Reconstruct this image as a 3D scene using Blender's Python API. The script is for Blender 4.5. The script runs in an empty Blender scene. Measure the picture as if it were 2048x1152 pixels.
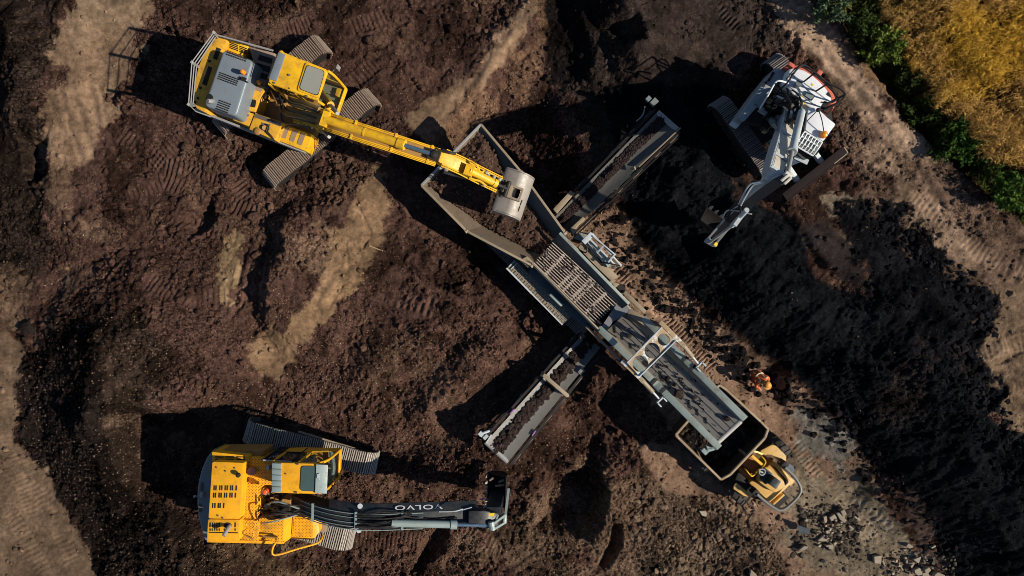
import bpy, bmesh, math, random
import numpy as np
from mathutils import Vector, Matrix

# ------------------------------------------------------------------ camera, sky, sun, exposure
SC = bpy.context.scene
COL = SC.collection
CAMH, PPM = 22.0, 64.0            # camera height (m); photo pixels per metre on the ground
cam = bpy.data.cameras.new('camera')
cam.sensor_width = 36.0
cam.lens = 36.0 * CAMH / 32.0     # 32 m wide on the ground plane
cam.clip_start, cam.clip_end = 0.5, 2000.0
camo = bpy.data.objects.new('camera', cam)
camo.location = (0, 0, CAMH)
COL.objects.link(camo)
SC.camera = camo
SUN_EL, SUN_AZ = math.radians(36.5), math.radians(-17.5)      # azimuth measured from +x
sdir = Vector((math.cos(SUN_EL) * math.cos(SUN_AZ), math.cos(SUN_EL) * math.sin(SUN_AZ), math.sin(SUN_EL)))
w = bpy.data.worlds.new('World'); SC.world = w; w.use_nodes = True
nt = w.node_tree
bg = nt.nodes['Background']
sky = nt.nodes.new('ShaderNodeTexSky'); sky.sky_type = 'NISHITA'; sky.sun_disc = False
sky.sun_elevation = SUN_EL
sky.sun_rotation = math.pi / 2 - SUN_AZ
sky.air_density, sky.dust_density, sky.ozone_density = 0.75, 0.0, 2.2
nt.links.new(sky.outputs[0], bg.inputs[0]); bg.inputs[1].default_value = 0.075
sl = bpy.data.lights.new('sun', 'SUN'); sl.energy = 5.0; sl.angle = math.radians(0.5); sl.color = (1.0, 0.92, 0.80)
so = bpy.data.objects.new('sun', sl); so.rotation_euler = (-sdir).to_track_quat('-Z', 'Y').to_euler(); so.location = sdir * 60
COL.objects.link(so)
SC.view_settings.view_transform = 'Standard'
SC.view_settings.look = 'None'
SC.view_settings.exposure = 0.28
SC.view_settings.gamma = 1.0
SC.cycles.filter_width = 0.9
SC.cycles.max_bounces = 6
SC.cycles.diffuse_bounces = 2
random.seed(7)
RNG = np.random.default_rng(11)

# ------------------------------------------------------------------ places
def W(px, py, z=0.0):
    k = (CAMH - z) / CAMH / PPM
    return Vector(((px - 1024) * k, (576 - py) * k, z))
def crop(x0, y0, s):
    return lambda x, y, z=0.0: W(x0 + x / s, y0 + y / s, z)
KF = crop(0, 0, 1.0)
K1, K1b, K2, K2b = crop(340, 40, 3.2), crop(480, 130, 6.4), crop(640, 160, 3.389), crop(860, 270, 6.4)
K3, K3b, K3c = crop(1380, 80, 2.618), crop(1420, 90, 5.237), crop(1390, 280, 5.01)
K4, K4b, K5 = crop(360, 820, 3.7167), crop(480, 870, 8.227), crop(600, 900, 4.452)
K6, K6b, K7, K7b = crop(960, 420, 4.115), crop(1000, 440, 5.485), crop(1160, 580, 3.3875), crop(1200, 600, 5.76)
K8, K8b, K9, K10 = crop(1320, 760, 4.1156), crop(1440, 860, 6.778), crop(940, 640, 3.84), crop(1080, 180, 3.84)
K11, K12 = crop(1440, 680, 9.6), crop(1560, 980, 6.02)
ZUP = Vector((0, 0, 1))

# ------------------------------------------------------------------ materials
MATS = {}
def nmat(name):
    m = bpy.data.materials.new(name); m.use_nodes = True
    n = m.node_tree.nodes; l = m.node_tree.links
    MATS[name] = m
    return m, n, l, n['Principled BSDF']
def rgba(c): return (c[0], c[1], c[2], 1.0)
def mix(n, l, fac, a, b, mode='MIX'):
    x = n.new('ShaderNodeMix'); x.data_type = 'RGBA'; x.blend_type = mode
    for i, s in ((0, fac), (6, a), (7, b)):
        if hasattr(s, 'is_linked'): l.new(s, x.inputs[i])
        elif i == 0: x.inputs[0].default_value = s
        else: x.inputs[i].default_value = rgba(s)
    return x.outputs[2]
def noise(n, l, vec, scale, detail=4, rough=0.6):
    t = n.new('ShaderNodeTexNoise'); t.inputs['Scale'].default_value = scale
    t.inputs['Detail'].default_value = detail; t.inputs['Roughness'].default_value = rough
    if vec is not None: l.new(vec, t.inputs['Vector'])
    return t.outputs['Fac']
def ramp(n, l, v, lo, hi, a=0.0, b=1.0):
    t = n.new('ShaderNodeMapRange'); t.clamp = True
    l.new(v, t.inputs[0])
    for i, q in enumerate((lo, hi, a, b)): t.inputs[i + 1].default_value = q
    return t.outputs[0]
def math_(n, l, op, a, b=None):
    t = n.new('ShaderNodeMath'); t.operation = op
    for i, s in enumerate((a, b)):
        if s is None: continue
        if hasattr(s, 'is_linked'): l.new(s, t.inputs[i])
        else: t.inputs[i].default_value = s
    return t.outputs[0]
DUST = (0.23, 0.165, 0.11)
def paint(name, col, rough=0.45, metal=0.0, dirt=0.35, dirtcol=DUST, scale=2.2, chip=None, bump=0.15, rand=0.0, spec=0.5, chipat=0.60, grime=0.0):
    """painted or bare metal with wear, settled dust on upward faces and scuffs"""
    m, n, l, p = nmat(name)
    g = n.new('ShaderNodeNewGeometry')
    pos = g.outputs['Position']
    sep = n.new('ShaderNodeSeparateXYZ'); l.new(g.outputs['Normal'], sep.inputs[0])
    up = ramp(n, l, sep.outputs[2], 0.2, 1.0, 0.35, 1.0)
    c = mix(n, l, ramp(n, l, noise(n, l, pos, 0.9, 2), 0.3, 0.7, 0, 0.35), col, tuple(v * 0.8 for v in col))
    if rand:
        oi = n.new('ShaderNodeObjectInfo')
        c = mix(n, l, math_(n, l, 'MULTIPLY', oi.outputs['Random'], rand), c, tuple(v * 0.35 for v in col))
    d = ramp(n, l, noise(n, l, pos, scale, 7, 0.68), 0.46, 0.78, 0, 1)
    d2 = ramp(n, l, noise(n, l, pos, scale * 9, 4, 0.7), 0.35, 0.75, 0.25, 1)
    fac = math_(n, l, 'MULTIPLY', math_(n, l, 'MULTIPLY', math_(n, l, 'MULTIPLY', d, d2), up), min(1.0, dirt * 2.2))
    c = mix(n, l, fac, c, dirtcol)
    if grime:
        gm = ramp(n, l, noise(n, l, pos, scale * .9, 9, 0.78), 0.50, 0.66, 0, grime)
        c = mix(n, l, gm, c, (0.09, 0.052, 0.022))
    if chip:
        ch = ramp(n, l, noise(n, l, pos, scale * 5, 6, 0.75), chipat, chipat + .05)
        c = mix(n, l, ch, c, chip)
    l.new(c, p.inputs['Base Color']); p.inputs['Specular IOR Level'].default_value = spec
    p.inputs['Metallic'].default_value = metal
    rr = ramp(n, l, noise(n, l, pos, scale * 4, 5), 0.3, 0.7, rough * 0.8, min(1, rough * 1.35))
    l.new(rr, p.inputs['Roughness'])
    if bump:
        b = n.new('ShaderNodeBump'); b.inputs['Strength'].default_value = bump; b.inputs['Distance'].default_value = 0.01
        l.new(noise(n, l, pos, scale * 14, 5), b.inputs['Height']); l.new(b.outputs[0], p.inputs['Normal'])
    return m
YEL = paint('yellow_paint', (0.80, 0.43, 0.008), 0.45, dirt=0.34, dirtcol=(0.30, 0.17, 0.06), scale=3.2, grime=0.42)
YELD = paint('dusty_yellow_paint', (0.66, 0.34, 0.02), 0.55, dirt=0.7, dirtcol=(0.16, 0.095, 0.045), scale=3.5, grime=0.6)
YELB = paint('deep_yellow_paint', (0.80, 0.37, 0.006), 0.45, dirt=0.26, dirtcol=(0.28, 0.13, 0.04), scale=3.2, grime=0.36)
YELG = paint('grimy_yellow_paint', (0.34, 0.17, 0.035), 0.55, dirt=0.6, dirtcol=(0.07, 0.04, 0.025), scale=3)
HOOD = paint('blue_grey_hood_paint', (0.175, 0.21, 0.235), 0.4, dirt=0.16, grime=0.25)
CWT = paint('dark_grey_counterweight_paint', (0.15, 0.18, 0.18), 0.45, dirt=0.25)
CHAR = paint('charcoal_boom_paint', (0.016, 0.020, 0.024), 0.38, dirt=0.14, spec=0.3)
GREYP = paint('grey_green_paint', (0.22, 0.28, 0.27), 0.42, dirt=0.22, grime=0.3)
STEEL = paint('worn_steel', (0.32, 0.31, 0.29), 0.5, metal=0.2, dirt=0.35)
BUCK = paint('scoured_bucket_steel', (0.33, 0.295, 0.25), 0.5, metal=0.12, dirt=0.6, dirtcol=(0.14, 0.09, 0.06), grime=.4)
ROD = paint('chrome_rod', (0.20, 0.30, 0.38), 0.22, metal=0.8, dirt=0.05, bump=0)
BLK = paint('black_rubber', (0.012, 0.012, 0.013), 0.6, dirt=0.2, spec=0.2)
DKM = paint('dark_oily_metal', (0.022, 0.020, 0.019), 0.5, dirt=0.3, dirtcol=(0.08, 0.055, 0.04), spec=0.15)
HOSE = paint('hose_rubber', (0.018, 0.017, 0.016), 0.45, dirt=0.2, spec=0.25)
WHT = paint('white_paint', (0.72, 0.73, 0.74), 0.4, dirt=0.14, grime=0.14)
LGT = paint('pale_grey_paint', (0.46, 0.50, 0.51), 0.42, dirt=0.25, grime=0.3)
CREAM = paint('rust_streaked_white_paint', (0.62, 0.58, 0.48), 0.45, dirt=0.5, dirtcol=(0.42, 0.24, 0.09), grime=0.25)
RED = paint('faded_red_paint', (0.52, 0.10, 0.055), 0.5, dirt=0.18)
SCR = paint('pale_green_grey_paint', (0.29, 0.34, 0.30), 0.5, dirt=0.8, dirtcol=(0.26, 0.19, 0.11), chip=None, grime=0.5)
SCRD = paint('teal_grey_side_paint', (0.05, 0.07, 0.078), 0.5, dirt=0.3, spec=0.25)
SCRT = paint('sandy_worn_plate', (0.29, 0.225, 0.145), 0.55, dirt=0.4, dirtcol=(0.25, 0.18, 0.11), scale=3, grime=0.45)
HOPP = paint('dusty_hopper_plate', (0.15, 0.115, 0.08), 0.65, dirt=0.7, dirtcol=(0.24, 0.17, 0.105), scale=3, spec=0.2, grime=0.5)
PRIM = paint('primer_with_white_patches', (0.40, 0.275, 0.15), 0.55, dirt=0.2, chip=(0.60, 0.64, 0.63), scale=0.7, chipat=.53)
BAR = paint('polished_grid_bar', (0.48, 0.40, 0.33), 0.45, metal=0.1, dirt=0.6, dirtcol=(0.10, 0.07, 0.05), scale=4)
BELT = paint('grey_rubber_belt', (0.20, 0.185, 0.165), 0.6, dirt=0.45, dirtcol=(0.17, 0.13, 0.10), scale=4, spec=0.25)
BARG = paint('grey_roll_bar', (0.17, 0.165, 0.15), 0.45, dirt=0.3)
TOPD = paint('dark_brown_stick_top', (0.075, 0.062, 0.055), 0.6, dirt=0.4, dirtcol=(0.13, 0.09, 0.06), spec=.2)  # darker brown used on the stick's top face
BELTR = paint('shade_dark_worn_belt', (0.12, 0.115, 0.10), 0.55, dirt=0.5, dirtcol=(0.05, 0.04, 0.035), scale=6, spec=.2)  # worn belt, darkened for the shadow over the upper side conveyor
BELTD = paint('black_belt_marks', (0.02, 0.019, 0.018), 0.6, dirt=0.1, spec=0.05)
BELTL = paint('pale_worn_belt', (0.20, 0.19, 0.168), 0.5, dirt=0.4, dirtcol=(0.12, 0.09, 0.07), scale=6, spec=0.25)
SHOE_A = paint('muddy_brown_track_shoe', (0.10, 0.064, 0.047), 0.75, metal=0.0, dirt=0.6, dirtcol=(0.06, 0.04, 0.03), rand=0.5, scale=6, spec=0.1)
SHOE_B = paint('dry_dusty_track_shoe', (0.14, 0.112, 0.09), 0.55, metal=0.1, dirt=0.5, dirtcol=(0.09, 0.07, 0.055), rand=0.4, scale=6, spec=0.2)  # dusty colour, darkened further for the shaded upper track
SHOE_C = paint('shade_dark_track_shoe', (0.035, 0.03, 0.028), 0.5, metal=0.2, dirt=0.4, dirtcol=(0.03, 0.025, 0.02), rand=0.3, scale=6, spec=0.3)  # darkened in the colour for tracks that lie in shadow
GROUSC = paint('dark_worn_grouser', (0.20, 0.18, 0.165), 0.5, metal=0.1, dirt=0.5, dirtcol=(0.05, 0.04, 0.03), scale=8)  # darkened with the shoes for the shaded tracks
GROUSA = paint('scuffed_grouser', (0.30, 0.23, 0.18), 0.55, metal=0.1, dirt=0.6, dirtcol=(0.10, 0.065, 0.045), scale=9, spec=0.2)
GROUS = paint('bright_worn_grouser', (0.42, 0.37, 0.31), 0.5, metal=0.1, dirt=0.35, dirtcol=(0.12, 0.09, 0.07), scale=8)
BLADE = paint('shade_dark_blade_steel', (0.020, 0.015, 0.015), 0.85, dirt=0.3, dirtcol=(0.04, 0.028, 0.022), spec=0.05)  # near-black colour stands in for the shadows across the blade
SANDP = paint('dusty_ochre_dumper_paint', (0.60, 0.345, 0.075), 0.5, dirt=0.75, dirtcol=(0.40, 0.28, 0.15), grime=0.5)
ORNG = paint('grimy_orange_paint', (0.42, 0.14, 0.02), 0.5, dirt=0.4, dirtcol=(0.10, 0.05, 0.03))
SKIPD = paint('shade_dark_muddy_skip_steel', (0.05, 0.038, 0.028), 0.7, dirt=0.5, dirtcol=(0.16, 0.11, 0.07), spec=0.05)  # mud colour deepened for the shade inside the skip
SKIP = paint('dusty_skip_steel', (0.36, 0.26, 0.16), 0.55, dirt=0.5, dirtcol=(0.22, 0.16, 0.10), spec=0.2, grime=0.4)
TYRE = paint('dusty_tyre_rubber', (0.045, 0.04, 0.036), 0.7, dirt=0.7, dirtcol=(0.17, 0.13, 0.095), scale=5, spec=0.1)
LAMP = paint('orange_beacon_lens', (0.80, 0.26, 0.02), 0.25, dirt=0.0, bump=0)
LAMPR = paint('red_beacon_lens', (0.75, 0.09, 0.02), 0.25, dirt=0.0, bump=0)
PINK = paint('faded_red_cap', (0.36, 0.17, 0.15), 0.5, dirt=0.2)
PURP = paint('purple_ribbon', (0.30, 0.10, 0.36), 0.5, dirt=0.1)
YTAG = paint('yellow_sticker', (0.75, 0.50, 0.02), 0.5, dirt=0.1)
PADM = paint('anti_slip_pad', (0.10, 0.085, 0.075), 0.8, dirt=0.3, spec=0.1)
PADG = paint('worn_anti_slip_pad', (0.27, 0.19, 0.13), 0.8, dirt=0.3)
OLIVE = paint('cab_floor', (0.22, 0.21, 0.15), 0.7, dirt=0.4)
SEAT = paint('black_vinyl', (0.018, 0.022, 0.024), 0.35, dirt=0.08)
TEXT = paint('white_lettering', (0.50, 0.51, 0.51), 0.5, dirt=0.2)
HIVIS = paint('orange_hi_vis_cloth', (0.58, 0.105, 0.014), 0.8, dirt=0.2)
HELM = paint('yellow_orange_helmet', (0.62, 0.27, 0.03), 0.5, dirt=0.1)
REFL = paint('reflective_band', (0.70, 0.66, 0.45), 0.4, dirt=0.1)
SKIN = paint('skin', (0.45, 0.24, 0.15), 0.6, dirt=0.1)
NAVY = paint('dark_trousers', (0.30, 0.07, 0.02), 0.8, dirt=0.3)
BOOT = paint('brown_boots', (0.05, 0.03, 0.02), 0.6, dirt=0.4)
SLAB = paint('broken_concrete', (0.34, 0.28, 0.21), 0.85, dirt=0.5, dirtcol=(0.17, 0.125, 0.085), scale=5, rand=0.35, bump=0.5, spec=0.1)
SHEETM = paint('dark_grey_sheet', (0.05, 0.06, 0.07), 0.45, dirt=0.3)
GRAVC = None
def glass(name, tint, alpha, rough=0.04):
    m, n, l, p = nmat(name)
    p.inputs['Base Color'].default_value = rgba(tint); p.inputs['Roughness'].default_value = rough
    t = n.new('ShaderNodeBsdfTransparent'); t.inputs[0].default_value = (0.93, 0.96, 0.94, 1)
    x = n.new('ShaderNodeMixShader'); x.inputs[0].default_value = alpha
    l.new(t.outputs[0], x.inputs[1]); l.new(p.outputs[0], x.inputs[2])
    l.new(x.outputs[0], n['Material Output'].inputs[0])
    return m
GLS = glass('clear_cab_glass', (0.03, 0.04, 0.04), 0.10)
GLD = glass('dark_tinted_glass', (0.012, 0.02, 0.024), 0.85)
SKYL = paint('dusty_skylight', (0.27, 0.27, 0.23), 0.3, dirt=0.25, dirtcol=(0.33, 0.29, 0.22), bump=0)
SKYG = paint('green_tinted_skylight', (0.055, 0.095, 0.09), 0.2, dirt=0.1, bump=0)
def perf(name, col, k, r, hole):
    m, n, l, p = nmat(name)
    g = n.new('ShaderNodeNewGeometry'); sep = n.new('ShaderNodeSeparateXYZ'); l.new(g.outputs['Position'], sep.inputs[0])
    def cell(off):
        a = []
        for i in (0, 1):
            f = math_(n, l, 'FRACT', math_(n, l, 'ADD', math_(n, l, 'MULTIPLY', sep.outputs[i], k), off))
            f = math_(n, l, 'SUBTRACT', f, 0.5); a.append(math_(n, l, 'MULTIPLY', f, f))
        return math_(n, l, 'LESS_THAN', math_(n, l, 'ADD', a[0], a[1]), r * r)
    hm = math_(n, l, 'MAXIMUM', cell(100.0), cell(100.5))
    d = ramp(n, l, noise(n, l, g.outputs['Position'], 3.5, 6, .7), .5, .75, 0, .75)
    c = mix(n, l, d, col, (0.20, 0.10, 0.05))
    l.new(mix(n, l, hm, c, hole), p.inputs['Base Color']); p.inputs['Roughness'].default_value = .5
    return m
PERF = perf('perforated_yellow_plate', (0.80, 0.36, 0.006), 12.5, 0.15, (0.10, 0.035, 0.01))
GRAT = perf('perforated_walkway_plate', (0.22, 0.19, 0.14), 12.0, 0.22, (0.02, 0.02, 0.02))

# ------------------------------------------------------------------ mesh building
WL = {}                      # world location of every object made here
def place(o, parent, loc):
    WL[o] = Vector(loc)
    if parent is not None:
        o.parent = parent
        o.location = Vector(loc) - WL[parent]
    else:
        o.location = loc
    COL.objects.link(o)
    return o
def thing(name, label, cat, loc, group=None):
    o = bpy.data.objects.new(name, None); o.empty_display_size = 0.3
    place(o, None, loc)
    o['label'] = label; o['category'] = cat
    if group: o['group'] = group
    return o
def tag(o, label=None, cat=None, group=None, kind=None):
    for k, v in (('label', label), ('category', cat), ('group', group), ('kind', kind)):
        if v: o[k] = v
    return o
def V(a): return a if isinstance(a, Vector) else Vector(a)
class MB:
    def __init__(s): s.v = []; s.f = []; s.m = []
    def add(s, vs, fs, mi=0):
        b = len(s.v); s.v += [V(q) for q in vs]
        for f in fs: s.f.append([i + b for i in f]); s.m.append(mi)
        return s
    def prism(s, top, zbot=None, depth=None, mi=0, scale=1.0):
        top = [V(p) for p in top]
        a = sum(top[i].x * top[(i + 1) % len(top)].y - top[(i + 1) % len(top)].x * top[i].y for i in range(len(top)))
        if a < 0: top = top[::-1]
        c = sum(top, Vector()) / len(top)
        bot = []
        for p in top:
            q = Vector((c.x + (p.x - c.x) * scale, c.y + (p.y - c.y) * scale, (p.z - depth) if depth is not None else zbot))
            bot.append(q)
        n = len(top)
        fs = [list(range(n)), list(range(2 * n - 1, n - 1, -1))]
        fs += [[(i + 1) % n, i, i + n, (i + 1) % n + n] for i in range(n)]
        return s.add(top + bot, fs, mi)
    def hexa(s, a, b, mi=0):
        """two quads of corresponding corners"""
        fs = [[0, 1, 2, 3], [7, 6, 5, 4]] + [[(i + 1) % 4, i, i + 4, (i + 1) % 4 + 4] for i in range(4)]
        return s.add(list(a) + list(b), fs, mi)
    def panel(s, q, t, mi=0):
        q = [V(p) for p in q]; nrm = (q[1] - q[0]).cross(q[2] - q[0]).normalized() * t
        return s.hexa(q, [p - nrm for p in q], mi)
    def beam(s, p0, p1, wd, ht, mi=0, up=ZUP):
        p0, p1 = V(p0), V(p1); t = (p1 - p0).normalized()
        sd = t.cross(up)
        if sd.length < 1e-4: sd = t.cross(Vector((1, 0, 0)))
        sd.normalize(); u = sd.cross(t)
        a = [sd * wd / 2 + u * ht / 2, -sd * wd / 2 + u * ht / 2, -sd * wd / 2 - u * ht / 2, sd * wd / 2 - u * ht / 2]
        return s.hexa([p0 + k for k in a], [p1 + k for k in a], mi)
    def box(s, c, ax, sx, sy, sz, mi=0):
        """box resting with its top at c.z, axis ax in plan"""
        c = V(c); ax = Vector((ax[0], ax[1], 0)).normalized()
        return s.beam(c - ax * sx / 2 - ZUP * sz / 2, c + ax * sx / 2 - ZUP * sz / 2, sy, sz, mi)
    def tube(s, pts, r, n=8, mi=0, closed=False):
        pts = [V(p) for p in pts]; N = len(pts); vs = []; fs = []; ref = None
        for i, p in enumerate(pts):
            if closed: t = pts[(i + 1) % N] - pts[i - 1]
            else: t = pts[min(i + 1, N - 1)] - pts[max(i - 1, 0)]
            t.normalize()
            if ref is None: ref = t.orthogonal().normalized()
            ref = (ref - t * ref.dot(t)).normalized(); b = t.cross(ref)
            rr = r[i] if isinstance(r, (list, tuple)) else r
            vs += [p + (ref * math.cos(2 * math.pi * k / n) + b * math.sin(2 * math.pi * k / n)) * rr for k in range(n)]
        for i in range(N if closed else N - 1):
            j = (i + 1) % N
            fs += [[i * n + k, i * n + (k + 1) % n, j * n + (k + 1) % n, j * n + k] for k in range(n)]
        if not closed: fs += [list(range(n - 1, -1, -1)), [(N - 1) * n + k for k in range(n)]]
        return s.add(vs, fs, mi)
    def cyl(s, p0, p1, r, n=14, mi=0, r2=None):
        return s.tube([p0, p1], [r, r if r2 is None else r2], n, mi)
    def sweep(s, pts, wh, side, mi=0, top=None):
        """box beam: pts run along the centre of its top face; wh = (width, depth) at each"""
        pts = [V(p) for p in pts]; N = len(pts); vs = []; fs = []; side = V(side).normalized()
        for i, p in enumerate(pts):
            t = (pts[min(i + 1, N - 1)] - pts[max(i - 1, 0)]).normalized()
            n_ = side.cross(t)
            if n_.z < 0 and abs(n_.z) > 0.05: n_ = -n_
            wd, h = wh[i]
            vs += [p + side * wd / 2, p - side * wd / 2, p - side * wd / 2 - n_ * h, p + side * wd / 2 - n_ * h]
        for i in range(N - 1):
            fs += [[i * 4 + k, i * 4 + (k + 1) % 4, i * 4 + 4 + (k + 1) % 4, i * 4 + 4 + k] for k in range(4)]
        fs += [[3, 2, 1, 0], [N * 4 - 4 + k for k in range(4)]]
        s.add(vs, fs, mi)
        if top is not None:
            for i in range(N - 1): s.m[len(s.m) - len(fs) + i * 4] = top
        return s
    def ball(s, c, r, mi=0, sq=1.0, n=10):
        c = V(c); vs = []; fs = []; m_ = n // 2
        for i in range(m_ + 1):
            a = math.pi * i / m_
            vs += [c + Vector((r * math.sin(a) * math.cos(2 * math.pi * k / n), r * math.sin(a) * math.sin(2 * math.pi * k / n), r * sq * math.cos(a))) for k in range(n)]
        for i in range(m_):
            fs += [[i * n + k, (i + 1) * n + k, (i + 1) * n + (k + 1) % n, i * n + (k + 1) % n] for k in range(n)]
        return s.add(vs, fs, mi)
    def build(s, name, mat, parent=None, bev=0.0, seg=2, smooth=False, org=None):
        c = Vector(org) if org is not None else sum(s.v, Vector()) / max(1, len(s.v))
        me = bpy.data.meshes.new(name)
        me.from_pydata([tuple(q - c) for q in s.v], [], s.f)
        for k in (mat if isinstance(mat, (list, tuple)) else [mat]): me.materials.append(k)
        me.polygons.foreach_set('material_index', s.m)
        bm = bmesh.new(); bm.from_mesh(me)
        bmesh.ops.recalc_face_normals(bm, faces=bm.faces)
        if bev > 0:
            es = [e for e in bm.edges if len(e.link_faces) == 2 and e.calc_face_angle(0) > 0.5]
            bmesh.ops.bevel(bm, geom=es, offset=bev, segments=seg, affect='EDGES', profile=0.6, clamp_overlap=True)
        bm.to_mesh(me); bm.free()
        if smooth or bev > 0:
            me.polygons.foreach_set('use_smooth', [True] * len(me.polygons))
            me.set_sharp_from_angle(angle=math.radians(38))
        return place(bpy.data.objects.new(name, me), parent, c)
SPLIT = set("""side_skirt grille lifting_eye roof_rear_panel rail_joint fender_side conveyor_beam portal_arm portal_edge support_leg support_strut inner_beam arm_bracket box_window
 hydraulic_hose hydraulic_pipe hose walkway_edge feed_guide inner_cover wall_rib belt_seam belt_cleat guard_slat weld_mark warning_sticker roll_bar_mount grab_rail work_lamp tread_pad
 walkway_rung deck_hatch hood_handle skip_rib panel_seam side_vent hood_seam chassis lever step filler_cap marking_ribbon hinge_lug bundle_rail exhaust_stub rear_lamp mirror stick_head
 cover_groove bucket_edge rear_body front_guard mesh_panel conveyor_strip folding_ladder side_flange tie_bar""".split())
SMALL = set("vent_slots hood_bolt roof_bolt hose_fitting valve_block hose_bundle walkway_tooth control_levers idler_bracket".split())
def islands(b):
    par = list(range(len(b.v)))
    def find(i):
        while par[i] != i: par[i] = par[par[i]]; i = par[i]
        return i
    for f in b.f:
        r = find(f[0])
        for i in f[1:]: par[find(i)] = r
    g = {}
    for k, f in enumerate(b.f): g.setdefault(find(f[0]), []).append(k)
    return list(g.values())
def part(name, mat, parent, fn, bev=0.0, **k):
    b = MB(); fn(b)
    if name in SPLIT:
        gs = islands(b)
        if len(gs) > 1:
            for g in gs:
                q = MB(); mp = {}
                for fi in g:
                    for i in b.f[fi]:
                        if i not in mp: mp[i] = len(q.v); q.v.append(b.v[i])
                    q.f.append([mp[i] for i in b.f[fi]]); q.m.append(b.m[fi])
                o = q.build(name, mat, parent, bev, **k)
            return o
    o = b.build(name, mat, parent, bev, **k)
    if name in SMALL: o['kind'] = 'stuff'
    return o
def rpoly(pts, r, n=5):
    """round the corners of a polygon of Vectors in plan"""
    out = []; N = len(pts)
    for i in range(N):
        p, a, b = V(pts[i]), V(pts[i - 1]), V(pts[(i + 1) % N])
        da, db = a - p, b - p
        k = min(r, da.length * .45, db.length * .45)
        q0, q1 = p + da.normalized() * k, p + db.normalized() * k
        for j in range(n + 1):
            t = j / n
            out.append(q0 * (1 - t) ** 2 + p * 2 * t * (1 - t) + q1 * t * t)
    return out
def lerp(a, b, t): return a + (b - a) * t
def arc_pts(pts, n=6):
    """smooth polyline through pts (Catmull-Rom)"""
    pts = [V(p) for p in pts]; out = []
    for i in range(len(pts) - 1):
        p0, p1, p2, p3 = pts[max(i - 1, 0)], pts[i], pts[i + 1], pts[min(i + 2, len(pts) - 1)]
        for j in range(n):
            t = j / n
            out.append(0.5 * ((2 * p1) + (p2 - p0) * t + (2 * p0 - 5 * p1 + 4 * p2 - p3) * t * t + (3 * p1 - p0 - 3 * p2 + p3) * t ** 3))
    out.append(pts[-1]); return out

# ------------------------------------------------------------------ terrain
TAB = RNG.random((256, 256)); TAB2 = RNG.random((256, 256)); TAB3 = RNG.random((256, 256))
def vnoise(x, y):
    xi = np.floor(x).astype(np.int64); yi = np.floor(y).astype(np.int64)
    fx = x - xi; fy = y - yi
    fx = fx * fx * fx * (fx * (fx * 6 - 15) + 10); fy = fy * fy * fy * (fy * (fy * 6 - 15) + 10)
    a = TAB[xi & 255, yi & 255]; b = TAB[(xi + 1) & 255, yi & 255]
    c = TAB[xi & 255, (yi + 1) & 255]; d = TAB[(xi + 1) & 255, (yi + 1) & 255]
    return (a + (b - a) * fx) * (1 - fy) + (c + (d - c) * fx) * fy
def fbm(x, y, s, o=4, g=0.5, seed=0.0):
    t = 0; a = 1; q = 0
    for i in range(o):
        t = t + a * (vnoise(x * s + seed * 17.3 + i * 31.7, y * s + seed * 9.1 - i * 11.3) - 0.5); q += a
        a *= g; s *= 2.03
    return t / q * 2
def worley(x, y, s, seed=0):
    x = x * s + seed * 37.7; y = y * s - seed * 21.3
    xi = np.floor(x).astype(np.int64); yi = np.floor(y).astype(np.int64)
    best = np.full(x.shape, 9.0); rid = np.zeros(x.shape)
    for dx in (-1, 0, 1):
        for dy in (-1, 0, 1):
            cx = (xi + dx) & 255; cy = (yi + dy) & 255
            d = (xi + dx + TAB2[cx, cy] - x) ** 2 + (yi + dy + TAB3[cx, cy] - y) ** 2
            k = d < best
            best = np.where(k, d, best); rid = np.where(k, TAB[cx, cy], rid)
    return np.sqrt(best), rid
def sstep(t): t = np.clip(t, 0, 1); return t * t * (3 - 2 * t)
def clods(x, y, s, keep, seed):
    d, r = worley(x, y, s, seed)
    k = np.clip((r - (1 - keep)) / max(keep, 1e-3), 0, 1)
    rad = 0.28 + 0.32 * k
    return np.sqrt(np.clip(1 - (d / rad) ** 2, 0, 1)) * np.where(r > 1 - keep, 0.4 + 0.6 * k, 0)

STEP = 0.037
fx_ = np.arange(-17.8, 17.81, STEP); fy_ = np.arange(-10.7, 10.71, STEP)
grow = np.cumsum(0.06 * 1.42 ** np.arange(24))
XS = np.concatenate([fx_[0] - grow[::-1], fx_, fx_[-1] + grow]); YS = np.concatenate([fy_[0] - grow[::-1], fy_, fy_[-1] + grow])
GX, GY = np.meshgrid(XS, YS, indexing='ij')
inner = (np.abs(GX) < 18) & (np.abs(GY) < 11)
wx = fbm(GX, GY, 0.55, 7, .66, 1); wy = fbm(GX, GY, 0.55, 7, .66, 2)      # warp for ragged edges

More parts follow.
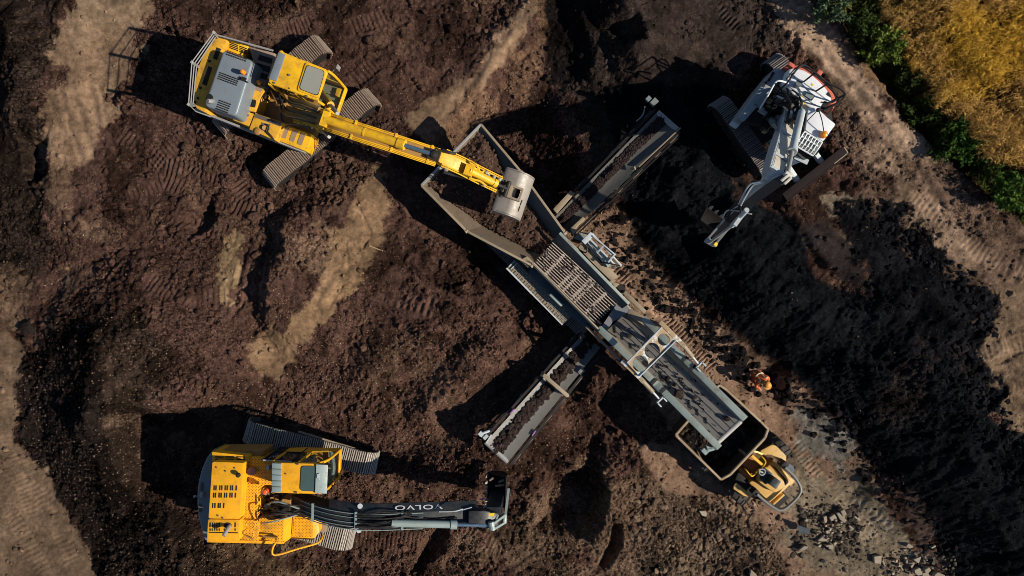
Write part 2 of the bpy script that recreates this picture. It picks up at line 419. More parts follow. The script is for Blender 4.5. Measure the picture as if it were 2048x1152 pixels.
def sdist(pts, X, Y):
    """signed distance to a polygon (inside positive)"""
    pts = np.array(pts, float); n = len(pts); d = np.full(X.shape, 1e9); ins = np.zeros(X.shape, bool)
    for i in range(n):
        ax, ay = pts[i]; bx, by = pts[(i + 1) % n]
        ex, ey = bx - ax, by - ay; L = ex * ex + ey * ey + 1e-12
        t = np.clip(((X - ax) * ex + (Y - ay) * ey) / L, 0, 1)
        d = np.minimum(d, (X - ax - ex * t) ** 2 + (Y - ay - ey * t) ** 2)
        if abs(ey) > 1e-12:
            ins ^= ((ay > Y) != (by > Y)) & (X < ex * (Y - ay) / ey + ax)
    d = np.sqrt(d); return np.where(ins, d, -d)
def pline(pts, X, Y):
    """distance to a polyline and the side (+ left of travel), and 0..1 run along it"""
    pts = np.array(pts, float); d = np.full(X.shape, 1e18); sd = np.zeros(X.shape); run = np.zeros(X.shape); acc = 0
    for i in range(len(pts) - 1):
        ax, ay = pts[i]; bx, by = pts[i + 1]; ex, ey = bx - ax, by - ay; L = ex * ex + ey * ey; le = math.sqrt(L)
        t = np.clip(((X - ax) * ex + (Y - ay) * ey) / L, 0, 1)
        q = (X - ax - ex * t) ** 2 + (Y - ay - ey * t) ** 2; k = q < d
        d = np.where(k, q, d); sd = np.where(k, (ex * (Y - ay) - ey * (X - ax)) / le, sd); run = np.where(k, acc + t * le, run); acc += le
    d = np.sqrt(d); return d, np.clip(sd / (d + 1e-6), -1, 1), run, acc
def px2(pts, z=0.0): return [tuple(W(a, b, z)[:2]) for a, b in pts]

Z = np.zeros(GX.shape)
def raise_poly(pts, h, soft, z=0.0, warp=0.25):
    global Z
    d = sdist(px2(pts, z), GX + wx * warp, GY + wy * warp)
    Z = Z + h * sstep(d / soft + 0.5)
def ridge(pts, top, sl, sr, z=0.0, warp=0.3, end=1.0):
    """crest at absolute height top; slopes to the left and right of travel"""
    global Z
    d, s, run, L = pline(px2(pts, z), GX + wx * warp, GY + wy * warp)
    d = np.sqrt(d * d + 0.012) - 0.11
    q = top - d * (sr + (sl - sr) * (.5 + .5 * s))
    k = 0.12; h = np.clip(0.5 + 0.5 * (q - Z) / k, 0, 1)
    Z = Z * (1 - h) + q * h + k * h * (1 - h) * 0.5
# screening machine's lower yard
raise_poly([(850, 430), (955, 545), (960, 640), (1010, 720), (1180, 930), (1320, 1000), (1420, 1260), (2300, 1500), (1930, 1180), (1750, 930), (1500, 720),
            (1250, 420), (1200, 300), (1080, 215), (960, 225), (870, 330)], -0.6, 1.3)
# bench on the right with the haul road and the white excavator
raise_poly([(1245, -90), (1255, 60), (1310, 120), (1400, 150), (1435, 230), (1500, 350), (1560, 440), (1640, 540), (1760, 620), (1900, 690), (1960, 800),
            (2120, 930), (2900, 1100), (2900, -700), (1245, -700)], 0.85, 0.9, 0.6)
ridge([(1235, -120), (1243, 0), (1262, 80)], 1.5, .30, 1.3, 1.0)
ridge([(1160, 30), (1178, 70), (1190, 150)], 0.55, .12, 1.2, 0.5)
raise_poly([(1205, 60), (1262, 55), (1275, 90), (1240, 100)], -0.6, 0.3, 0.5)
ridge([(1130, 245), (1165, 290), (1190, 330)], 0.45, .25, 0.9, 0.3)
# black heap of fine soil
ridge([(1375, 345), (1440, 475), (1530, 555), (1620, 640), (1720, 720), (1820, 800), (1890, 900), (1970, 1010), (2090, 1170), (2300, 1400)], 0.85, .16, .66, 0.5, .35)
ridge([(1780, 610), (1840, 580), (1900, 640)], 1.15, .4, .5, 0.9)
ridge([(1840, 720), (1940, 830), (2060, 960)], 1.2, .25, .45, 0.9)
ridge([(1940, 930), (2060, 990)], 1.25, .5, .6, 0.9)
raise_poly([(1370, 380), (1440, 400), (1450, 480), (1390, 520), (1340, 450)], -0.45, 0.6, 0.4)
# left heaps
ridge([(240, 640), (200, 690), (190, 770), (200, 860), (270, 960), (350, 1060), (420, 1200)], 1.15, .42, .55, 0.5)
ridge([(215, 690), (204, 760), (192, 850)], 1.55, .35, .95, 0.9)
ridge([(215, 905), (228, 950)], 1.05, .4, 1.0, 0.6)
ridge([(128, -60), (112, 90), (92, 180), (88, 300), (96, 400)], 0.28, .08, .35, 0.4, .6)
ridge([(30, 60), (45, 140), (30, 230)], 0.6, .4, .8, 0.3)
# scarps, gravel ridges and hollows
ridge([(584, 450), (572, 520), (552, 620)], 0.60, .20, 1.0, 0.2, .45)
ridge([(985, 700), (930, 757), (862, 815)], 0.50, .75, .42, 0.3)
ridge([(1000, 900), (930, 915), (845, 942)], 0.45, .6, .6, 0.2)
ridge([(880, 655), (800, 700), (745, 760)], 0.35, .22, .30, 0.1)
ridge([(1212, 955), (1214, 1030), (1196, 1070)], 0.22, .3, 1.2, 0.1)
raise_poly([(1100, 955), (1180, 945), (1204, 980), (1198, 1040), (1150, 1065), (1075, 1045), (1090, 1000)], -0.85, 0.45)
raise_poly([(1228, 1048), (1243, 1050), (1245, 1095), (1215, 1140), (1205, 1135), (1225, 1090)], -0.5, 0.25)
raise_poly([(850, 1085), (890, 1055), (880, 1110), (840, 1150), (825, 1152)], -0.5, 0.3)
raise_poly([(360, 440), (420, 400), (425, 450), (390, 470)], -0.35, 0.3)
raise_poly([(45, 285), (90, 290), (92, 350), (60, 370), (45, 340)], -0.5, 0.3)
ridge([(960, 165), (1010, 95), (1070, 20)], 0.25, .3, .5, 0.1)
# ditch and field margin
d_, s_, r_, L_ = pline(px2([(1640, -160), (1745, 30), (1850, 190), (1960, 300), (2090, 420), (2400, 700)], 0.5), GX + wx * .2, GY + wy * .2)
Z = Z - 1.0 * np.exp(-(d_ / 0.85) ** 4)
# levelled pads under the machines
def level(pts, zt, soft=0.5):
    global Z
    d = sdist(px2(pts, zt), GX, GY); k = sstep(d / soft + 0.9)
    Z = Z * (1 - k) + zt * k
level([(500, 330), (640, 390), (760, 200), (620, 70), (560, 80), (450, 250)], 0.0)
level([(480, 830), (760, 900), (720, 1110), (440, 1040)], 0.0)
level([(280, 835), (490, 835), (440, 1030), (285, 1000)], -0.05, .8)
level([(210, 60), (420, 60), (400, 230), (200, 200)], 0.0, .8)
level([(1445, 190), (1520, 110), (1640, 130), (1700, 300), (1600, 400), (1540, 370)], 0.85)
level([(1030, 520), (1170, 470), (1330, 620), (1250, 720), (1130, 640)], -0.6)
level([(1350, 870), (1500, 780), (1600, 960), (1520, 1020), (1450, 1000)], -0.6)
level([(1500, 735), (1545, 735), (1545, 785), (1500, 785)], -0.55)
ZM = Z.copy()                                       # macro relief
PX = 1024 + GX * PPM * CAMH / (CAMH - ZM); PY = 576 - GY * PPM * CAMH / (CAMH - ZM)

# ---- soil kinds
soil = np.empty(GX.shape + (3,)); soil[:] = (0.054, 0.0298, 0.0225)
rough = np.full(GX.shape, 1.0); grav = np.full(GX.shape, 0.35)
def soilpatch(pts, col, rg=None, gv=None, soft=14, warp=22, amt=1.0, bk=2.2):
    global soil, rough, grav
    k = np.zeros(GX.shape)
    p = np.array(pts); lo = p.min(0) - 90; hi = p.max(0) + 90
    b = (PX > lo[0]) & (PX < hi[0]) & (PY > lo[1]) & (PY < hi[1])
    dd = sdist(pts, PX[b] + wx[b] * warp, PY[b] + wy[b] * warp) / (10 + soft * 1.3)
    k[b] = sstep((dd + brk[b] * bk) / .45 + .5) * amt
    soil = soil * (1 - k[..., None]) + np.array(col) * k[..., None]
    if rg is not None: rough = rough * (1 - k) + rg * k
    if gv is not None: grav = grav * (1 - k) + gv * k
brk = fbm(GX * .8 + GY * .25, GY * .8 - GX * .25, 1.1, 7, .72, 15)
fine = fbm(GX, GY, 2.4, 4, .68, 5); fine2 = fbm(GX, GY, 2.4, 4, .68, 6)
TANC, TANB, GREYT, DARK, BLACK, REDB = (.152, .098, .061), (.120, .076, .049), (.145, .112, .072), (.024, .016, .0125), (.0062, .0067, .0081), (.060, .0328, .024)
# broad tints
soilpatch([(520, 560), (760, 640), (1000, 620), (1180, 760), (1260, 920), (1330, 1010), (1560, 1160), (380, 1160), (360, 960), (480, 780)], REDB, 1.1, 1.0, 60, 60)
soilpatch([(980, 1000), (1270, 930), (1340, 1010), (1440, 1030), (1560, 1070), (1600, 1180), (900, 1180)], (.092, .058, .038), .9, 1.0, 60, 50)
soilpatch([(1290, 1010), (1440, 1010), (1560, 1070), (1580, 1180), (1300, 1180)], (.082, .056, .039), 1.2, 1.0, 40, 40)
soilpatch([(280, 1050), (420, 1020), (640, 1110), (640, 1180), (330, 1180)], (.105, .066, .04), .8, 1.0, 60, 40)
soilpatch([(-60, -60), (140, -60), (115, 90), (85, 200), (80, 330), (110, 420), (60, 560), (-60, 600)], DARK, 1.1, .3, 24, 22)
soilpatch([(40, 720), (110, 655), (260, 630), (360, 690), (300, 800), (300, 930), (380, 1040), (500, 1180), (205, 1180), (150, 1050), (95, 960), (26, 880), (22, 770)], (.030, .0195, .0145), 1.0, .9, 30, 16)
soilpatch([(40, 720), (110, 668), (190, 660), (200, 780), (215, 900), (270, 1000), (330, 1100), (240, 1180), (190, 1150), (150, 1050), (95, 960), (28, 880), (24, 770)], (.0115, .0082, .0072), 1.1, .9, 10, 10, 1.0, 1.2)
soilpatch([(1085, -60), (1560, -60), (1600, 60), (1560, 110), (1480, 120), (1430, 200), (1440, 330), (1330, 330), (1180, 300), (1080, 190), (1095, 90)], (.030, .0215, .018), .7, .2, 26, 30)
soilpatch([(1540, -60), (1640, -60), (1760, 120), (1900, 320), (2100, 460), (2100, 660), (1940, 680), (1850, 560), (1760, 430), (1705, 330), (1600, 120)], (.105, .068, .048), .7, .4, 40, 30)
# pale compacted soil
soilpatch([(135, -40), (300, -40), (285, 50), (245, 130), (205, 190), (225, 235), (175, 300), (150, 330), (105, 350), (88, 300), (95, 180), (118, 90)], TANC, .22, .15, 18, 16)
soilpatch([(135, -40), (290, -40), (275, 60), (160, 75), (130, 30)], (.165, .111, .07), .15, .1, 12, 12)
soilpatch([(90, 310), (150, 300), (150, 420), (190, 520), (150, 520), (110, 400)], TANB, .5, .3, 24, 20, .75)
soilpatch([(1060, -40), (1100, -40), (1050, 80), (965, 175), (905, 235), (872, 290), (846, 288), (822, 248), (868, 200), (945, 145), (1005, 55)], TANC, .22, .15, 12, 12, 1.0, 1.3)
soilpatch([(1090, -40), (1105, 40), (1080, 170), (960, 240), (880, 330), (870, 290), (960, 190), (1050, 80)], (.13, .075, .046), .8, .4, 16, 14, .9)
soilpatch([(738, 320), (775, 350), (775, 430), (748, 500), (705, 580), (645, 640), (605, 690), (562, 765), (525, 745), (500, 690), (560, 650), (600, 620), (630, 570), (660, 500), (700, 400)], (.155, .097, .056), .3, .2, 10, 18, 1.0, 1.7)
soilpatch([(556, 655), (640, 590), (700, 560), (690, 590), (620, 640), (590, 680)], (.185, .115, .063), .2, .1, 10, 10, .8)
soilpatch([(-40, 655), (62, 682), (26, 765), (30, 882), (95, 955), (142, 1042), (208, 1190), (-40, 1190)], (.115, .076, .049), .2, .15, 4, 8)
soilpatch([(-40, 520), (30, 540), (70, 610), (30, 650), (-40, 650)], TANB, .7, .3, 16, 16, .8)
soilpatch([(462, 460), (478, 480), (474, 560), (450, 620), (440, 560)], (.20, .135, .075), .3, .2, 10, 10, .8)
soilpatch([(150, 495), (172, 500), (166, 530), (146, 530)], (.26, .18, .06), .3, .2, 8, 8, .7)
soilpatch([(590, 480), (640, 470), (650, 520), (615, 560)], TANB, .8, .3, 20, 20, .6)
soilpatch([(1585, -60), (1660, 40), (1720, 130), (1800, 225), (1870, 300), (1820, 330), (1740, 230), (1680, 160), (1590, 80), (1500, -60)], (.215, .147, .100), .35, .25, 26, 22, 1.0, 1.2)
soilpatch([(1735, 300), (1800, 300), (1860, 400), (1990, 520), (1950, 560), (1880, 510), (1800, 420)], (.20, .135, .09), .35, .25, 24, 20, .95, 1.3)
soilpatch([(1640, 390), (1690, 385), (1725, 430), (1715, 455), (1660, 430)], (.22, .17, .12), .3, .1, 12, 14, .8)
soilpatch([(1640, 447), (1660, 450), (1715, 490), (1700, 495)], (.2, .15, .10), .3, .1, 8, 8, .9)
soilpatch([(1560, 440), (1650, 440), (1720, 500), (1750, 590), (1700, 575), (1600, 500)], (.026, .020, .0185), .3, .2, 14, 14, 1.0, 1.2)
soilpatch([(1920, 690), (1945, 620), (2010, 560), (2100, 560), (2100, 900), (1990, 835), (1950, 770)], (.125, .084, .054), .25, .15, 8, 10)
# trodden strip beside the screening machine, grey yard by the dumper
soilpatch([(1120, 440), (1242, 410), (1325, 548), (1428, 630), (1520, 708), (1612, 784), (1690, 855), (1740, 950), (1860, 1180), (1580, 1180), (1540, 1060), (1420, 1005), (1330, 970), (1270, 890), (1350, 880), (1300, 760)], (.185, .116, .077), .35, .5, 10, 16, 1.0, .9)
soilpatch([(1600, 820), (1690, 850), (1720, 900), (1680, 960), (1640, 920), (1590, 880)], (.165, .148, .122), .25, .4, 26, 22, .95, 1.3)
soilpatch([(1590, 930), (1720, 930), (1780, 1020), (1850, 1180), (1580, 1180), (1600, 1040), (1560, 1000)], (.155, .124, .085), .4, .6, 40, 34, .9, 1.4)
# black screened soil, and patches darkened for shade
soilpatch([(1200, 190), (1300, 165), (1450, 175), (1440, 340), (1330, 330), (1250, 330), (1215, 260)], (.0085, .0086, .0098), .8, .15, 14, 16, 1.0, 1.2)  # soil blackened in place of the boom and stick shadow
soilpatch([(1095, -60), (1245, -60), (1215, 60), (1180, 60), (1170, 160), (1090, 175), (1085, 90)], (.010, .0078, .007), .8, .15, 10, 14, 1.0, 1.0)  # dark soil deepened further where the heap's shadow falls
soilpatch([(1236, 395), (1245, 330), (1330, 240), (1440, 260), (1520, 400), (1600, 440), (1640, 560), (1750, 600), (1715, 470), (1740, 420), (1800, 470), (1830, 520), (1900, 560), (1975, 600), (1925, 680),
           (1935, 730), (1975, 830), (2100, 910), (2100, 1190), (1935, 1190), (1830, 1015), (1750, 930), (1685, 840), (1610, 778), (1520, 704), (1426, 626), (1325, 545)], BLACK, .85, .12, 10, 16, 1.0, .7)
soilpatch([(1690, 440), (1735, 405), (1790, 430), (1850, 500), (1990, 590), (1955, 690), (1985, 800), (1900, 780), (1780, 640), (1720, 560)], (.0075, .0075, .0088), .9, .15, 26, 26, 1.0, 2.6)
soilpatch([(1440, 335), (1490, 345), (1500, 400), (1470, 400)], (.05, .029, .02), .9, .3, 12, 18, .9)
soilpatch([(1800, 760), (1870, 700), (1900, 720), (1820, 830), (1760, 850)], (.022, .0165, .015), .7, .2, 30, 30, .7)
soilpatch([(1790, 980), (1830, 970), (1880, 1060), (1860, 1110), (1820, 1060)], (.07, .046, .036), .3, .2, 10, 10, .9)
# field margin
soilpatch([(1600, -60), (1690, 40), (1830, 210), (1890, 290), (2000, 380), (2100, 470), (2300, 500), (2300, -60)], (.030, .026, .012), .6, .2, 14, 20)
soilpatch([(1690, 90), (1705, 85), (1790, 190), (1835, 230), (1820, 240), (1760, 180)], (.15, .085, .045), .4, .3, 6, 6, .8)

# crawler prints and ruts
PRN = np.zeros(GX.shape)
def prints(pts, wid, period, depth, z=0.0, curve=0.0, across=False):
    global PRN, rough, soil
    p = np.array(px2(pts, z)); b = (GX > p[:, 0].min() - 1) & (GX < p[:, 0].max() + 1) & (GY > p[:, 1].min() - 1) & (GY < p[:, 1].max() + 1)
    d, s, run, L = pline(p, GX[b] + wx[b] * .10, GY[b] + wy[b] * .10)
    k = sstep((wid / 2 - d) / .08) * sstep(run / .2) * sstep((L - run) / .2)
    k = k * sstep((fbm(GX[b], GY[b], 1.2, 4, .65, 40) + .28) / .3)
    u = (d * s) if across else (run + curve * d)
    PRN[b] += k * (depth * np.sin(u * 2 * math.pi / period) - depth * .6)
    rough[b] = rough[b] * (1 - .72 * k); soil[b] = soil[b] * (1 + .22 * k[..., None])
prints([(1205, 505), (1430, 745)], .52, .125, .035, -.6)
prints([(1255, 560), (1330, 640)], .45, .125, .03, -.6)
prints([(285, 350), (395, 245)], .62, .14, .03); prints([(330, 420), (400, 455), (480, 470)], .6, .15, .025)
prints([(250, 390), (330, 360), (420, 400)], .6, .15, .03)
prints([(700, 1070), (880, 1095)], .7, .13, .025); prints([(560, 70), (640, 40)], .6, .13, .03)
prints([(8, 670), (15, 900), (70, 1040)], .5, .13, .013); prints([(40, 900), (150, 1130)], .6, .15, .013)
prints([(1395, -20), (1480, 60)], .45, .13, .04, .8); prints([(1480, 100), (1520, 100)], .5, .11, .04, .8)
prints([(1270, 0), (1290, 40)], .4, .13, .04, .8)
prints([(1700, 1000), (1800, 1065), (1850, 1150)], .42, .19, .016, -.6, .35); prints([(1610, 920), (1680, 1000), (1750, 1060)], .42, .15, .012, -.6, -.3)
prints([(1830, 1060), (1910, 1150)], .4, .2, .018, -.3, .3); prints([(1580, 880), (1640, 960)], .5, .14, .015, -.6)
prints([(470, 620), (545, 560)], .9, .34, .05); prints([(520, 560), (530, 640)], .8, .34, .04)
prints([(780, 590), (930, 640)], .7, .22, .03)
prints([(235, 265), (330, 330), (470, 355)], .62, .15, .032); prints([(370, 330), (440, 400), (530, 440)], .62, .15, .032); prints([(420, 300), (500, 400)], .6, .14, .03)
prints([(760, 120), (700, 170)], .6, .15, .03); prints([(690, 60), (780, 30)], .6, .15, .025); prints([(300, 560), (400, 600), (470, 590)], .6, .15, .025)
prints([(525, 470), (505, 560), (500, 650)], 1.3, .33, .05, 0, 0, True); prints([(690, 400), (720, 470), (640, 610)], .8, .42, .03, 0, 0, True)
prints([(920, 640), (820, 600), (760, 560)], 1.4, .35, .03, 0, 0, True); prints([(1000, 1140), (1080, 1090)], .8, .3, .03, 0, 0, True)
prints([(1030, 60), (960, 160), (900, 240)], 1.0, .5, .03, 0, 0, True); prints([(140, 160), (190, 330)], 1.2, .4, .025, .4, 0, True)
prints([(1620, 60), (1700, 160), (1800, 280), (1900, 420)], 1.1, .45, .03, .85, 0, True); prints([(1820, 380), (1960, 500), (2080, 570)], .6, .16, .014, .9)
prints([(1930, 715), (2070, 680)], .6, .16, .012, .9); prints([(1950, 750), (2070, 805)], .6, .16, .012, .9); prints([(-20, 960), (90, 1150)], .6, .15, .013)
prints([(880, 1040), (1010, 1110)], .7, .14, .02); prints([(780, 960), (870, 985)], .6, .14, .02)

# mottling of the albedo itself (moist and dry soil)
mot = fbm(GX, GY, 0.9, 5, .6, 9)
soil = soil * np.clip(1 + 0.55 * mot + 0.4 * fine, .4, 2.0)[..., None]
dk = sstep((fbm(GX, GY, .6, 7, .7, 14) - .02) / .14) * np.clip(rough, 0, 1)
soil = soil * (1 - .52 * dk[..., None])
dry = sstep((fbm(GX, GY, .5, 7, .7, 12) - .14) / .10) * np.clip(rough - .3, 0, 1) * (soil[..., 0] > .03)
soil = soil * (1 - .40 * dry[..., None]) + np.array((.12, .075, .047)) * .40 * dry[..., None]

# ---- fine relief
hb = sstep(sdist(px2([(1228, 395), (1330, 240), (1520, 400), (1750, 600), (1975, 600), (2100, 910), (2100, 1190), (1935, 1190), (1606, 782), (1310, 550)], .5), GX, GY) / .5)
Z = Z + hb * (0.10 * fbm(GX * .75 + GY * .66, (GY * .75 - GX * .66) * 4.5, .55, 4, .6, 44) + 0.05 * fbm(GX * .75 + GY * .66, (GY * .75 - GX * .66) * 3, 1.6, 3, .6, 45))
Z = Z + 0.10 * fbm(GX, GY, 0.42, 3, .5, 20) * np.clip(rough + .25, 0, 1) * inner
Z = Z + 0.12 * fbm(GX, GY, 1.5, 4, .62, 21) * rough
Z = Z + 0.02 * fbm(GX, GY, 6.5, 3, .6, 22) * (0.25 + rough)
zone = sstep((fbm(GX, GY, .55, 4, .6, 30) - .02) / .28)
rough = rough * (.45 + .75 * sstep((fbm(GX, GY, .38, 4, .6, 33) + .18) / .4))
Z = Z + 0.20 * clods(GX + fine * .09, GY + fine2 * .09, 1.9, .22, 1) * rough * zone
Z = Z + 0.105 * clods(GX + fine * .06, GY + fine2 * .06, 4.2, .45, 2) * rough * (.15 + .85 * zone)
Z = Z + 0.06 * clods(GX, GY, 8.0, .5, 3) * (0.03 + rough) * (.4 + .6 * zone)
Z = Z - 0.05 * np.clip(1 - np.abs(fbm(GX, GY, 1.7, 4, .6, 34)) * 6, 0, 1) * rough
gr_ = np.clip(.35 + .9 * grav, 0, 1.2) * (.5 + .5 * zone)
Z = Z + 0.085 * (vnoise(GX * 11.5, GY * 11.5) - .5) * rough * gr_ + 0.042 * (RNG.random(GX.shape) - .5) * inner * (.08 + rough * gr_)
Z = Z + PRN
for pl, hh in (([(1925, 690), (2000, 655), (2020, 700), (1950, 735)], .07), ([(2000, 640), (2060, 650), (2060, 700), (2030, 715)], -.06), ([(1960, 740), (2030, 720), (2090, 760), (2000, 800)], .06), ([(2020, 790), (2080, 770), (2100, 850), (2040, 850)], -.06),
               ([(1640, 385), (1695, 390), (1725, 435), (1665, 432)], .05), ([(1640, 445), (1720, 490), (1712, 500), (1630, 452)], .05)):
    raise_poly(pl, hh, .08, .9, .08)
def ground_z(x, y):
    i = np.clip(np.searchsorted(XS, x) - 1, 0, len(XS) - 2); j = np.clip(np.searchsorted(YS, y) - 1, 0, len(YS) - 2)
    u = (x - XS[i]) / (XS[i + 1] - XS[i]); v = (y - YS[j]) / (YS[j + 1] - YS[j])
    return (Z[i, j] * (1 - u) + Z[i + 1, j] * u) * (1 - v) + (Z[i, j + 1] * (1 - u) + Z[i + 1, j + 1] * u) * v
def quick_mesh(name, co, faces, mat, smooth=True):
    me = bpy.data.meshes.new(name); co = np.asarray(co, np.float32); faces = np.asarray(faces, np.int32); k = faces.shape[1]
    me.vertices.add(len(co)); me.vertices.foreach_set('co', co.ravel())
    me.loops.add(faces.size); me.loops.foreach_set('vertex_index', faces.ravel())
    me.polygons.add(len(faces)); me.polygons.foreach_set('loop_start', np.arange(0, faces.size, k, dtype=np.int32))
    me.polygons.foreach_set('use_smooth', np.full(len(faces), smooth))
    for m in (mat if isinstance(mat, (list, tuple)) else [mat]): me.materials.append(m)
    me.update(calc_edges=True); return me
def colour_attr(me, name, col):
    a = me.color_attributes.new(name, 'FLOAT_COLOR', 'POINT')
    c = np.ones((len(me.vertices), 4), np.float32); c[:, :col.shape[1]] = col
    a.data.foreach_set('color', c.ravel())
nx, ny = GX.shape
idx = np.arange(nx * ny).reshape(nx, ny)
quads = np.stack([idx[:-1, :-1], idx[1:, :-1], idx[1:, 1:], idx[:-1, 1:]], -1).reshape(-1, 4)

m, n, l, p = nmat('soil')
at = n.new('ShaderNodeAttribute'); at.attribute_name = 'soil'
g = n.new('ShaderNodeNewGeometry'); pos = g.outputs['Position']
ar = n.new('ShaderNodeAttribute'); ar.attribute_name = 'rough'
n1 = ramp(n, l, noise(n, l, pos, 5, 10, .72), .25, .75, .38, 1.65)
vz = n.new('ShaderNodeTexVoronoi'); vz.inputs['Scale'].default_value = 17; l.new(pos, vz.inputs['Vector'])
sepc = n.new('ShaderNodeSeparateColor'); l.new(vz.outputs['Color'], sepc.inputs[0])
n2 = math_(n, l, 'ADD', 1.0, math_(n, l, 'MULTIPLY', ramp(n, l, sepc.outputs[0], 0, 1, -.55, .62), ar.outputs['Fac']))
comb = n.new('ShaderNodeVectorMath'); comb.operation = 'SCALE'; l.new(at.outputs['Color'], comb.inputs[0])
l.new(math_(n, l, 'MULTIPLY', n1, n2), comb.inputs['Scale'])
# pale chips lying in the gravelly soil
v2 = n.new('ShaderNodeTexVoronoi'); v2.inputs['Scale'].default_value = 13; l.new(pos, v2.inputs['Vector'])
s2 = n.new('ShaderNodeSeparateColor'); l.new(v2.outputs['Color'], s2.inputs[0])
chip = math_(n, l, 'MULTIPLY', math_(n, l, 'LESS_THAN', v2.outputs['Distance'], .26), math_(n, l, 'GREATER_THAN', s2.outputs[1], .72))
chip = math_(n, l, 'MULTIPLY', chip, at.outputs['Alpha'])
c = mix(n, l, math_(n, l, 'MULTIPLY', chip, .7), comb.outputs[0], (.24, .17, .11))
l.new(c, p.inputs['Base Color']); p.inputs['Roughness'].default_value = .95
p.inputs['Specular IOR Level'].default_value = .0
b1 = n.new('ShaderNodeBump'); l.new(math_(n, l, 'ADD', .22, math_(n, l, 'MULTIPLY', ar.outputs['Fac'], .65)), b1.inputs['Strength']); b1.inputs['Distance'].default_value = .03
l.new(noise(n, l, pos, 22, 7, .7), b1.inputs['Height'])
b2 = n.new('ShaderNodeBump'); l.new(math_(n, l, 'ADD', .05, math_(n, l, 'MULTIPLY', ar.outputs['Fac'], .75)), b2.inputs['Strength']); b2.inputs['Distance'].default_value = .03; b2.invert = True
l.new(vz.outputs['Distance'], b2.inputs['Height']); l.new(b1.outputs[0], b2.inputs['Normal']); l.new(b2.outputs[0], p.inputs['Normal'])
SOILM = m
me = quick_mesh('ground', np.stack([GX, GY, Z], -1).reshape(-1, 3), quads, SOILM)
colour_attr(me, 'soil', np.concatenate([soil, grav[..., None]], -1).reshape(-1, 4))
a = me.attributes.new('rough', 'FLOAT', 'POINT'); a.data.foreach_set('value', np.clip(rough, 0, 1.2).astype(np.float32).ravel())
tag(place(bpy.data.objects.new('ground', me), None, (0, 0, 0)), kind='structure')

# ------------------------------------------------------------------ crawler track, used by every tracked machine
def shoe_mesh(width, pitch, mats):
    b = MB()
    b.hexa([(-pitch * .46, -width / 2, .02), (pitch * .46, -width / 2, .02), (pitch * .46, width / 2, .02), (-pitch * .46, width / 2, .02)],
           [(-pitch * .46, -width / 2, -.02), (pitch * .46, -width / 2, -.02), (pitch * .46, width / 2, -.02), (-pitch * .46, width / 2, -.02)])
    for k, h in ((-.36, .035), (0.02, .026), (.36, .03)):
        x = k * pitch
        b.hexa([(x - .011, -width / 2 + .01, .02 + h), (x + .011, -width / 2 + .01, .02 + h), (x + .011, width / 2 - .01, .02 + h), (x - .011, width / 2 - .01, .02 + h)],
               [(x - .016, -width / 2 + .01, .018), (x + .016, -width / 2 + .01, .018), (x + .016, width / 2 - .01, .018), (x - .016, width / 2 - .01, .018)], 1)
    for s in (-1, 1):     # bolt holes read as dark studs
        b.hexa([(-.03 - .012, s * width * .18 - .025, .028), (-.03 + .012, s * width * .18 - .025, .028), (-.03 + .012, s * width * .18 + .025, .028), (-.03 - .012, s * width * .18 + .025, .028)],
               [(-.03 - .012, s * width * .18 - .025, .015), (-.03 + .012, s * width * .18 - .025, .015), (-.03 + .012, s * width * .18 + .025, .015), (-.03 - .012, s * width * .18 + .025, .015)], 2)
    me = bpy.data.meshes.new('track_shoe'); me.from_pydata([tuple(v) for v in b.v], [], b.f)
    for k in mats: me.materials.append(k)
    me.polygons.foreach_set('material_index', b.m); me.update(); return me
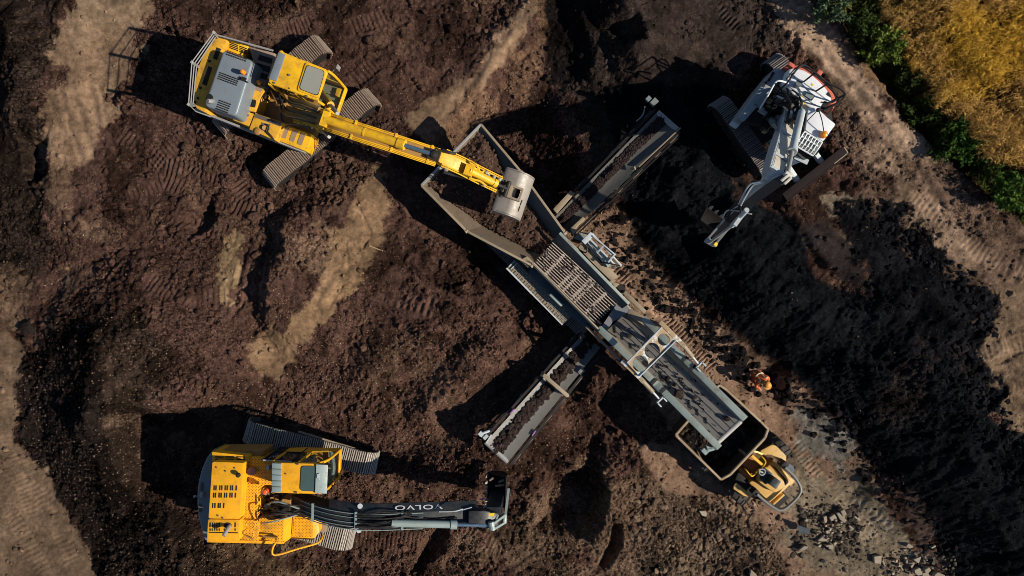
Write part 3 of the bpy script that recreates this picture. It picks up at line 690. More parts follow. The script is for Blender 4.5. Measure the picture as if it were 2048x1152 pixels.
def make_track(root, p0, p1, z0, width, height, pitch, mats, framemat, label=None):
    p0 = Vector((p0[0], p0[1], 0)); p1 = Vector((p1[0], p1[1], 0))
    ax = (p1 - p0).normalized(); sd = Vector((-ax.y, ax.x, 0)); L = (p1 - p0).length; r = height / 2
    # inner frame, rollers and links
    b = MB(); prof = []
    for k in range(9):
        a = math.pi / 2 + math.pi * k / 8; prof.append((r + (r - .09) * math.cos(a), r + (r - .09) * math.sin(a)))
    for k in range(9):
        a = -math.pi / 2 + math.pi * k / 8; prof.append((L - r + (r - .09) * math.cos(a), r + (r - .09) * math.sin(a)))
    N = len(prof); w2 = width * .28
    a_ = [p0 + ax * u + sd * w2 + ZUP * (z0 + v) for u, v in prof]; c_ = [p0 + ax * u - sd * w2 + ZUP * (z0 + v) for u, v in prof]
    b.add(a_ + c_, [list(range(N)), list(range(2 * N - 1, N - 1, -1))] + [[(i + 1) % N, i, i + N, (i + 1) % N + N] for i in range(N)])
    for u in (r, L - r):
        c = p0 + ax * u + ZUP * (z0 + r)
        b.cyl(c - sd * width * .34, c + sd * width * .34, r * .78, 18)
    for k in range(7):
        c = p0 + ax * (r + (L - 2 * r) * (k + .5) / 7) + ZUP * (z0 + .17)
        b.cyl(c - sd * width * .36, c + sd * width * .36, .11, 10)
    tr = b.build('track', framemat, root)
    me = shoe_mesh(width, pitch, mats)
    per = 2 * (L - 2 * r) + 2 * math.pi * r; n = int(round(per / pitch)); st = per / n
    for i in range(n):
        s = i * st; s1 = L - 2 * r; s2 = s1 + math.pi * r; s3 = s2 + s1
        if s < s1: u, v, a = r + s, 2 * r, 0.0
        elif s < s2: t = (s - s1) / r; u, v, a = L - r + r * math.sin(t), r + r * math.cos(t), t
        elif s < s3: continue
        else: t = (s - s3) / r; u, v, a = r - r * math.sin(t), r - r * math.cos(t), math.pi + t
        if v < .1: continue
        if s < s1: v -= .05 * math.sin(math.pi * s / s1)            # sag of the upper run
        o = bpy.data.objects.new('track_shoe', me)
        pos = p0 + ax * u + ZUP * (z0 + v)
        tx = ax * math.cos(a) - ZUP * math.sin(a); tz = ax * math.sin(a) + ZUP * math.cos(a)
        M = Matrix((tx, sd, tz)).transposed()
        o.rotation_euler = (M @ Matrix.Rotation(random.uniform(-.05, .05), 3, 'X') @ Matrix.Rotation(random.uniform(-.06, .06), 3, 'Y')).to_euler(); o.scale = (1, random.uniform(.97, 1.0), random.uniform(.7, 1.2)); place(o, tr, pos)
    return tr
def rail(b, pts, r=.02, mi=0, n=6): return b.tube(pts, r, n, mi)
def slots(b, K, cells, z, mi=0, h=.012):
    for q in cells: b.prism([K(x, y, z + h) for x, y in q], depth=h * 1.6, mi=mi)
def rect(x, y, w, h, ang=0.0):
    c, s = math.cos(math.radians(ang)), math.sin(math.radians(ang))
    return [(x + u * w / 2 * c - v * h / 2 * s, y + u * w / 2 * s + v * h / 2 * c) for u, v in ((-1, -1), (1, -1), (1, 1), (-1, 1))]
def grid_slots(K, x0, y0, ux, uy, nu, nv, du, dv, w, h):
    """rows of slots: u runs along (ux,uy)"""
    out = []; L = math.hypot(ux, uy); ux, uy = ux / L, uy / L; vx, vy = -uy, ux
    for j in range(nv):
        for i in range(nu):
            cx = x0 + ux * du * i + vx * dv * j; cy = y0 + uy * du * i + vy * dv * j
            out.append([(cx + a * ux * w / 2 + c * vx * h / 2, cy + a * uy * w / 2 + c * vy * h / 2) for a, c in ((-1, -1), (1, -1), (1, 1), (-1, 1))])
    return out
def make_cab(root, roof, zr, zf, fwd, mroof, mbody, front=.42, name='cab'):
    """roof = rear-left, front-left, front-right, rear-right in plan at height zr; the windscreen leans out by front"""
    roof = [Vector((p.x, p.y, zr)) for p in roof]
    rl, fl, fr, rr = roof; f = Vector((fwd.x, fwd.y, 0)).normalized()
    lo = [Vector((p.x, p.y, zf)) for p in roof]; zm = zf + .62
    b = MB()
    b.prism(rpoly(roof, .10, 4), depth=.10)
    ins = [Vector((p.x, p.y, 0)) for p in roof]; c = sum(ins, Vector()) / 4
    def P(i, z, e=0.0):
        q = lerp(ins[i], c, .03); q = q + f * (e if i in (1, 2) else 0); return Vector((q.x, q.y, z))
    for i in (0, 3): b.beam(P(i, zf), P(i, zr - .05), .09, .09)
    for i in (1, 2): b.tube(arc_pts([P(i, zf, front), P(i, zm, front), P(i, (zm + zr) / 2 + .15, front * .75), P(i, zr - .06)], 4), .045, 6)
    for a, c2 in ((0, 1), (3, 2)):
        m0 = lerp(P(a, zf), P(c2, zf), .55); b.beam(m0, Vector((m0.x, m0.y, zr - .05)), .07, .07)
        b.panel([P(a, zf), P(c2, zf, front), P(c2, zf + .30, front), P(a, zm)], .04)
    b.panel([P(0, zf), P(3, zf), P(3, zm), P(0, zm)], .05)
    b.panel([P(1, zf, front), P(2, zf, front), P(2, zf + .22, front), P(1, zf + .22, front)], .05)
    cab = b.build(name, mbody, root, .012, 1)
    part('cab_roof', mroof, cab, lambda q: q.prism(rpoly([lerp(p, c + ZUP * zr, .02) + ZUP * .02 for p in roof], .10, 4), depth=.03), .012)
    fl_ = MB().prism([P(0, zf + .06), P(1, zf + .06, front), P(2, zf + .06, front), P(3, zf + .06)], depth=.05).build('cab_floor', OLIVE, cab)
    for a, c2 in ((0, 1), (3, 2)):
        part('side_window', GLS, cab, lambda q: q.panel([P(a, zm), P(c2, zf + .3, front), P(c2, zr - .12, .02), P(a, zr - .12)], .012))
    part('windscreen', GLS, cab, lambda q: q.panel([P(1, zf + .22, front), P(2, zf + .22, front), P(2, zr - .10, .0), P(1, zr - .10, .0)], .012))
    part('rear_window', GLD, cab, lambda q: q.panel([P(0, zm), P(3, zm), P(3, zr - .12), P(0, zr - .12)], .012))
    s0 = lerp(lerp(P(0, 0), P(3, 0), .5), lerp(P(1, 0), P(2, 0), .5), .48); sd = Vector((-f.y, f.x, 0))
    def seat(q):
        q.box(s0 + ZUP * (zf + .55), f, .5, .48, .16); q.box(s0 - f * .24 + ZUP * (zf + 1.15), f, .14, .46, .62)
        q.box(s0 + sd * .32 + f * .06 + ZUP * (zf + .72), f, .42, .12, .12); q.box(s0 - sd * .32 + f * .06 + ZUP * (zf + .72), f, .42, .12, .12)
    part('operator_seat', SEAT, cab, seat, .03)
    def con(q):
        for k in (-1, 1):
            base = s0 + sd * .32 * k + f * .2 + ZUP * (zf + .7)
            q.tube([base, base + ZUP * .2 + f * .04], .018, 6); q.ball(base + ZUP * .22 + f * .04, .035)
        for k in (-.1, .1):
            base = s0 + sd * k + f * (.62 + front * .5) + ZUP * (zf + .06)
            q.tube([base, base + ZUP * .45 - f * .1], .015, 6); q.box(base + ZUP * .1 + f * .02, f, .22, .1, .03)
        q.box(s0 + f * (.62 + front * .2) - sd * .36 + ZUP * (zf + .95), f, .08, .22, .16)
    part('control_levers', BLK, cab, con)
    return cab
def beacon(root, c, r, mat):
    b = MB(); b.cyl(c - ZUP * .02, c + ZUP * .09, r, 12, r2=r * .82); b.ball(c + ZUP * .09, r * .82, sq=.5)
    b.cyl(c - ZUP * .14, c - ZUP * .02, r * .55, 10, 1)
    return b.build('beacon', [mat, BLK], root, smooth=True)
def bucket(root, c, f, wd, prof, mat, teeth=0, tdir=None, name='bucket'):
    """curved shell: prof = (forward, up) points of the shell; wd across"""
    f = Vector((f.x, f.y, 0)).normalized(); sd = Vector((-f.y, f.x, 0)); c = V(c); b = MB(); n = len(prof); t = .045
    cx = sum(p[0] for p in prof) / n; cy = sum(p[1] for p in prof) / n
    inn = [(x + (cx - x) * .09, y + (cy - y) * .09) for x, y in prof]
    for s in (-1, 1):
        pass
    def Q(u, v, s): return c + f * u + ZUP * v + sd * s * wd / 2
    vs = [Q(x, y, -1) for x, y in prof] + [Q(x, y, 1) for x, y in prof] + [Q(x, y, -1) for x, y in inn] + [Q(x, y, 1) for x, y in inn]
    fs = []
    for i in range(n - 1):
        fs.append([i, i + 1, n + i + 1, n + i]); fs.append([2 * n + i + 1, 2 * n + i, 3 * n + i, 3 * n + i + 1])
    fs += [[0, n, 3 * n, 2 * n], [n - 1, 3 * n - 1, 4 * n - 1, 2 * n - 1]]
    for i in range(n - 1):
        fs.append([i, 2 * n + i, 2 * n + i + 1, i + 1]); fs.append([n + i, n + i + 1, 3 * n + i + 1, 3 * n + i])
    b.add(vs, fs)
    for s in (-1, 1):               # side cheeks
        a = [Q(x, y, s * .97) for x, y in prof]; d = [Q(x, y, s * .93) for x, y in prof]
        b.add(a + d, [list(range(n)), list(range(2 * n - 1, n - 1, -1))] + [[(i + 1) % n, i, i + n, (i + 1) % n + n] for i in range(n)])
    o = b.build(name, mat, root, smooth=True)
    if teeth:
        u, v = prof[-1]; tv = V(tdir).normalized()
        for k in range(teeth):
            s = -1 + 2 * (k + .5) / teeth; q = Q(u, v, s * .95)
            part('tooth', GROUS, o, lambda z_: z_.add([q + sd * .05 + f * .03, q - sd * .05 + f * .03, q - sd * .05 - f * .03, q + sd * .05 - f * .03, q + tv * .2 + sd * .02, q + tv * .2 - sd * .02],
                 [[0, 1, 2, 3], [0, 1, 5, 4], [2, 3, 4, 5], [1, 2, 5], [3, 0, 4]]))
    return o

# ------------------------------------------------------------------ yellow excavator loading the hopper (upper left)
def excavator_a():
    c0 = W(593, 211, .4)
    R = thing('excavator', 'yellow crawler excavator with blue-grey engine hood loading the screening hopper', 'excavator', (c0.x, c0.y, 0))
    fw = (K2(800, 522, 3.5) - K1(720, 590, 1.8)); fw = Vector((fw.x, fw.y, 0)).normalized(); sd = Vector((-fw.y, fw.x, 0))
    t0, t1 = K1(607, 1020, .85), K1(1280, 470, .85); g = (t1 - t0).normalized(); n_ = Vector((-g.y, g.x, 0))
    make_track(R, t0, t1, -.04, .66, .78, .19, [SHOE_A, GROUSA, BLK], DKM)
    make_track(R, t0 + n_ * 2.2 - g * .15, t1 + n_ * 2.2 - g * .15, -.04, .66, .78, .19, [SHOE_A, GROUSA, BLK], DKM)
    m0 = lerp(t0, t1, .5)
    part('undercarriage', DKM, R, lambda b: (b.box(Vector((m0.x, m0.y, .8)) + n_ * 1.1, n_, 2.2, 1.1, .35), b.cyl(Vector((c0.x, c0.y, .75)), Vector((c0.x, c0.y, 1.1)), .62, 24)), .03)
    # slewing platform
    part('platform', YELG, R, lambda b: b.prism([K1(330, 125, 1.45), K1(670, 215, 1.45), K1(1010, 340, 1.45), K1(930, 560, 1.45), K1(960, 640, 1.4), K1(900, 800, 1.45), K1(640, 745, 1.45), K1(200, 560, 1.45), K1(210, 420, 1.45)], 1.08), .03)
    cw = [K1(x, y, 2.25) for x, y in ((365, 118), (300, 104), (262, 140), (222, 200), (184, 285), (160, 380), (150, 470), (150, 520), (168, 566), (225, 595), (262, 470), (335, 200))]
    C = part('counterweight', YELD, R, lambda b: b.prism(cw, 1.1, scale=.97), .05)
    part('lifting_eye', DKM, C, lambda b: [b.prism([K1(x + dx, y + dy, 2.262) for dx, dy in ((-7, -9), (8, -5), (6, 9), (-8, 6))], depth=.03) for x, y in ((252, 262), (193, 433), (178, 500), (160, 525))])
    part('grille', BLK, C, lambda b: (b.prism([K1(x, y, 2.268) for x, y in ((300, 175), (325, 185), (300, 255), (275, 245))], depth=.03), b.prism([K1(x, y, 2.268) for x, y in ((245, 295), (268, 303), (232, 420), (205, 408))], depth=.03)))
    part('side_skirt', STEEL, R, lambda b: (b.beam(K1(165, 575, 1.75), K1(870, 848, 1.45), .07, .22), b.beam(K1(175, 585, 1.35), K1(860, 850, 1.2), .05, .10)), .02)
    # engine hood
    hp = rpoly([K1(340, 188, 2.68), K1(533, 262, 2.68), K1(424, 618, 2.68), K1(215, 548, 2.68)], .14, 5)
    Hd = part('engine_hood', HOOD, R, lambda b: b.prism(hp, 1.9, scale=1.04), .07, seg=3)
    part('hood_rim', YELG, R, lambda b: b.prism([K1(322, 178, 2.1), K1(545, 262, 2.1), K1(432, 632, 2.1), K1(196, 552, 2.1)], 1.4), .02)
    part('vent_slots', BLK, Hd, lambda b: slots(b, K1, grid_slots(K1, 368, 205, 125, 45, 9, 2, 15.5, 15, 10, 9) + grid_slots(K1, 322, 338, 115, 42, 8, 4, 17, 13, 12, 8) + grid_slots(K1, 318, 515, 65, 24, 5, 5, 17, 14, 12, 8), 2.68))
    part('exhaust_recess', BLK, Hd, lambda b: b.prism([K1(240 + 36 * math.cos(a) * .7 + 12, 505 + 34 * math.sin(a), 2.69) for a in [i * math.pi / 5 for i in range(10)]], depth=.02))
    part('exhaust_pipe', STEEL, Hd, lambda b: b.tube(arc_pts([K1(276, 516, 2.62), K1(262, 520, 2.80), K1(240, 518, 2.9)], 4), .065, 10), smooth=True)
    beacon(Hd, K1(470, 335, 2.86), .07, LAMP)
    part('hood_latch', DKM, Hd, lambda b: (b.tube([K1(440, 370, 2.70), K1(500, 400, 2.72)], .018, 6), b.box(K1(468, 376, 2.76), fw, .12, .1, .08)))
    # left deck with grille and tread pads
    part('side_grille_box', YEL, R, lambda b: b.prism([K1(372, 118, 2.05), K1(500, 165, 2.05), K1(470, 232, 2.05), K1(345, 185, 2.05)], 1.4), .03)
    part('vent_slots', BLK, R, lambda b: slots(b, K1, [[(382 + 4 * 0, 140 + 11 * j), (436, 160 + 11 * j), (434, 166 + 11 * j), (380, 146 + 11 * j)] for j in range(4)] + [[(446, 164 + 11 * j), (492, 181 + 11 * j), (490, 187 + 11 * j), (444, 170 + 11 * j)] for j in range(4)], 2.05))
    part('left_deck', PADG, R, lambda b: b.prism([K1(500, 165, 1.98), K1(672, 212, 1.98), K1(600, 430, 1.98), K1(490, 395, 1.98), K1(535, 270, 1.98)], 1.4), .02)
    for q in (((572, 222), (656, 246), (648, 280), (562, 254)), ((556, 274), (644, 300), (634, 336), (546, 306)), ((538, 322), (626, 348), (616, 384), (530, 354))):
        part('tread_pad', BLK, R, lambda b: b.prism([K1(x, y, 1.995) for x, y in q], depth=.02))
    part('deck_panel', YELD, R, lambda b: (b.prism([K1(505, 392, 2.06), K1(604, 428, 2.06), K1(545, 590, 2.06), K1(437, 560, 2.06)], 1.4),), .03)
    part('deck_opening', BLK, R, lambda b: b.prism(rpoly([K1(488, 500, 2.066), K1(552, 512, 2.066), K1(545, 562, 2.066), K1(476, 545, 2.066)], .05, 3), depth=.02))
    part('tread_pad', PADG, R, lambda b: b.prism([K1(505, 402, 2.075), K1(592, 432, 2.075), K1(582, 460, 2.075), K1(496, 430, 2.075)], depth=.02))
    beacon(R, K1(572, 400, 2.2), .065, LAMP)
    # right side: filler panel, tank with exposed compartment, front tool box
    part('filler_panel', YELD, R, lambda b: b.prism([K1(432, 565, 2.02), K1(540, 600, 2.02), K1(505, 682, 2.02), K1(400, 640, 2.02)], 1.3), .03)
    part('filler_cap', PADM, R, lambda b: [b.cyl(K1(x, y, 2.0), K1(x, y, 2.06), r, 12) for x, y, r in ((462, 632, .06), (498, 610, .035), (445, 600, .03), (475, 580, .03))])
    T = part('tank', YELD, R, lambda b: b.prism([K1(545, 592, 2.05), K1(722, 655, 2.05), K1(672, 770, 2.05), K1(505, 700, 2.05)], 1.25), .03)
    part('tank_recess', PADM, T, lambda b: b.prism([K1(585, 655, 2.056), K1(640, 668, 2.056), K1(625, 720, 2.056), K1(572, 700, 2.056)], depth=.02))
    part('filler_neck', YELG, T, lambda b: (b.cyl(K1(605, 690, 2.02), K1(605, 690, 2.12), .07, 12), b.ball(K1(562, 712, 2.08), .11, sq=.4)))
    part('hose', HOSE, T, lambda b: (b.tube(arc_pts([K1(620, 670, 2.1), K1(632, 690, 2.16), K1(625, 715, 2.13), K1(650, 745, 2.1), K1(670, 775, 2.0)]), .022, 6)))
    part('edge_stripe', PADM, T, lambda b: b.prism([K1(550, 600, 2.057), K1(715, 660, 2.057), K1(706, 682, 2.057), K1(540, 622, 2.057)], depth=.02))
    B = part('tool_box', YEL, R, lambda b: b.prism([K1(728, 663, 1.72), K1(912, 733, 1.72), K1(872, 842, 1.72), K1(692, 772, 1.72)], 1.1), .035)
    for x, y in ((737, 718), (790, 740), (840, 762)):
        part('tread_pad', PADG, B, lambda b: b.prism(rpoly([K1(*q, 1.735) for q in rect(x, y, 32, 78, 20)], .03, 2), depth=.02))
    part('step', YELD, R, lambda b: [b.beam(K1(918 + k * 5, 752 + k * 3 + 15 * j, 1.5 - .2 * j), K1(948, 768 + 15 * j, 1.5 - .2 * j), .04, .03) for j in range(4) for k in (0,)] + [b.tube([K1(915, 745, 1.6), K1(888, 838, 1.0)], .02, 6), b.tube([K1(950, 762, 1.6), K1(920, 845, 1.0)], .02, 6)])
    part('bundle_rail', STEEL, R, lambda b: [rail(b, [K1(300, 100 - 3, 2.35), K1(660, 196, 2.2)], .03), rail(b, [K1(285, 92, 2.5), K1(520, 158, 2.4)], .018)])
    # rear guard rails
    posts = [(K1(280, 78, 3.05), K1(305, 112, 2.2)), (K1(140, 270, 3.05), K1(185, 300, 2.2)), (K1(118, 540, 3.05), K1(160, 545, 2.2))]
    def rr(b):
        for a, c in posts: b.beam(Vector((a.x, a.y, a.z)), c, .07, .07)
        for k in (0, .33, .66):
            rail(b, [lerp(a, c, k) for a, c in posts], .016)
        rail(b, [lerp(*posts[2], 0), K1(165, 585, 2.4), K1(260, 620, 2.3)], .016)
    part('guard_rail', STEEL, R, rr)
    # cab
    roof = [K1(702, 196, 3.0), K1(1012, 320, 3.0), K1(942, 518, 3.0), K1(626, 402, 3.0)]
    cab = make_cab(R, roof, 3.0, 1.3, fw, YEL, YEL, .12)
    part('roof_rear_panel', HOOD, cab, lambda b: b.prism([K1(694, 204, 3.06), K1(738, 220, 3.06), K1(680, 392, 3.06), K1(632, 374, 3.06)], depth=.12), .015)
    part('skylight_frame', YEL, cab, lambda b: b.prism(rpoly([K1(868, 268, 3.055), K1(1002, 318, 3.055), K1(952, 502, 3.055), K1(812, 450, 3.055)], .08, 4), depth=.06), .012)
    part('skylight', SKYL, cab, lambda b: b.prism(rpoly([K1(878, 288, 3.075), K1(988, 326, 3.075), K1(945, 482, 3.075), K1(828, 440, 3.075)], .10, 5), depth=.05))
    part('skylight_seal', BLK, cab, lambda b: b.prism(rpoly([K1(875, 284, 3.066), K1(992, 325, 3.066), K1(947, 487, 3.066), K1(824, 442, 3.066)], .10, 5), depth=.05))
    part('roof_bolt', PADM, cab, lambda b: [b.cyl(K1(x, y, 3.0), K1(x, y, 3.05), r, 8) for x, y, r in ((762, 352, .035), (835, 248, .02), (765, 437, .02), (875, 488, .03), (668, 402, .03))])
    part('mirror', STEEL, cab, lambda b: (b.tube([K1(1040, 330, 2.4), K1(1062, 300, 2.6), K1(1085, 322, 2.6)], .016, 6), b.box(K1(1070, 298, 2.7), sd, .12, .04, .25)))
    part('cab_step', YEL, R, lambda b: b.prism([K1(1068, 432, 1.5), K1(1098, 440, 1.5), K1(1082, 495, 1.5), K1(1054, 482, 1.5)], 1.2), .02)
    part('hand_grip', BLK, cab, lambda b: b.tube([K1(690, 215, 3.1), K1(655, 290, 3.14), K1(628, 375, 3.1)], .018, 6))
    # boom, stick, bucket
    foot = K1(745, 575, 1.9)
    bp = [K1(735, 575, 2.0), K1(850, 610, 2.75), K1(980, 640, 3.35), K2(100, 295, 3.7), K2(300, 360, 3.85), K2(500, 424, 3.82), K2(700, 490, 3.7), K2(800, 522, 3.6)]
    def on(b_): return b_
    line = [bp[0] + (bp[-1] - bp[0]) * 0 for _ in bp]
    bs = arc_pts(bp, 3); N = len(bs)
    wh = [(.29 + .02 * math.sin(3 * i / N), .30 + .38 * math.sin(math.pi * min(1, (i + 2) / N) ** .9)) for i in range(N)]
    BM = part('boom', YELG, R, lambda b: b.sweep(bs, wh, sd), .02)
    def pipes(b):
        for s, r in ((.175, .020), (.215, .016), (-.175, .02), (-.215, .016), (-.25, .012)):
            b.tube([q + sd * s + ZUP * (.02 - abs(s) * .1) for q in bs[2:]], r, 6)
        for i in range(3, N - 2, 4):
            for s in (-1, 1): b.box(bs[i] + sd * s * .19 + ZUP * .04, fw, .05, .12, .05)
    part('hydraulic_pipe', YEL, BM, pipes)
    c_a, c_b, c_c = bs[7] + ZUP * .18, bs[16] + ZUP * .16, bs[-2] + ZUP * .16
    part('arm_cylinder', YEL, BM, lambda b: (b.cyl(c_a, c_b, .115, 16), b.cyl(lerp(c_a, c_b, .93), lerp(c_a, c_b, 1.02), .135, 16), b.cyl(lerp(c_a, c_b, .5), lerp(c_a, c_b, .52), .125, 16), b.box(c_a + ZUP * .1, fw, .16, .40, .22)), smooth=True)
    part('cylinder_rod', ROD, BM, lambda b: b.cyl(c_b, c_c, .055, 12), smooth=True)
    part('rod_clevis', DKM, BM, lambda b: (b.ball(c_c, .13), b.box(c_c + ZUP * .05, fw, .3, .26, .25)))
    for s in (-1, 1):
        q0 = c0 + fw * .95 + sd * s * .42; q0 = Vector((q0.x, q0.y, 1.45)); q1 = bs[8] + sd * s * .33 - ZUP * .35
        cy = part('boom_cylinder', YELD, R, lambda b: b.cyl(q0, lerp(q0, q1, .62), .105, 14), smooth=True)
        part('cylinder_rod', STEEL, cy, lambda b: b.cyl(lerp(q0, q1, .6), q1, .05, 10), smooth=True)
    def hoses(b):
        rnd = random.Random(3)
        for k in range(13):
            s = rnd.uniform(-.34, .34); a = c0 + fw * rnd.uniform(-.25, .2) + sd * (s * 1.2 + .1); a = Vector((a.x, a.y, rnd.uniform(1.7, 2.05)))
            m1 = bs[1] + sd * s * 1.1 + ZUP * rnd.uniform(.05, .28); e = bs[5] + sd * s * .9 + ZUP * rnd.uniform(.03, .12)
            b.tube(arc_pts([a, lerp(a, m1, .6) + ZUP * .2, m1, lerp(m1, e, .5) + ZUP * .06, e], 5), rnd.choice((.022, .028, .034)), 6, rnd.choice((0, 0, 1)))
    part('hose_bundle', [YELG, HOSE], R, hoses, smooth=True)
    def valves(b):
        rnd = random.Random(5)
        for k in range(26):
            q = c0 + fw * rnd.uniform(-.75, .1) + sd * rnd.uniform(-.42, .40); b.box(Vector((q.x, q.y, rnd.uniform(1.55, 1.95))), fw, rnd.uniform(.06, .22), rnd.uniform(.05, .16), .2, rnd.choice((0, 0, 0, 1, 2)))
    part('valve_block', [DKM, STEEL, YELG], R, valves, .01, seg=1)
    s0, s1 = K2b(60, 235, 3.72), K2b(900, 640, 2.62)
    st = [s0, K2b(180, 290, 3.66), K2b(420, 400, 3.4), K2b(650, 520, 3.05), s1]
    SK = part('stick', YEL, R, lambda b: b.sweep(st, [(.26, .28), (.36, .45), (.34, .5), (.24, .4), (.20, .25)], sd), .03)
    k0, k1, k2 = K2b(500, 450, 3.5), K2b(840, 620, 3.0), K2b(985, 690, 2.8)
    part('bucket_cylinder', YEL, SK, lambda b: (b.cyl(k0, k1, .10, 14), b.box(k0 + ZUP * .06, fw, .22, .3, .2), b.cyl(lerp(k0, k1, .9), lerp(k0, k1, 1.03), .12, 14)), smooth=True)
    part('cylinder_rod', DKM, SK, lambda b: b.cyl(k1, k2, .05, 10), smooth=True)
    def sp(b):
        for s, r in ((.17, .022), (.22, .018), (-.18, .022), (-.23, .018)):
            b.tube([q + sd * s + ZUP * .02 for q in st[1:]], r, 6)
        b.tube(arc_pts([K2b(520, 330, 3.5), K2b(600, 390, 3.5), K2b(640, 470, 3.3), K2b(700, 470, 3.2), K2b(760, 500, 3.1)]), .03, 6)
        b.tube(arc_pts([K2b(500, 550, 3.3), K2b(580, 575, 3.25), K2b(640, 590, 3.2), K2b(720, 650, 3.1)]), .03, 6)
    part('hydraulic_pipe', YEL, SK, sp)
    part('hose', HOSE, SK, lambda b: (b.tube(arc_pts([K2b(170, 470, 3.4), K2b(300, 510, 3.2), K2b(470, 550, 3.2)]), .045, 8), b.tube(arc_pts([K2b(160, 190, 3.8), K2b(240, 220, 3.8), K2b(325, 240, 3.7)]), .04, 8)), smooth=True)
    part('hose_fitting', STEEL, SK, lambda b: [b.ball(K2b(x, y, z), r) for x, y, z, r in ((720, 480, 3.2, .06), (750, 505, 3.1, .05), (890, 570, 3.0, .06), (820, 540, 3.1, .05), (690, 640, 3.1, .05), (210, 430, 3.5, .08), (490, 510, 3.35, .05), (130, 420, 3.5, .05))])
    # bucket seen from above, back of the shell up
    bc = K2b(1065, 745, 2.35)
    prof = [(-.42, -.55), (-.44, -.25), (-.40, -.02), (-.30, .04), (-.02, .07), (.0, .075), (.10, .05), (.22, .0), (.32, -.10), (.40, -.26), (.43, -.45), (.40, -.62), (.30, -.8)]
    BK = bucket(R, bc, fw, 1.28, prof, BUCK)
    part('hitch', SCRT, BK, lambda b: (b.beam(bc - fw * .35 + sd * .16 + ZUP * .10, bc + fw * .24 + sd * .16 + ZUP * .12, .06, .2), b.beam(bc - fw * .35 - sd * .16 + ZUP * .10, bc + fw * .24 - sd * .16 + ZUP * .12, .06, .2), b.box(bc + fw * .22 + ZUP * .20, fw, .06, .38, .12), b.box(bc - fw * .12 + ZUP * .21, fw, .16, .34, .12)), .02)
    part('hitch_slot', BLK, BK, lambda b: b.prism(rpoly([bc + fw * a + sd * c + ZUP * .10 for a, c in ((.02, -.12), (.18, -.12), (.18, .12), (.02, .12))], .05, 3), depth=.04))
    part('linkage', DKM, BK, lambda b: [b.beam(k2 + sd * s, bc - fw * .28 + sd * s + ZUP * .16, .07, .14) for s in (-.15, .15)] + [b.cyl(k2 - sd * .22, k2 + sd * .22, .06, 10), b.cyl(bc - fw * .3 - sd * .24 + ZUP * .16, bc - fw * .3 + sd * .24 + ZUP * .16, .055, 10), b.beam(s1, bc - fw * .35 + ZUP * .0, .2, .2)])
    part('weld_mark', DKM, BK, lambda b: [b.beam(bc + fw * .30 + sd * a + ZUP * (-.055), bc + fw * .30 + sd * (a - .15) + ZUP * (-.055), .018, .02) for a in (-.1, -.28)])
excavator_a()

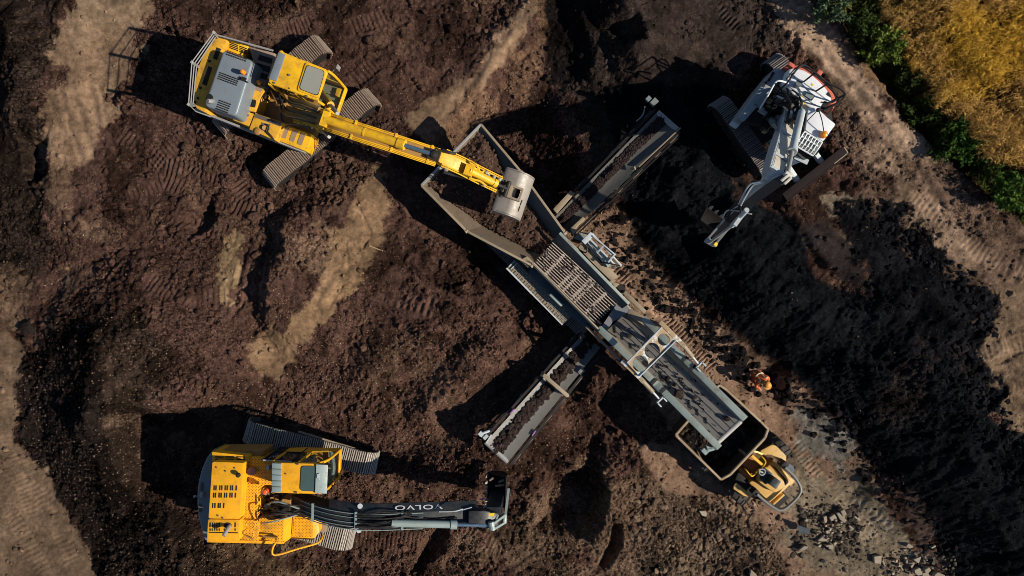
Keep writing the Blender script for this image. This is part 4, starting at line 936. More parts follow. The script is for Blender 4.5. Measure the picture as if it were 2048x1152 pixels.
# ------------------------------------------------------------------ yellow excavator with charcoal boom (lower left)
def excavator_b():
    c0 = W(585, 985, .4)
    R = thing('excavator', 'yellow crawler excavator with charcoal lettered boom digging at the lower left', 'excavator', (c0.x, c0.y, 0))
    fw = Vector((1, -.02, 0)).normalized(); sd = Vector((-fw.y, fw.x, 0))
    make_track(R, K4(462, 165, .88), K4(1432, 418, .88), 0, .70, .8, .19, [SHOE_B, GROUS, BLK], DKM)
    make_track(R, K4(287, 732, .88), K4(1257, 985, .88), 0, .70, .8, .19, [SHOE_B, GROUS, BLK], DKM)
    part('undercarriage', DKM, R, lambda b: (b.box(Vector((c0.x, c0.y, .8)), Vector((.25, .97, 0)), 2.4, 1.1, .35), b.cyl(Vector((c0.x, c0.y, .75)), Vector((c0.x, c0.y, 1.1)), .65, 24)), .03)
    part('track_guard', SCRT, R, lambda b: b.beam(K4(880, 160, .72), K4(1300, 285, .72), .05, .05))
    part('platform', YELG, R, lambda b: b.prism([K4(235, 330, 1.4), K4(1100, 300, 1.4), K4(1100, 560, 1.4), K4(820, 640, 1.4), K4(820, 780, 1.4), K4(1020, 830, 1.4), K4(1000, 940, 1.4), K4(240, 960, 1.4)], 1.08), .03)
    cw = [K4(x, y, 1.95) for x, y in ((262, 285), (240, 300), (200, 350), (163, 430), (138, 520), (127, 600), (126, 700), (135, 790), (155, 880), (182, 972), (230, 980), (260, 700), (280, 400))]
    C = part('counterweight', CWT, R, lambda b: b.prism(cw, 1.1, scale=.98), .07, seg=3)
    part('lifting_eye', PADM, C, lambda b: [b.prism(rpoly([K4(*q, 1.962) for q in rect(x, y, 20, 62, a)], .04, 3), depth=.03) for x, y, a in ((163, 570, 4), (150, 728, -4))])
    part('rear_camera', STEEL, C, lambda b: (b.ball(K4(160, 632, 2.0), .06), b.box(K4(160, 632, 2.02), fw, .1, .16, .08), b.tube([K4(160, 634, 1.95), K4(108, 642, 1.9)], .012, 6), b.ball(K4(108, 642, 1.9), .04)))
    Hd = part('engine_hood', YELB, R, lambda b: b.prism(rpoly([K4(240, 385, 2.5), K4(475, 393, 2.5), K4(443, 812, 2.5), K4(211, 806, 2.5)], .05, 3), 1.4), .04)
    part('hood_step', YELB, R, lambda b: b.prism(rpoly([K4(208, 813, 2.42), K4(446, 816, 2.42), K4(440, 972, 2.42), K4(200, 972, 2.42)], .04, 3), 1.4), .03)
    part('side_rim', YELB, R, lambda b: b.prism([K4(200, 965, 2.2), K4(450, 968, 2.2), K4(775, 978, 2.1), K4(770, 998, 2.1), K4(200, 985, 2.2)], 1.2), .02)
    cells = []
    for y, xs in ((580, (254, 268, 296, 311, 337, 352, 377, 391, 418)), (634, (250, 264, 291, 306, 332, 347, 372, 387, 412)), (711, (243, 260, 285, 299, 325))):
        cells += [rect(x, y, 8, 36, 3) for x in xs]
    part('vent_slots', BLK, Hd, lambda b: slots(b, K4, cells, 2.5))
    part('hood_bolt', PADM, Hd, lambda b: [b.cyl(K4(x, y, 2.5), K4(x, y, 2.53), .022, 8) for x, y in ((272, 428), (407, 432), (338, 455), (282, 786), (318, 803))])
    part('vent_slots', BLK, R, lambda b: slots(b, K4, [rect(x, 855, 8, 34, 3) for x in (224, 242, 258, 274, 290, 410)] + [rect(x, 890, 7, 16, 3) for x in (224, 240, 258, 275, 292, 330, 350, 410)] + [rect(322, 912, 215, 6, 1)], 2.42))
    part('exhaust_recess', BLK, R, lambda b: b.prism([K4(355 + 30 * math.cos(a), 860 + 24 * math.sin(a), 2.43) for a in [i * math.pi / 6 for i in range(12)]], depth=.02))
    part('exhaust_pipe', STEEL, R, lambda b: b.tube([K4(372, 858, 2.4), K4(350, 890, 2.62), K4(325, 935, 2.75)], .055, 10), smooth=True)
    part('hood_handle', YELB, R, lambda b: (b.tube([K4(457, 640, 2.25), K4(468, 650, 2.32), K4(468, 690, 2.32), K4(457, 700, 2.25)], .014, 6), b.tube([K4(578, 650, 2.2), K4(598, 656, 2.28), K4(598, 705, 2.28), K4(578, 712, 2.2)], .016, 6)))
    G = part('side_grille_box', YELB, R, lambda b: b.prism([K4(236, 310, 2.2), K4(512, 340, 2.2), K4(512, 388, 2.2), K4(236, 384, 2.2)], 1.3), .03)
    part('vent_slots', BLK, G, lambda b: slots(b, K4, [[(x0, 345 + 18 * j), (x0 + 62, 347 + 18 * j), (x0 + 62, 354 + 18 * j), (x0, 352 + 18 * j)] for x0 in (262, 335, 420) for j in (0, 1)], 2.2))
    part('side_door', YELG, R, lambda b: b.prism([K4(250, 300, 1.95), K4(620, 300, 1.95), K4(620, 345, 1.95), K4(512, 345, 1.95), K4(250, 320, 1.95)], 1.1), .03)
    part('left_deck', PERF, R, lambda b: b.prism([K4(470, 392, 2.12), K4(512, 350, 2.12), K4(690, 360, 2.12), K4(690, 560, 2.12), K4(470, 548, 2.12)], 1.4), .01)
    part('service_deck', PERF, R, lambda b: b.prism([K4(466, 552, 2.14), K4(582, 550, 2.14), K4(570, 808, 2.14), K4(458, 806, 2.14)], 1.4), .01)
    part('filler_deck', PERF, R, lambda b: b.prism([K4(449, 814, 2.16), K4(586, 816, 2.16), K4(582, 985, 2.16), K4(444, 978, 2.16)], 1.3), .01)
    part('deck_hatch', YELB, R, lambda b: [b.tube([K4(x + r * math.cos(a), y + r * math.sin(a), 2.165) for a in [i * math.pi / 8 for i in range(16)]], .012, 5, closed=True) for x, y, r in ((525, 850, 32), (512, 918, 36))])
    part('fluid_cap', PINK, R, lambda b: b.cyl(K4(530, 456, 2.1), K4(530, 456, 2.26), .115, 18), smooth=True)
    part('warning_box', LGT, R, lambda b: b.box(K4(652, 430, 2.25), fw, .09, .11, .2))
    beacon(R, K4(637, 603, 2.55), .085, LAMPR)
    T = part('tank', PERF, R, lambda b: b.prism([K4(590, 800, 2.1), K4(772, 812, 2.1), K4(765, 992, 2.1), K4(584, 986, 2.1)], 1.2), .01)
    part('tank_front', YELB, R, lambda b: (b.hexa([K4(772, 812, 2.1), K4(833, 793, 1.72), K4(824, 955, 1.72), K4(765, 992, 2.1)], [K4(772, 812, 1.2), K4(833, 793, 1.2), K4(824, 955, 1.2), K4(765, 992, 1.2)])), .02)
    B = part('tool_box', YELB, R, lambda b: b.prism([K4(836, 790, 1.7), K4(985, 800, 1.7), K4(1030, 815, 1.6), K4(1035, 905, 1.6), K4(988, 968, 1.7), K4(826, 958, 1.7)], 1.1), .03)
    part('tread_plate', PERF, B, lambda b: b.prism([K4(848, 805, 1.712), K4(985, 810, 1.712), K4(985, 945, 1.712), K4(840, 942, 1.712)], depth=.02))
    part('step', PADG, R, lambda b: b.prism([K4(1036, 840, 1.3), K4(1088, 845, 1.3), K4(1085, 912, 1.3), K4(1036, 910, 1.3)], 1.1), .02)
    part('handrail', YELB, R, lambda b: b.tube(arc_pts([K4(725, 945, 2.12), K4(712, 985, 2.35), K4(688, 1030, 2.4), K4(705, 1080, 2.35), K4(880, 1030, 2.1), K4(1030, 985, 1.8), K4(1062, 930, 1.5)], 3), .028, 8), smooth=True)
    part('tank_handle', YELG, R, lambda b: b.tube([K4(585, 935, 2.13), K4(620, 940, 2.24), K4(720, 950, 2.24), K4(730, 975, 2.12)], .025, 6))
    part('filler_hose', YELG, R, lambda b: b.tube(arc_pts([K4(470, 900, 2.2), K4(480, 930, 2.22), K4(540, 960, 2.22), K4(545, 970, 2.2)], 4), .02, 6))
    part('mirror', BLK, R, lambda b: (b.tube([K4(700, 985, 2.1), K4(715, 1030, 2.2)], .014, 6), b.box(K4(730, 1040, 2.25), sd, .18, .05, .16)))
    part('hood_post', DKM, R, lambda b: (b.tube([K4(472, 480, 2.1), K4(430, 484, 2.6)], .03, 8), b.ball(K4(432, 484, 2.62), .07)))
    roof = [K4(683, 388, 3.0), K4(1040, 396, 3.0), K4(1030, 625, 3.0), K4(680, 615, 3.0)]
    cab = make_cab(R, roof, 3.0, 1.3, fw, YELB, YELB, .16)
    part('roof_rear_panel', GREYP, cab, lambda b: [b.prism([K4(683, 396 + 44 * k, 3.06), K4(752, 398 + 44 * k, 3.06), K4(750, 438 + 44 * k, 3.06), K4(682, 436 + 44 * k, 3.06)], depth=.12) for k in range(5)], .014)
    part('skylight', SKYG, cab, lambda b: b.prism(rpoly([K4(903, 418, 3.05), K4(1010, 418, 3.05), K4(1003, 606, 3.05), K4(893, 602, 3.05)], .08, 4), depth=.05))
    part('sun_visor', GREYP, cab, lambda b: b.hexa([K4(1012, 404, 3.09), K4(1100, 408, 2.98), K4(1092, 622, 2.98), K4(1003, 620, 3.09)], [K4(1012, 404, 3.05), K4(1100, 408, 2.94), K4(1092, 622, 2.94), K4(1003, 620, 3.05)]), .012)
    part('visor_lamp', LGT, cab, lambda b: (b.box(K4(1024, 493, 3.11), sd, .12, .05, .04), b.beam(K4(1034, 475, 3.1), K4(1034, 520, 3.1), .015, .02)))
    part('roof_bolt', PADM, cab, lambda b: [b.box(K4(x, y, 3.045), fw, .07, .03, .03) for x, y in ((870, 403), (858, 612), (700, 398), (695, 612))] + [b.cyl(K4(787, 475, 3.0), K4(787, 475, 3.05), .02, 8)])
    part('front_guard', DKM, cab, lambda b: [b.tube([K4(1118 + 0 * k, 380 + 34 * k, 1.75), K4(1128, 395 + 34 * k, 1.5)], .03, 6) for k in range(5)])
    part('cab_nose', CWT, cab, lambda b: b.tube(arc_pts([K4(1120, 300, 1.55), K4(1140, 400, 1.6), K4(1135, 480, 1.6), K4(1105, 545, 1.6)], 4), .06, 8), smooth=True)
    d0, d1 = K4(618, 371, 2.85), K4(832, 381, 2.85)
    DR = part('cab_door', BLK, R, lambda b: (b.beam(d0 - ZUP * .02, d1 - ZUP * .02, .05, .05), b.beam(d0 - ZUP * 1.45, d1 - ZUP * 1.45, .05, .05), b.beam(d0, d0 - ZUP * 1.47, .05, .05), b.beam(d1, d1 - ZUP * 1.47, .06, .05), b.beam(d0 - ZUP * .95, d1 - ZUP * .95, .05, .04), b.panel([d0 - ZUP * .97, d1 - ZUP * .97, d1 - ZUP * 1.45, d0 - ZUP * 1.45], .03)), .008)
    part('door_window', GLD, DR, lambda b: b.panel([d0 - ZUP * .04, d1 - ZUP * .04, d1 - ZUP * .95, d0 - ZUP * .95], .012))
    part('door_rim', LGT, DR, lambda b: b.beam(d0 + ZUP * .012, d1 + ZUP * .012, .025, .02))
    # dark lettered boom
    bp = [K5(-80, 470, 1.95), K5(60, 530, 2.45), K5(250, 590, 2.85), K5(500, 628, 3.0), K5(750, 632, 2.95), K5(1000, 622, 2.8), K5(1300, 612, 2.55), K5(1560, 600, 2.3)]
    bs = arc_pts(bp, 3); N = len(bs)
    wh = [(.44, .32 + .36 * math.sin(math.pi * (i + 1.5) / (N + 3))) for i in range(N)]
    BM = part('boom', CHAR, R, lambda b: b.sweep(bs, wh, sd), .02)
    ch0 = [q + sd * .21 - ZUP * .012 for q in bs[6:22]]; ch1 = [q + sd * .42 - ZUP * .17 for q in bs[6:22]]
    def chamf(b):
        n = len(ch0); b.add(ch0 + ch1 + [q - ZUP * .03 for q in ch0] + [q - ZUP * .03 for q in ch1], [[i, i + 1, n + i + 1, n + i] for i in range(n - 1)] + [[3 * n + i, 3 * n + i + 1, 2 * n + i + 1, 2 * n + i] for i in range(n - 1)] + [[n + i, n + i + 1, 3 * n + i + 1, 3 * n + i] for i in range(n - 1)])
    part('added_boom_chamfer', CHAR, BM, chamf)  # sloped plate added so the sun reaches the lettering
    def pipes(b):
        for s, r in ((.19, .022), (.08, .018), (-.06, .02), (-.16, .022), (-.24, .022)):
            b.tube([q + sd * s + ZUP * .03 for q in bs[2:17]], r * .62, 6)
        for i in (4, 9, 14): b.box(bs[i] + ZUP * .07, fw, .06, .5, .05)
    part('hydraulic_pipe', GREYP, BM, pipes, smooth=True)
    def hz(b):
        rnd = random.Random(9)
        for k in range(9):
            s = rnd.uniform(-.2, .22); a = bs[9] + sd * s + ZUP * .06; e = bs[rnd.choice((15, 17, 19))] + sd * rnd.uniform(-.1, .25) + ZUP * .08
            m1 = lerp(a, e, .5) + sd * rnd.uniform(-.12, .1) + ZUP * rnd.uniform(.04, .2)
            b.tube(arc_pts([a, m1, e], 6), rnd.choice((.02, .026, .03)), 6, 0)
        for k in range(10):
            s = rnd.uniform(-.5, .4); a = Vector((c0.x - rnd.uniform(.1, .5), c0.y + s, rnd.uniform(1.6, 2.2))); e = bs[2] + sd * rnd.uniform(-.2, .2) + ZUP * .08
            b.tube(arc_pts([a, lerp(a, e, .4) + ZUP * rnd.uniform(.1, .5) + sd * rnd.uniform(-.2, .2), e], 6), rnd.choice((.02, .028, .034)), 6, rnd.choice((0, 0, 1)))
    part('hose_bundle', [HOSE, GREYP], R, hz, smooth=True)
    def valves(b):
        rnd = random.Random(15)
        for k in range(34):
            q = K4(rnd.uniform(585, 800), rnd.uniform(600, 790), 1.6); b.box(Vector((q.x, q.y, rnd.uniform(1.5, 1.9))), fw, rnd.uniform(.06, .2), rnd.uniform(.05, .16), .2, rnd.choice((0, 0, 0, 1)))
    part('valve_block', [DKM, STEEL], R, valves, .01, seg=1)
    c_a, c_b, c_c = K5(815, 650, 3.05), K5(1395, 665, 2.65), K5(1690, 672, 2.42)
    part('arm_cylinder', GREYP, BM, lambda b: (b.cyl(c_a, c_b, .10, 16), b.cyl(lerp(c_a, c_b, .9), c_b, .125, 16)), smooth=True)
    part('cylinder_rod', ROD, BM, lambda b: b.cyl(c_b, c_c, .05, 12), smooth=True)
    part('work_lamp', LGT, BM, lambda b: [b.cyl(K5(x, y, z), K5(x, y, z + .16), .07, 12) for x, y, z in ((535, 500, 2.85), (525, 716, 2.85))])
    # lettering on the added plate, sloped to catch the sun
    fc = bpy.data.curves.new('boom_lettering', 'FONT'); fc.body = 'VOLVO'; fc.size = .34; fc.extrude = .004; fc.align_x = 'CENTER'; fc.align_y = 'CENTER'; fc.offset = .004; fc.space_character = 1.12
    tmp = bpy.data.objects.new('tmp', fc); COL.objects.link(tmp)
    bpy.context.view_layer.update()
    me = bpy.data.meshes.new_from_object(tmp.evaluated_get(bpy.context.evaluated_depsgraph_get())); bpy.data.objects.remove(tmp)
    me.name = 'boom_lettering'; me.materials.clear(); me.materials.append(TEXT)
    o = bpy.data.objects.new('boom_lettering', me)
    tq = (bs[18] - bs[15]); along = Vector((tq.x, tq.y, tq.z)).normalized()
    down = (ch1[9] - ch0[9]).normalized(); up = -(down - along * along.dot(down)).normalized(); nr = (-along).cross(up).normalized()
    M = Matrix((-along, up, nr)).transposed()
    o.rotation_euler = M.to_euler(); o.scale = (1.08, .52, 1)
    c_ = (ch0[9] + ch1[9] + ch0[10] + ch1[10]) / 4
    place(o, BM, c_ + nr * .008)
    # stick hanging down at the end of the boom, linkage and toothed bucket
    e0 = K5(1600, 590, 2.45)
    SK = part('stick', CHAR, R, lambda b: (b.sweep([K5(1500, 610, 2.55), K5(1640, 620, 2.5), K5(1770, 630, 2.3)], [(.40, .3), (.50, .6), (.40, .7)], sd), b.beam(K5(1720, 560, 2.2), K5(1760, 400, .75), .34, .42, up=fw)), .03)
    part('stick_plate', YTAG, SK, lambda b: b.prism([K5(x, y, 2.44) for x, y in ((1680, 565), (1732, 560), (1728, 590), (1676, 590))], depth=.02))
    part('linkage', GREYP, R, lambda b: (b.cyl(K5(1700, 640, 2.5), K5(1715, 712, 2.5), .09, 12), b.beam(K5(1715, 660, 2.5), K5(1830, 575, 2.1), .06, .08), b.beam(K5(1730, 700, 2.4), K5(1830, 640, 2.0), .06, .08), b.beam(K5(1822, 640, 2.0), K5(1858, 345, 1.55), .07, .09), b.cyl(K5(1822, 580, 2.05), K5(1818, 640, 2.05), .07, 10), b.beam(K5(1715, 690, 2.45), K5(1765, 580, 2.3), .04, .05)))
    bc = K5(1760, 350, .95)
    prof = [(.30, .42), (.36, .20), (.33, -.1), (.20, -.32), (0, -.42), (-.22, -.36), (-.40, -.18)]
    bucket(R, bc, fw, .95, [(x * .8, y * .8) for x, y in prof], DKM, 5, Vector((-.25, 0, .9)))
    part('bucket_edge', SCRT, R, lambda b: [b.beam(K5(x, y, .95), K5(x + dx, y + dy, 1.0), .05, .06) for x, y, dx, dy in ((1740, 320, 80, -10), (1720, 405, 90, 30), (1750, 440, 70, -5), (1690, 270, 30, -20), (1770, 285, 50, -20))])
    part('loose_ribbon', PURP, R, lambda b: b.tube(arc_pts([K5(1600, 440, 1.6), K5(1640, 435, 1.65), K5(1670, 450, 1.6), K5(1705, 480, 1.6)], 4), .018, 5))
    part('hose', LGT, R, lambda b: (b.tube(arc_pts([K5(1440, 535, 2.7), K5(1530, 510, 2.7)], 4), .016, 5), b.tube(arc_pts([K5(1565, 500, 2.2), K5(1610, 520, 2.2), K5(1655, 500, 2.1), K5(1650, 480, 2.1)], 4), .014, 5), b.tube(arc_pts([K5(1240, 550, 2.7), K5(1380, 545, 2.75), K5(1450, 525, 2.7)], 4), .02, 5)))
excavator_b()

# ------------------------------------------------------------------ white excavator with dozer blade (upper right)
CHG = paint('grey_housing', (0.25, 0.28, 0.29), 0.4, dirt=0.2, grime=.25)  # even grey over the right-hand housing
def excavator_c():
    G0 = 0.85; c0 = K3b(760, 700, 1.6)
    R = thing('excavator', 'white crawler excavator with faded red rear and dozer blade beside the black heap', 'excavator', (c0.x, c0.y, G0))
    fw = (K3b(315, 790, 2.5) - K3b(665, 240, 2.5)); fw = Vector((fw.x, fw.y, 0)).normalized(); sd = Vector((-fw.y, fw.x, 0))
    zt = G0 + .8
    t0, t1 = K3b(105, 565, zt), K3c(770, 330, zt)
    make_track(R, t0, t1, G0, .52, .8, .165, [SHOE_C, GROUSC, BLK], DKM)
    g = (t1 - t0).normalized(); n_ = Vector((-g.y, g.x, 0))
    make_track(R, t0 + n_ * 2.0 - g * .12, t1 + n_ * 2.0 - g * .1, G0, .52, .8, .165, [SHOE_C, GROUSC, BLK], DKM)
    m0 = lerp(t0, t1, .5) + n_ * 1.0
    part('undercarriage', DKM, R, lambda b: (b.box(Vector((m0.x, m0.y, G0 + .75)), n_, 2.0, 1.0, .35), b.cyl(Vector((m0.x, m0.y, G0 + .7)), Vector((m0.x, m0.y, G0 + 1.05)), .55, 24)), .03)
    # dozer blade
    b0, b1 = K3c(870, 545, 1.35), K3c(1480, 70, 1.35); ba = (b1 - b0).normalized(); bn = Vector((ba.y, -ba.x, 0))
    BL = part('dozer_blade', BLADE, R, lambda b: (b.panel([b0, b1, b1 + bn * .30 - ZUP * .45, b0 + bn * .30 - ZUP * .45], .05), b.panel([b0 - bn * .02, b1 - bn * .02, b1 + bn * .22 - ZUP * .02, b0 + bn * .22 - ZUP * .02], .05), b.panel([b0 + bn * .22, b1 + bn * .22, b1 + bn * .3 - ZUP * .45, b0 + bn * .3 - ZUP * .45], .04)), .015)
    part('blade_edge', SCRT, BL, lambda b: (b.beam(b1 + bn * .02, b1 + bn * .22, .05, .06), b.beam(b1 + bn * .23 - ba * .02, b1 - ba * .5 + bn * .23, .025, .05)))
    for s in (-.45, .45):
        q = lerp(b0, b1, .5) + ba * s; part('blade_arm', LGT, R, lambda b: b.beam(q - ZUP * .2, Vector((m0.x, m0.y, G0 + .55)) + ba * s * .9, .14, .18), .02)
    # platform, rear housing, right-hand body
    part('platform', DKM, R, lambda b: b.prism([K3b(680, 260, 2.2), K3b(1270, 620, 2.2), K3b(1290, 830, 2.2), K3b(1060, 1110, 2.2), K3b(800, 960, 2.2), K3b(560, 840, 2.2), K3b(360, 800, 2.2)], G0 + 1.05), .03)
    cw = [K3b(x, y, 2.9) for x, y in ((765, 225), (840, 208), (930, 208), (1010, 232), (1100, 285), (1185, 360), (1255, 440), (1305, 520), (1330, 600), (1290, 690), (1250, 600), (1200, 520), (1050, 400), (900, 300))]
    part('counterweight', RED, R, lambda b: b.prism(cw, G0 + 1.0, scale=.985), .06, seg=3)
    rh = [K3b(x, y, 3.05) for x, y in ((830, 245), (905, 238), (990, 262), (1070, 310), (1150, 380), (1225, 460), (1275, 545), (1270, 600), (1180, 640), (1120, 700), (900, 560), (780, 400))]
    RH = part('engine_hood', WHT, R, lambda b: b.prism(rh, G0 + 1.2), .07, seg=3)
    part('hood_seam', LGT, RH, lambda b: (b.beam(K3b(870, 310, 3.06), K3b(1250, 590, 3.06), .02, .02), b.beam(K3b(815, 420, 3.06), K3b(1120, 640, 3.06), .025, .03)))
    part('side_vent', BLK, RH, lambda b: (b.prism(rpoly([K3b(1242, 485, 3.06), K3b(1278, 555, 3.06), K3b(1215, 520, 3.06)], .04, 3), depth=.02), b.prism([K3b(1200, 585, 3.06), K3b(1250, 600, 3.06), K3b(1205, 680, 3.06), K3b(1160, 660, 3.06)], depth=.02)))
    part('vent_slots', BLK, RH, lambda b: [b.prism([K3b(*q, 3.063) for q in rect(x, y, 12, 12, 30)], depth=.02) for x, y in ((867, 456), (883, 466), (899, 477))])
    part('warning_sticker', YTAG, RH, lambda b: [b.prism([K3b(*q, 3.062) for q in rect(x, y, 22, 20, 30)], depth=.02) for x, y in ((1074, 416), (965, 530), (980, 612))])
    part('exhaust_stub', CWT, RH, lambda b: (b.tube([K3b(905, 430, 3.0), K3b(935, 395, 3.3)], .09, 10), b.prism([K3b(*q, 3.12) for q in rect(1050, 530, 90, 60, 35)], depth=.1)), smooth=True)
    part('rear_lamp', RED, R, lambda b: (b.box(K3b(1145, 298, 2.95), sd, .14, .2, .18), b.box(K3b(855, 205, 3.0), fw, .1, .16, .12)), .02)
    rb = [K3b(x, y, 2.75) for x, y in ((690, 235), (800, 262), (790, 350), (690, 400), (560, 580), (450, 700), (370, 790), (325, 795), (298, 765), (310, 730), (520, 440))]
    RBd = part('right_housing', CHG, R, lambda b: b.prism(rb, G0 + 1.05), .07, seg=3)
    part('panel_seam', DKM, RBd, lambda b: (b.beam(K3b(560, 390, 2.76), K3b(650, 440, 2.76), .015, .02), b.beam(K3b(470, 620, 2.76), K3b(520, 650, 2.76), .015, .02), b.prism([K3b(*q, 2.765) for q in rect(640, 330, 110, 28, -58)], depth=.02), b.prism([K3b(*q, 2.765) for q in rect(575, 410, 70, 20, -58)], depth=.02)))
    part('filler_cap', CWT, RBd, lambda b: b.cyl(K3b(520, 610, 2.72), K3b(520, 610, 2.80), .12, 16))
    part('handrail', WHT, R, lambda b: b.tube(arc_pts([K3b(520, 670, 2.7), K3b(600, 540, 3.2), K3b(680, 400, 3.35), K3b(730, 375, 3.4), K3b(820, 400, 3.3)], 4), .025, 8), smooth=True)
    part('step', LGT, R, lambda b: (b.prism([K3b(*q, 2.0) for q in ((470, 720), (570, 790), (520, 830), (420, 760))], depth=.06), b.prism([K3b(*q, 2.3) for q in ((540, 640), (620, 690), (580, 740), (500, 690))], depth=.06)), .01)
    part('mirror', LGT, R, lambda b: (b.beam(K3b(325, 800, 2.6), K3b(290, 850, 2.7), .03, .03), b.box(K3b(262, 828, 2.8), sd, .22, .08, .2)), .01)
    # guard rail round the rear
    def rr(b):
        z = 3.75
        top = [K3b(820, 385, z), K3b(960, 210, z), K3b(1100, 290, z), K3b(1240, 400, z), K3b(1350, 450, z), K3b(1415, 520, z), K3b(1350, 600, z), K3b(1190, 690, z)]
        rail(b, arc_pts(top, 4), .028)
        rail(b, arc_pts([K3b(800, 360, 3.45), K3b(930, 225, 3.45), K3b(1090, 310, 3.45), K3b(1230, 430, 3.45), K3b(1330, 540, 3.45), K3b(1280, 600, 3.45), K3b(1160, 600, 3.45)], 4), .022)
        for q in top[:4] + top[5:]:
            c = Vector((lerp(q.x, c0.x, .07), lerp(q.y, c0.y, .07), 2.95)); rail(b, [q, c], .024)
        rail(b, [K3b(1150, 680, 3.2), K3b(1235, 720, 3.2), K3b(1285, 660, 3.2)], .022)
    part('guard_rail', BLK, R, rr, smooth=True)
    # cab with roof guard
    zc = G0 + 2.85
    rp = rpoly([K3b(1035, 655, zc), K3b(1120, 655, zc), K3b(1240, 770, zc), K3b(1318, 828, zc), K3b(1185, 1010, zc), K3b(1000, 890, zc)], .05, 3)
    CB = part('cab', WHT, R, lambda b: b.prism(rp, zc - .12), .03)
    base = [K3b(1035, 655, zc), K3b(1318, 828, zc), K3b(1125, 1150, zc), K3b(890, 1010, zc)]
    part('cab_body', WHT, CB, lambda b: (b.prism([Vector((p.x, p.y, G0 + 1.75)) for p in base], G0 + 1.05), [b.beam(Vector((p.x, p.y, G0 + 1.7)), Vector((p.x, p.y, zc - .06)), .09, .09) for p in (lerp(base[0], base[2], .05), lerp(base[1], base[3], .05))]), .02)
    for i in range(4):
        p_, q_ = base[i], base[(i + 1) % 4]
        part('cab_window', GLD, CB, lambda b: b.panel([lerp(Vector((p_.x, p_.y, G0 + 1.75)), Vector((q_.x, q_.y, G0 + 1.75)), .04), lerp(Vector((q_.x, q_.y, G0 + 1.75)), Vector((p_.x, p_.y, G0 + 1.75)), .04), lerp(Vector((q_.x, q_.y, zc - .1)), Vector((p_.x, p_.y, zc - .1)), .04), lerp(Vector((p_.x, p_.y, zc - .1)), Vector((q_.x, q_.y, zc - .1)), .04)], .015))
    part('skylight', SKYL, CB, lambda b: b.panel([K3b(1000, 895, zc - .05), K3b(1182, 1012, zc - .05), K3b(1095, 1150, zc - .12), K3b(900, 1040, zc - .12)], .02))
    g0, g1, g2, g3 = K3b(990, 905, zc + .02), K3b(1175, 1020, zc + .02), K3b(1078, 1160, zc - .08), K3b(890, 1050, zc - .08)
    def gr(b):
        for k in range(7):
            a, c = lerp(g0, g1, k / 6), lerp(g3, g2, k / 6); m1 = lerp(a, c, .6) + ZUP * .03; b.tube(arc_pts([a, m1, c], 4), .018, 6)
        for k in range(4): b.tube([lerp(g0, g3, k / 3), lerp(g1, g2, k / 3)], .022, 6)
    part('roof_guard', WHT, CB, gr, smooth=True)
    part('sun_blind', CWT, CB, lambda b: b.prism([lerp(g0, g3, .03) - ZUP * .04, lerp(g1, g2, .03) - ZUP * .04, lerp(g1, g2, .5) - ZUP * .04, lerp(g0, g3, .5) - ZUP * .04], depth=.02))
    part('front_visor', LGT, CB, lambda b: b.beam(K3c(1000, 165, 2.9), K3c(1130, 225, 2.9), .14, .05))
    beacon(CB, K3b(1188, 940, zc + .05), .10, LAMP)
    part('aerial', BLK, CB, lambda b: (b.tube(arc_pts([K3b(1140, 690, zc + .05), K3b(1170, 780, zc + .25), K3b(1192, 900, zc + .1)], 4), .013, 5), b.tube([K3b(1120, 690, zc + .05), K3b(1015, 800, zc + .15)], .012, 5), b.ball(K3b(1135, 680, zc + .1), .06)))
    # boom raised high, stick reaching down over the heap
    f0 = K3b(760, 640, 2.4)
    bp = [W(1576, 220, 2.3), W(1584, 232, 3.1), W(1578, 262, 4.0), W(1568, 300, 4.8), W(1560, 328, 5.3), W(1556, 345, 5.5)]
    bs = arc_pts(bp, 4); N = len(bs)
    bd = bs[-1] - bs[0]; bf = Vector((bd.x, bd.y, 0)).normalized(); bsd = Vector((-bf.y, bf.x, 0))
    BM = part('boom', [LGT, CREAM], R, lambda b: b.sweep(bs, [(.27 + .03 * math.sin(math.pi * i / N), .28 + .3 * math.sin(math.pi * (i + 1) / (N + 2))) for i in range(N)], bsd, 0, 1))  # cream top over grey sides: lit and shaded faces put into colour
    def bpipes(b):
        for s in (-.19, -.23, .18): b.tube([q + bsd * s + ZUP * .03 for q in bs[1:]], .02, 6)
        for k in range(4, N, 5): b.box(bs[k] + ZUP * .06, bf, .06, .42, .05)
    part('hydraulic_pipe', LGT, BM, bpipes, smooth=True)
    c_a, c_b, c_c = K3b(960, 700, 3.7), K3b(860, 1120, 5.0), K3c(925, 340, 5.55)
    part('arm_cylinder', LGT, BM, lambda b: (b.cyl(c_a, c_b, .095, 14), b.cyl(lerp(c_a, c_b, .93), c_b, .12, 14)), smooth=True)
    part('cylinder_rod', STEEL, BM, lambda b: b.cyl(c_b, c_c, .05, 10), smooth=True)
    for s in (-1, 1):
        q0 = c0 + fw * .55 + sd * s * .3; q0 = Vector((q0.x, q0.y, 2.1)); q1 = bs[8] + bsd * s * .22 - ZUP * .35
        cy = part('boom_cylinder', CWT, R, lambda b: b.cyl(q0, lerp(q0, q1, .6), .09, 12), smooth=True)
        part('cylinder_rod', STEEL, cy, lambda b: b.cyl(lerp(q0, q1, .58), q1, .045, 10), smooth=True)
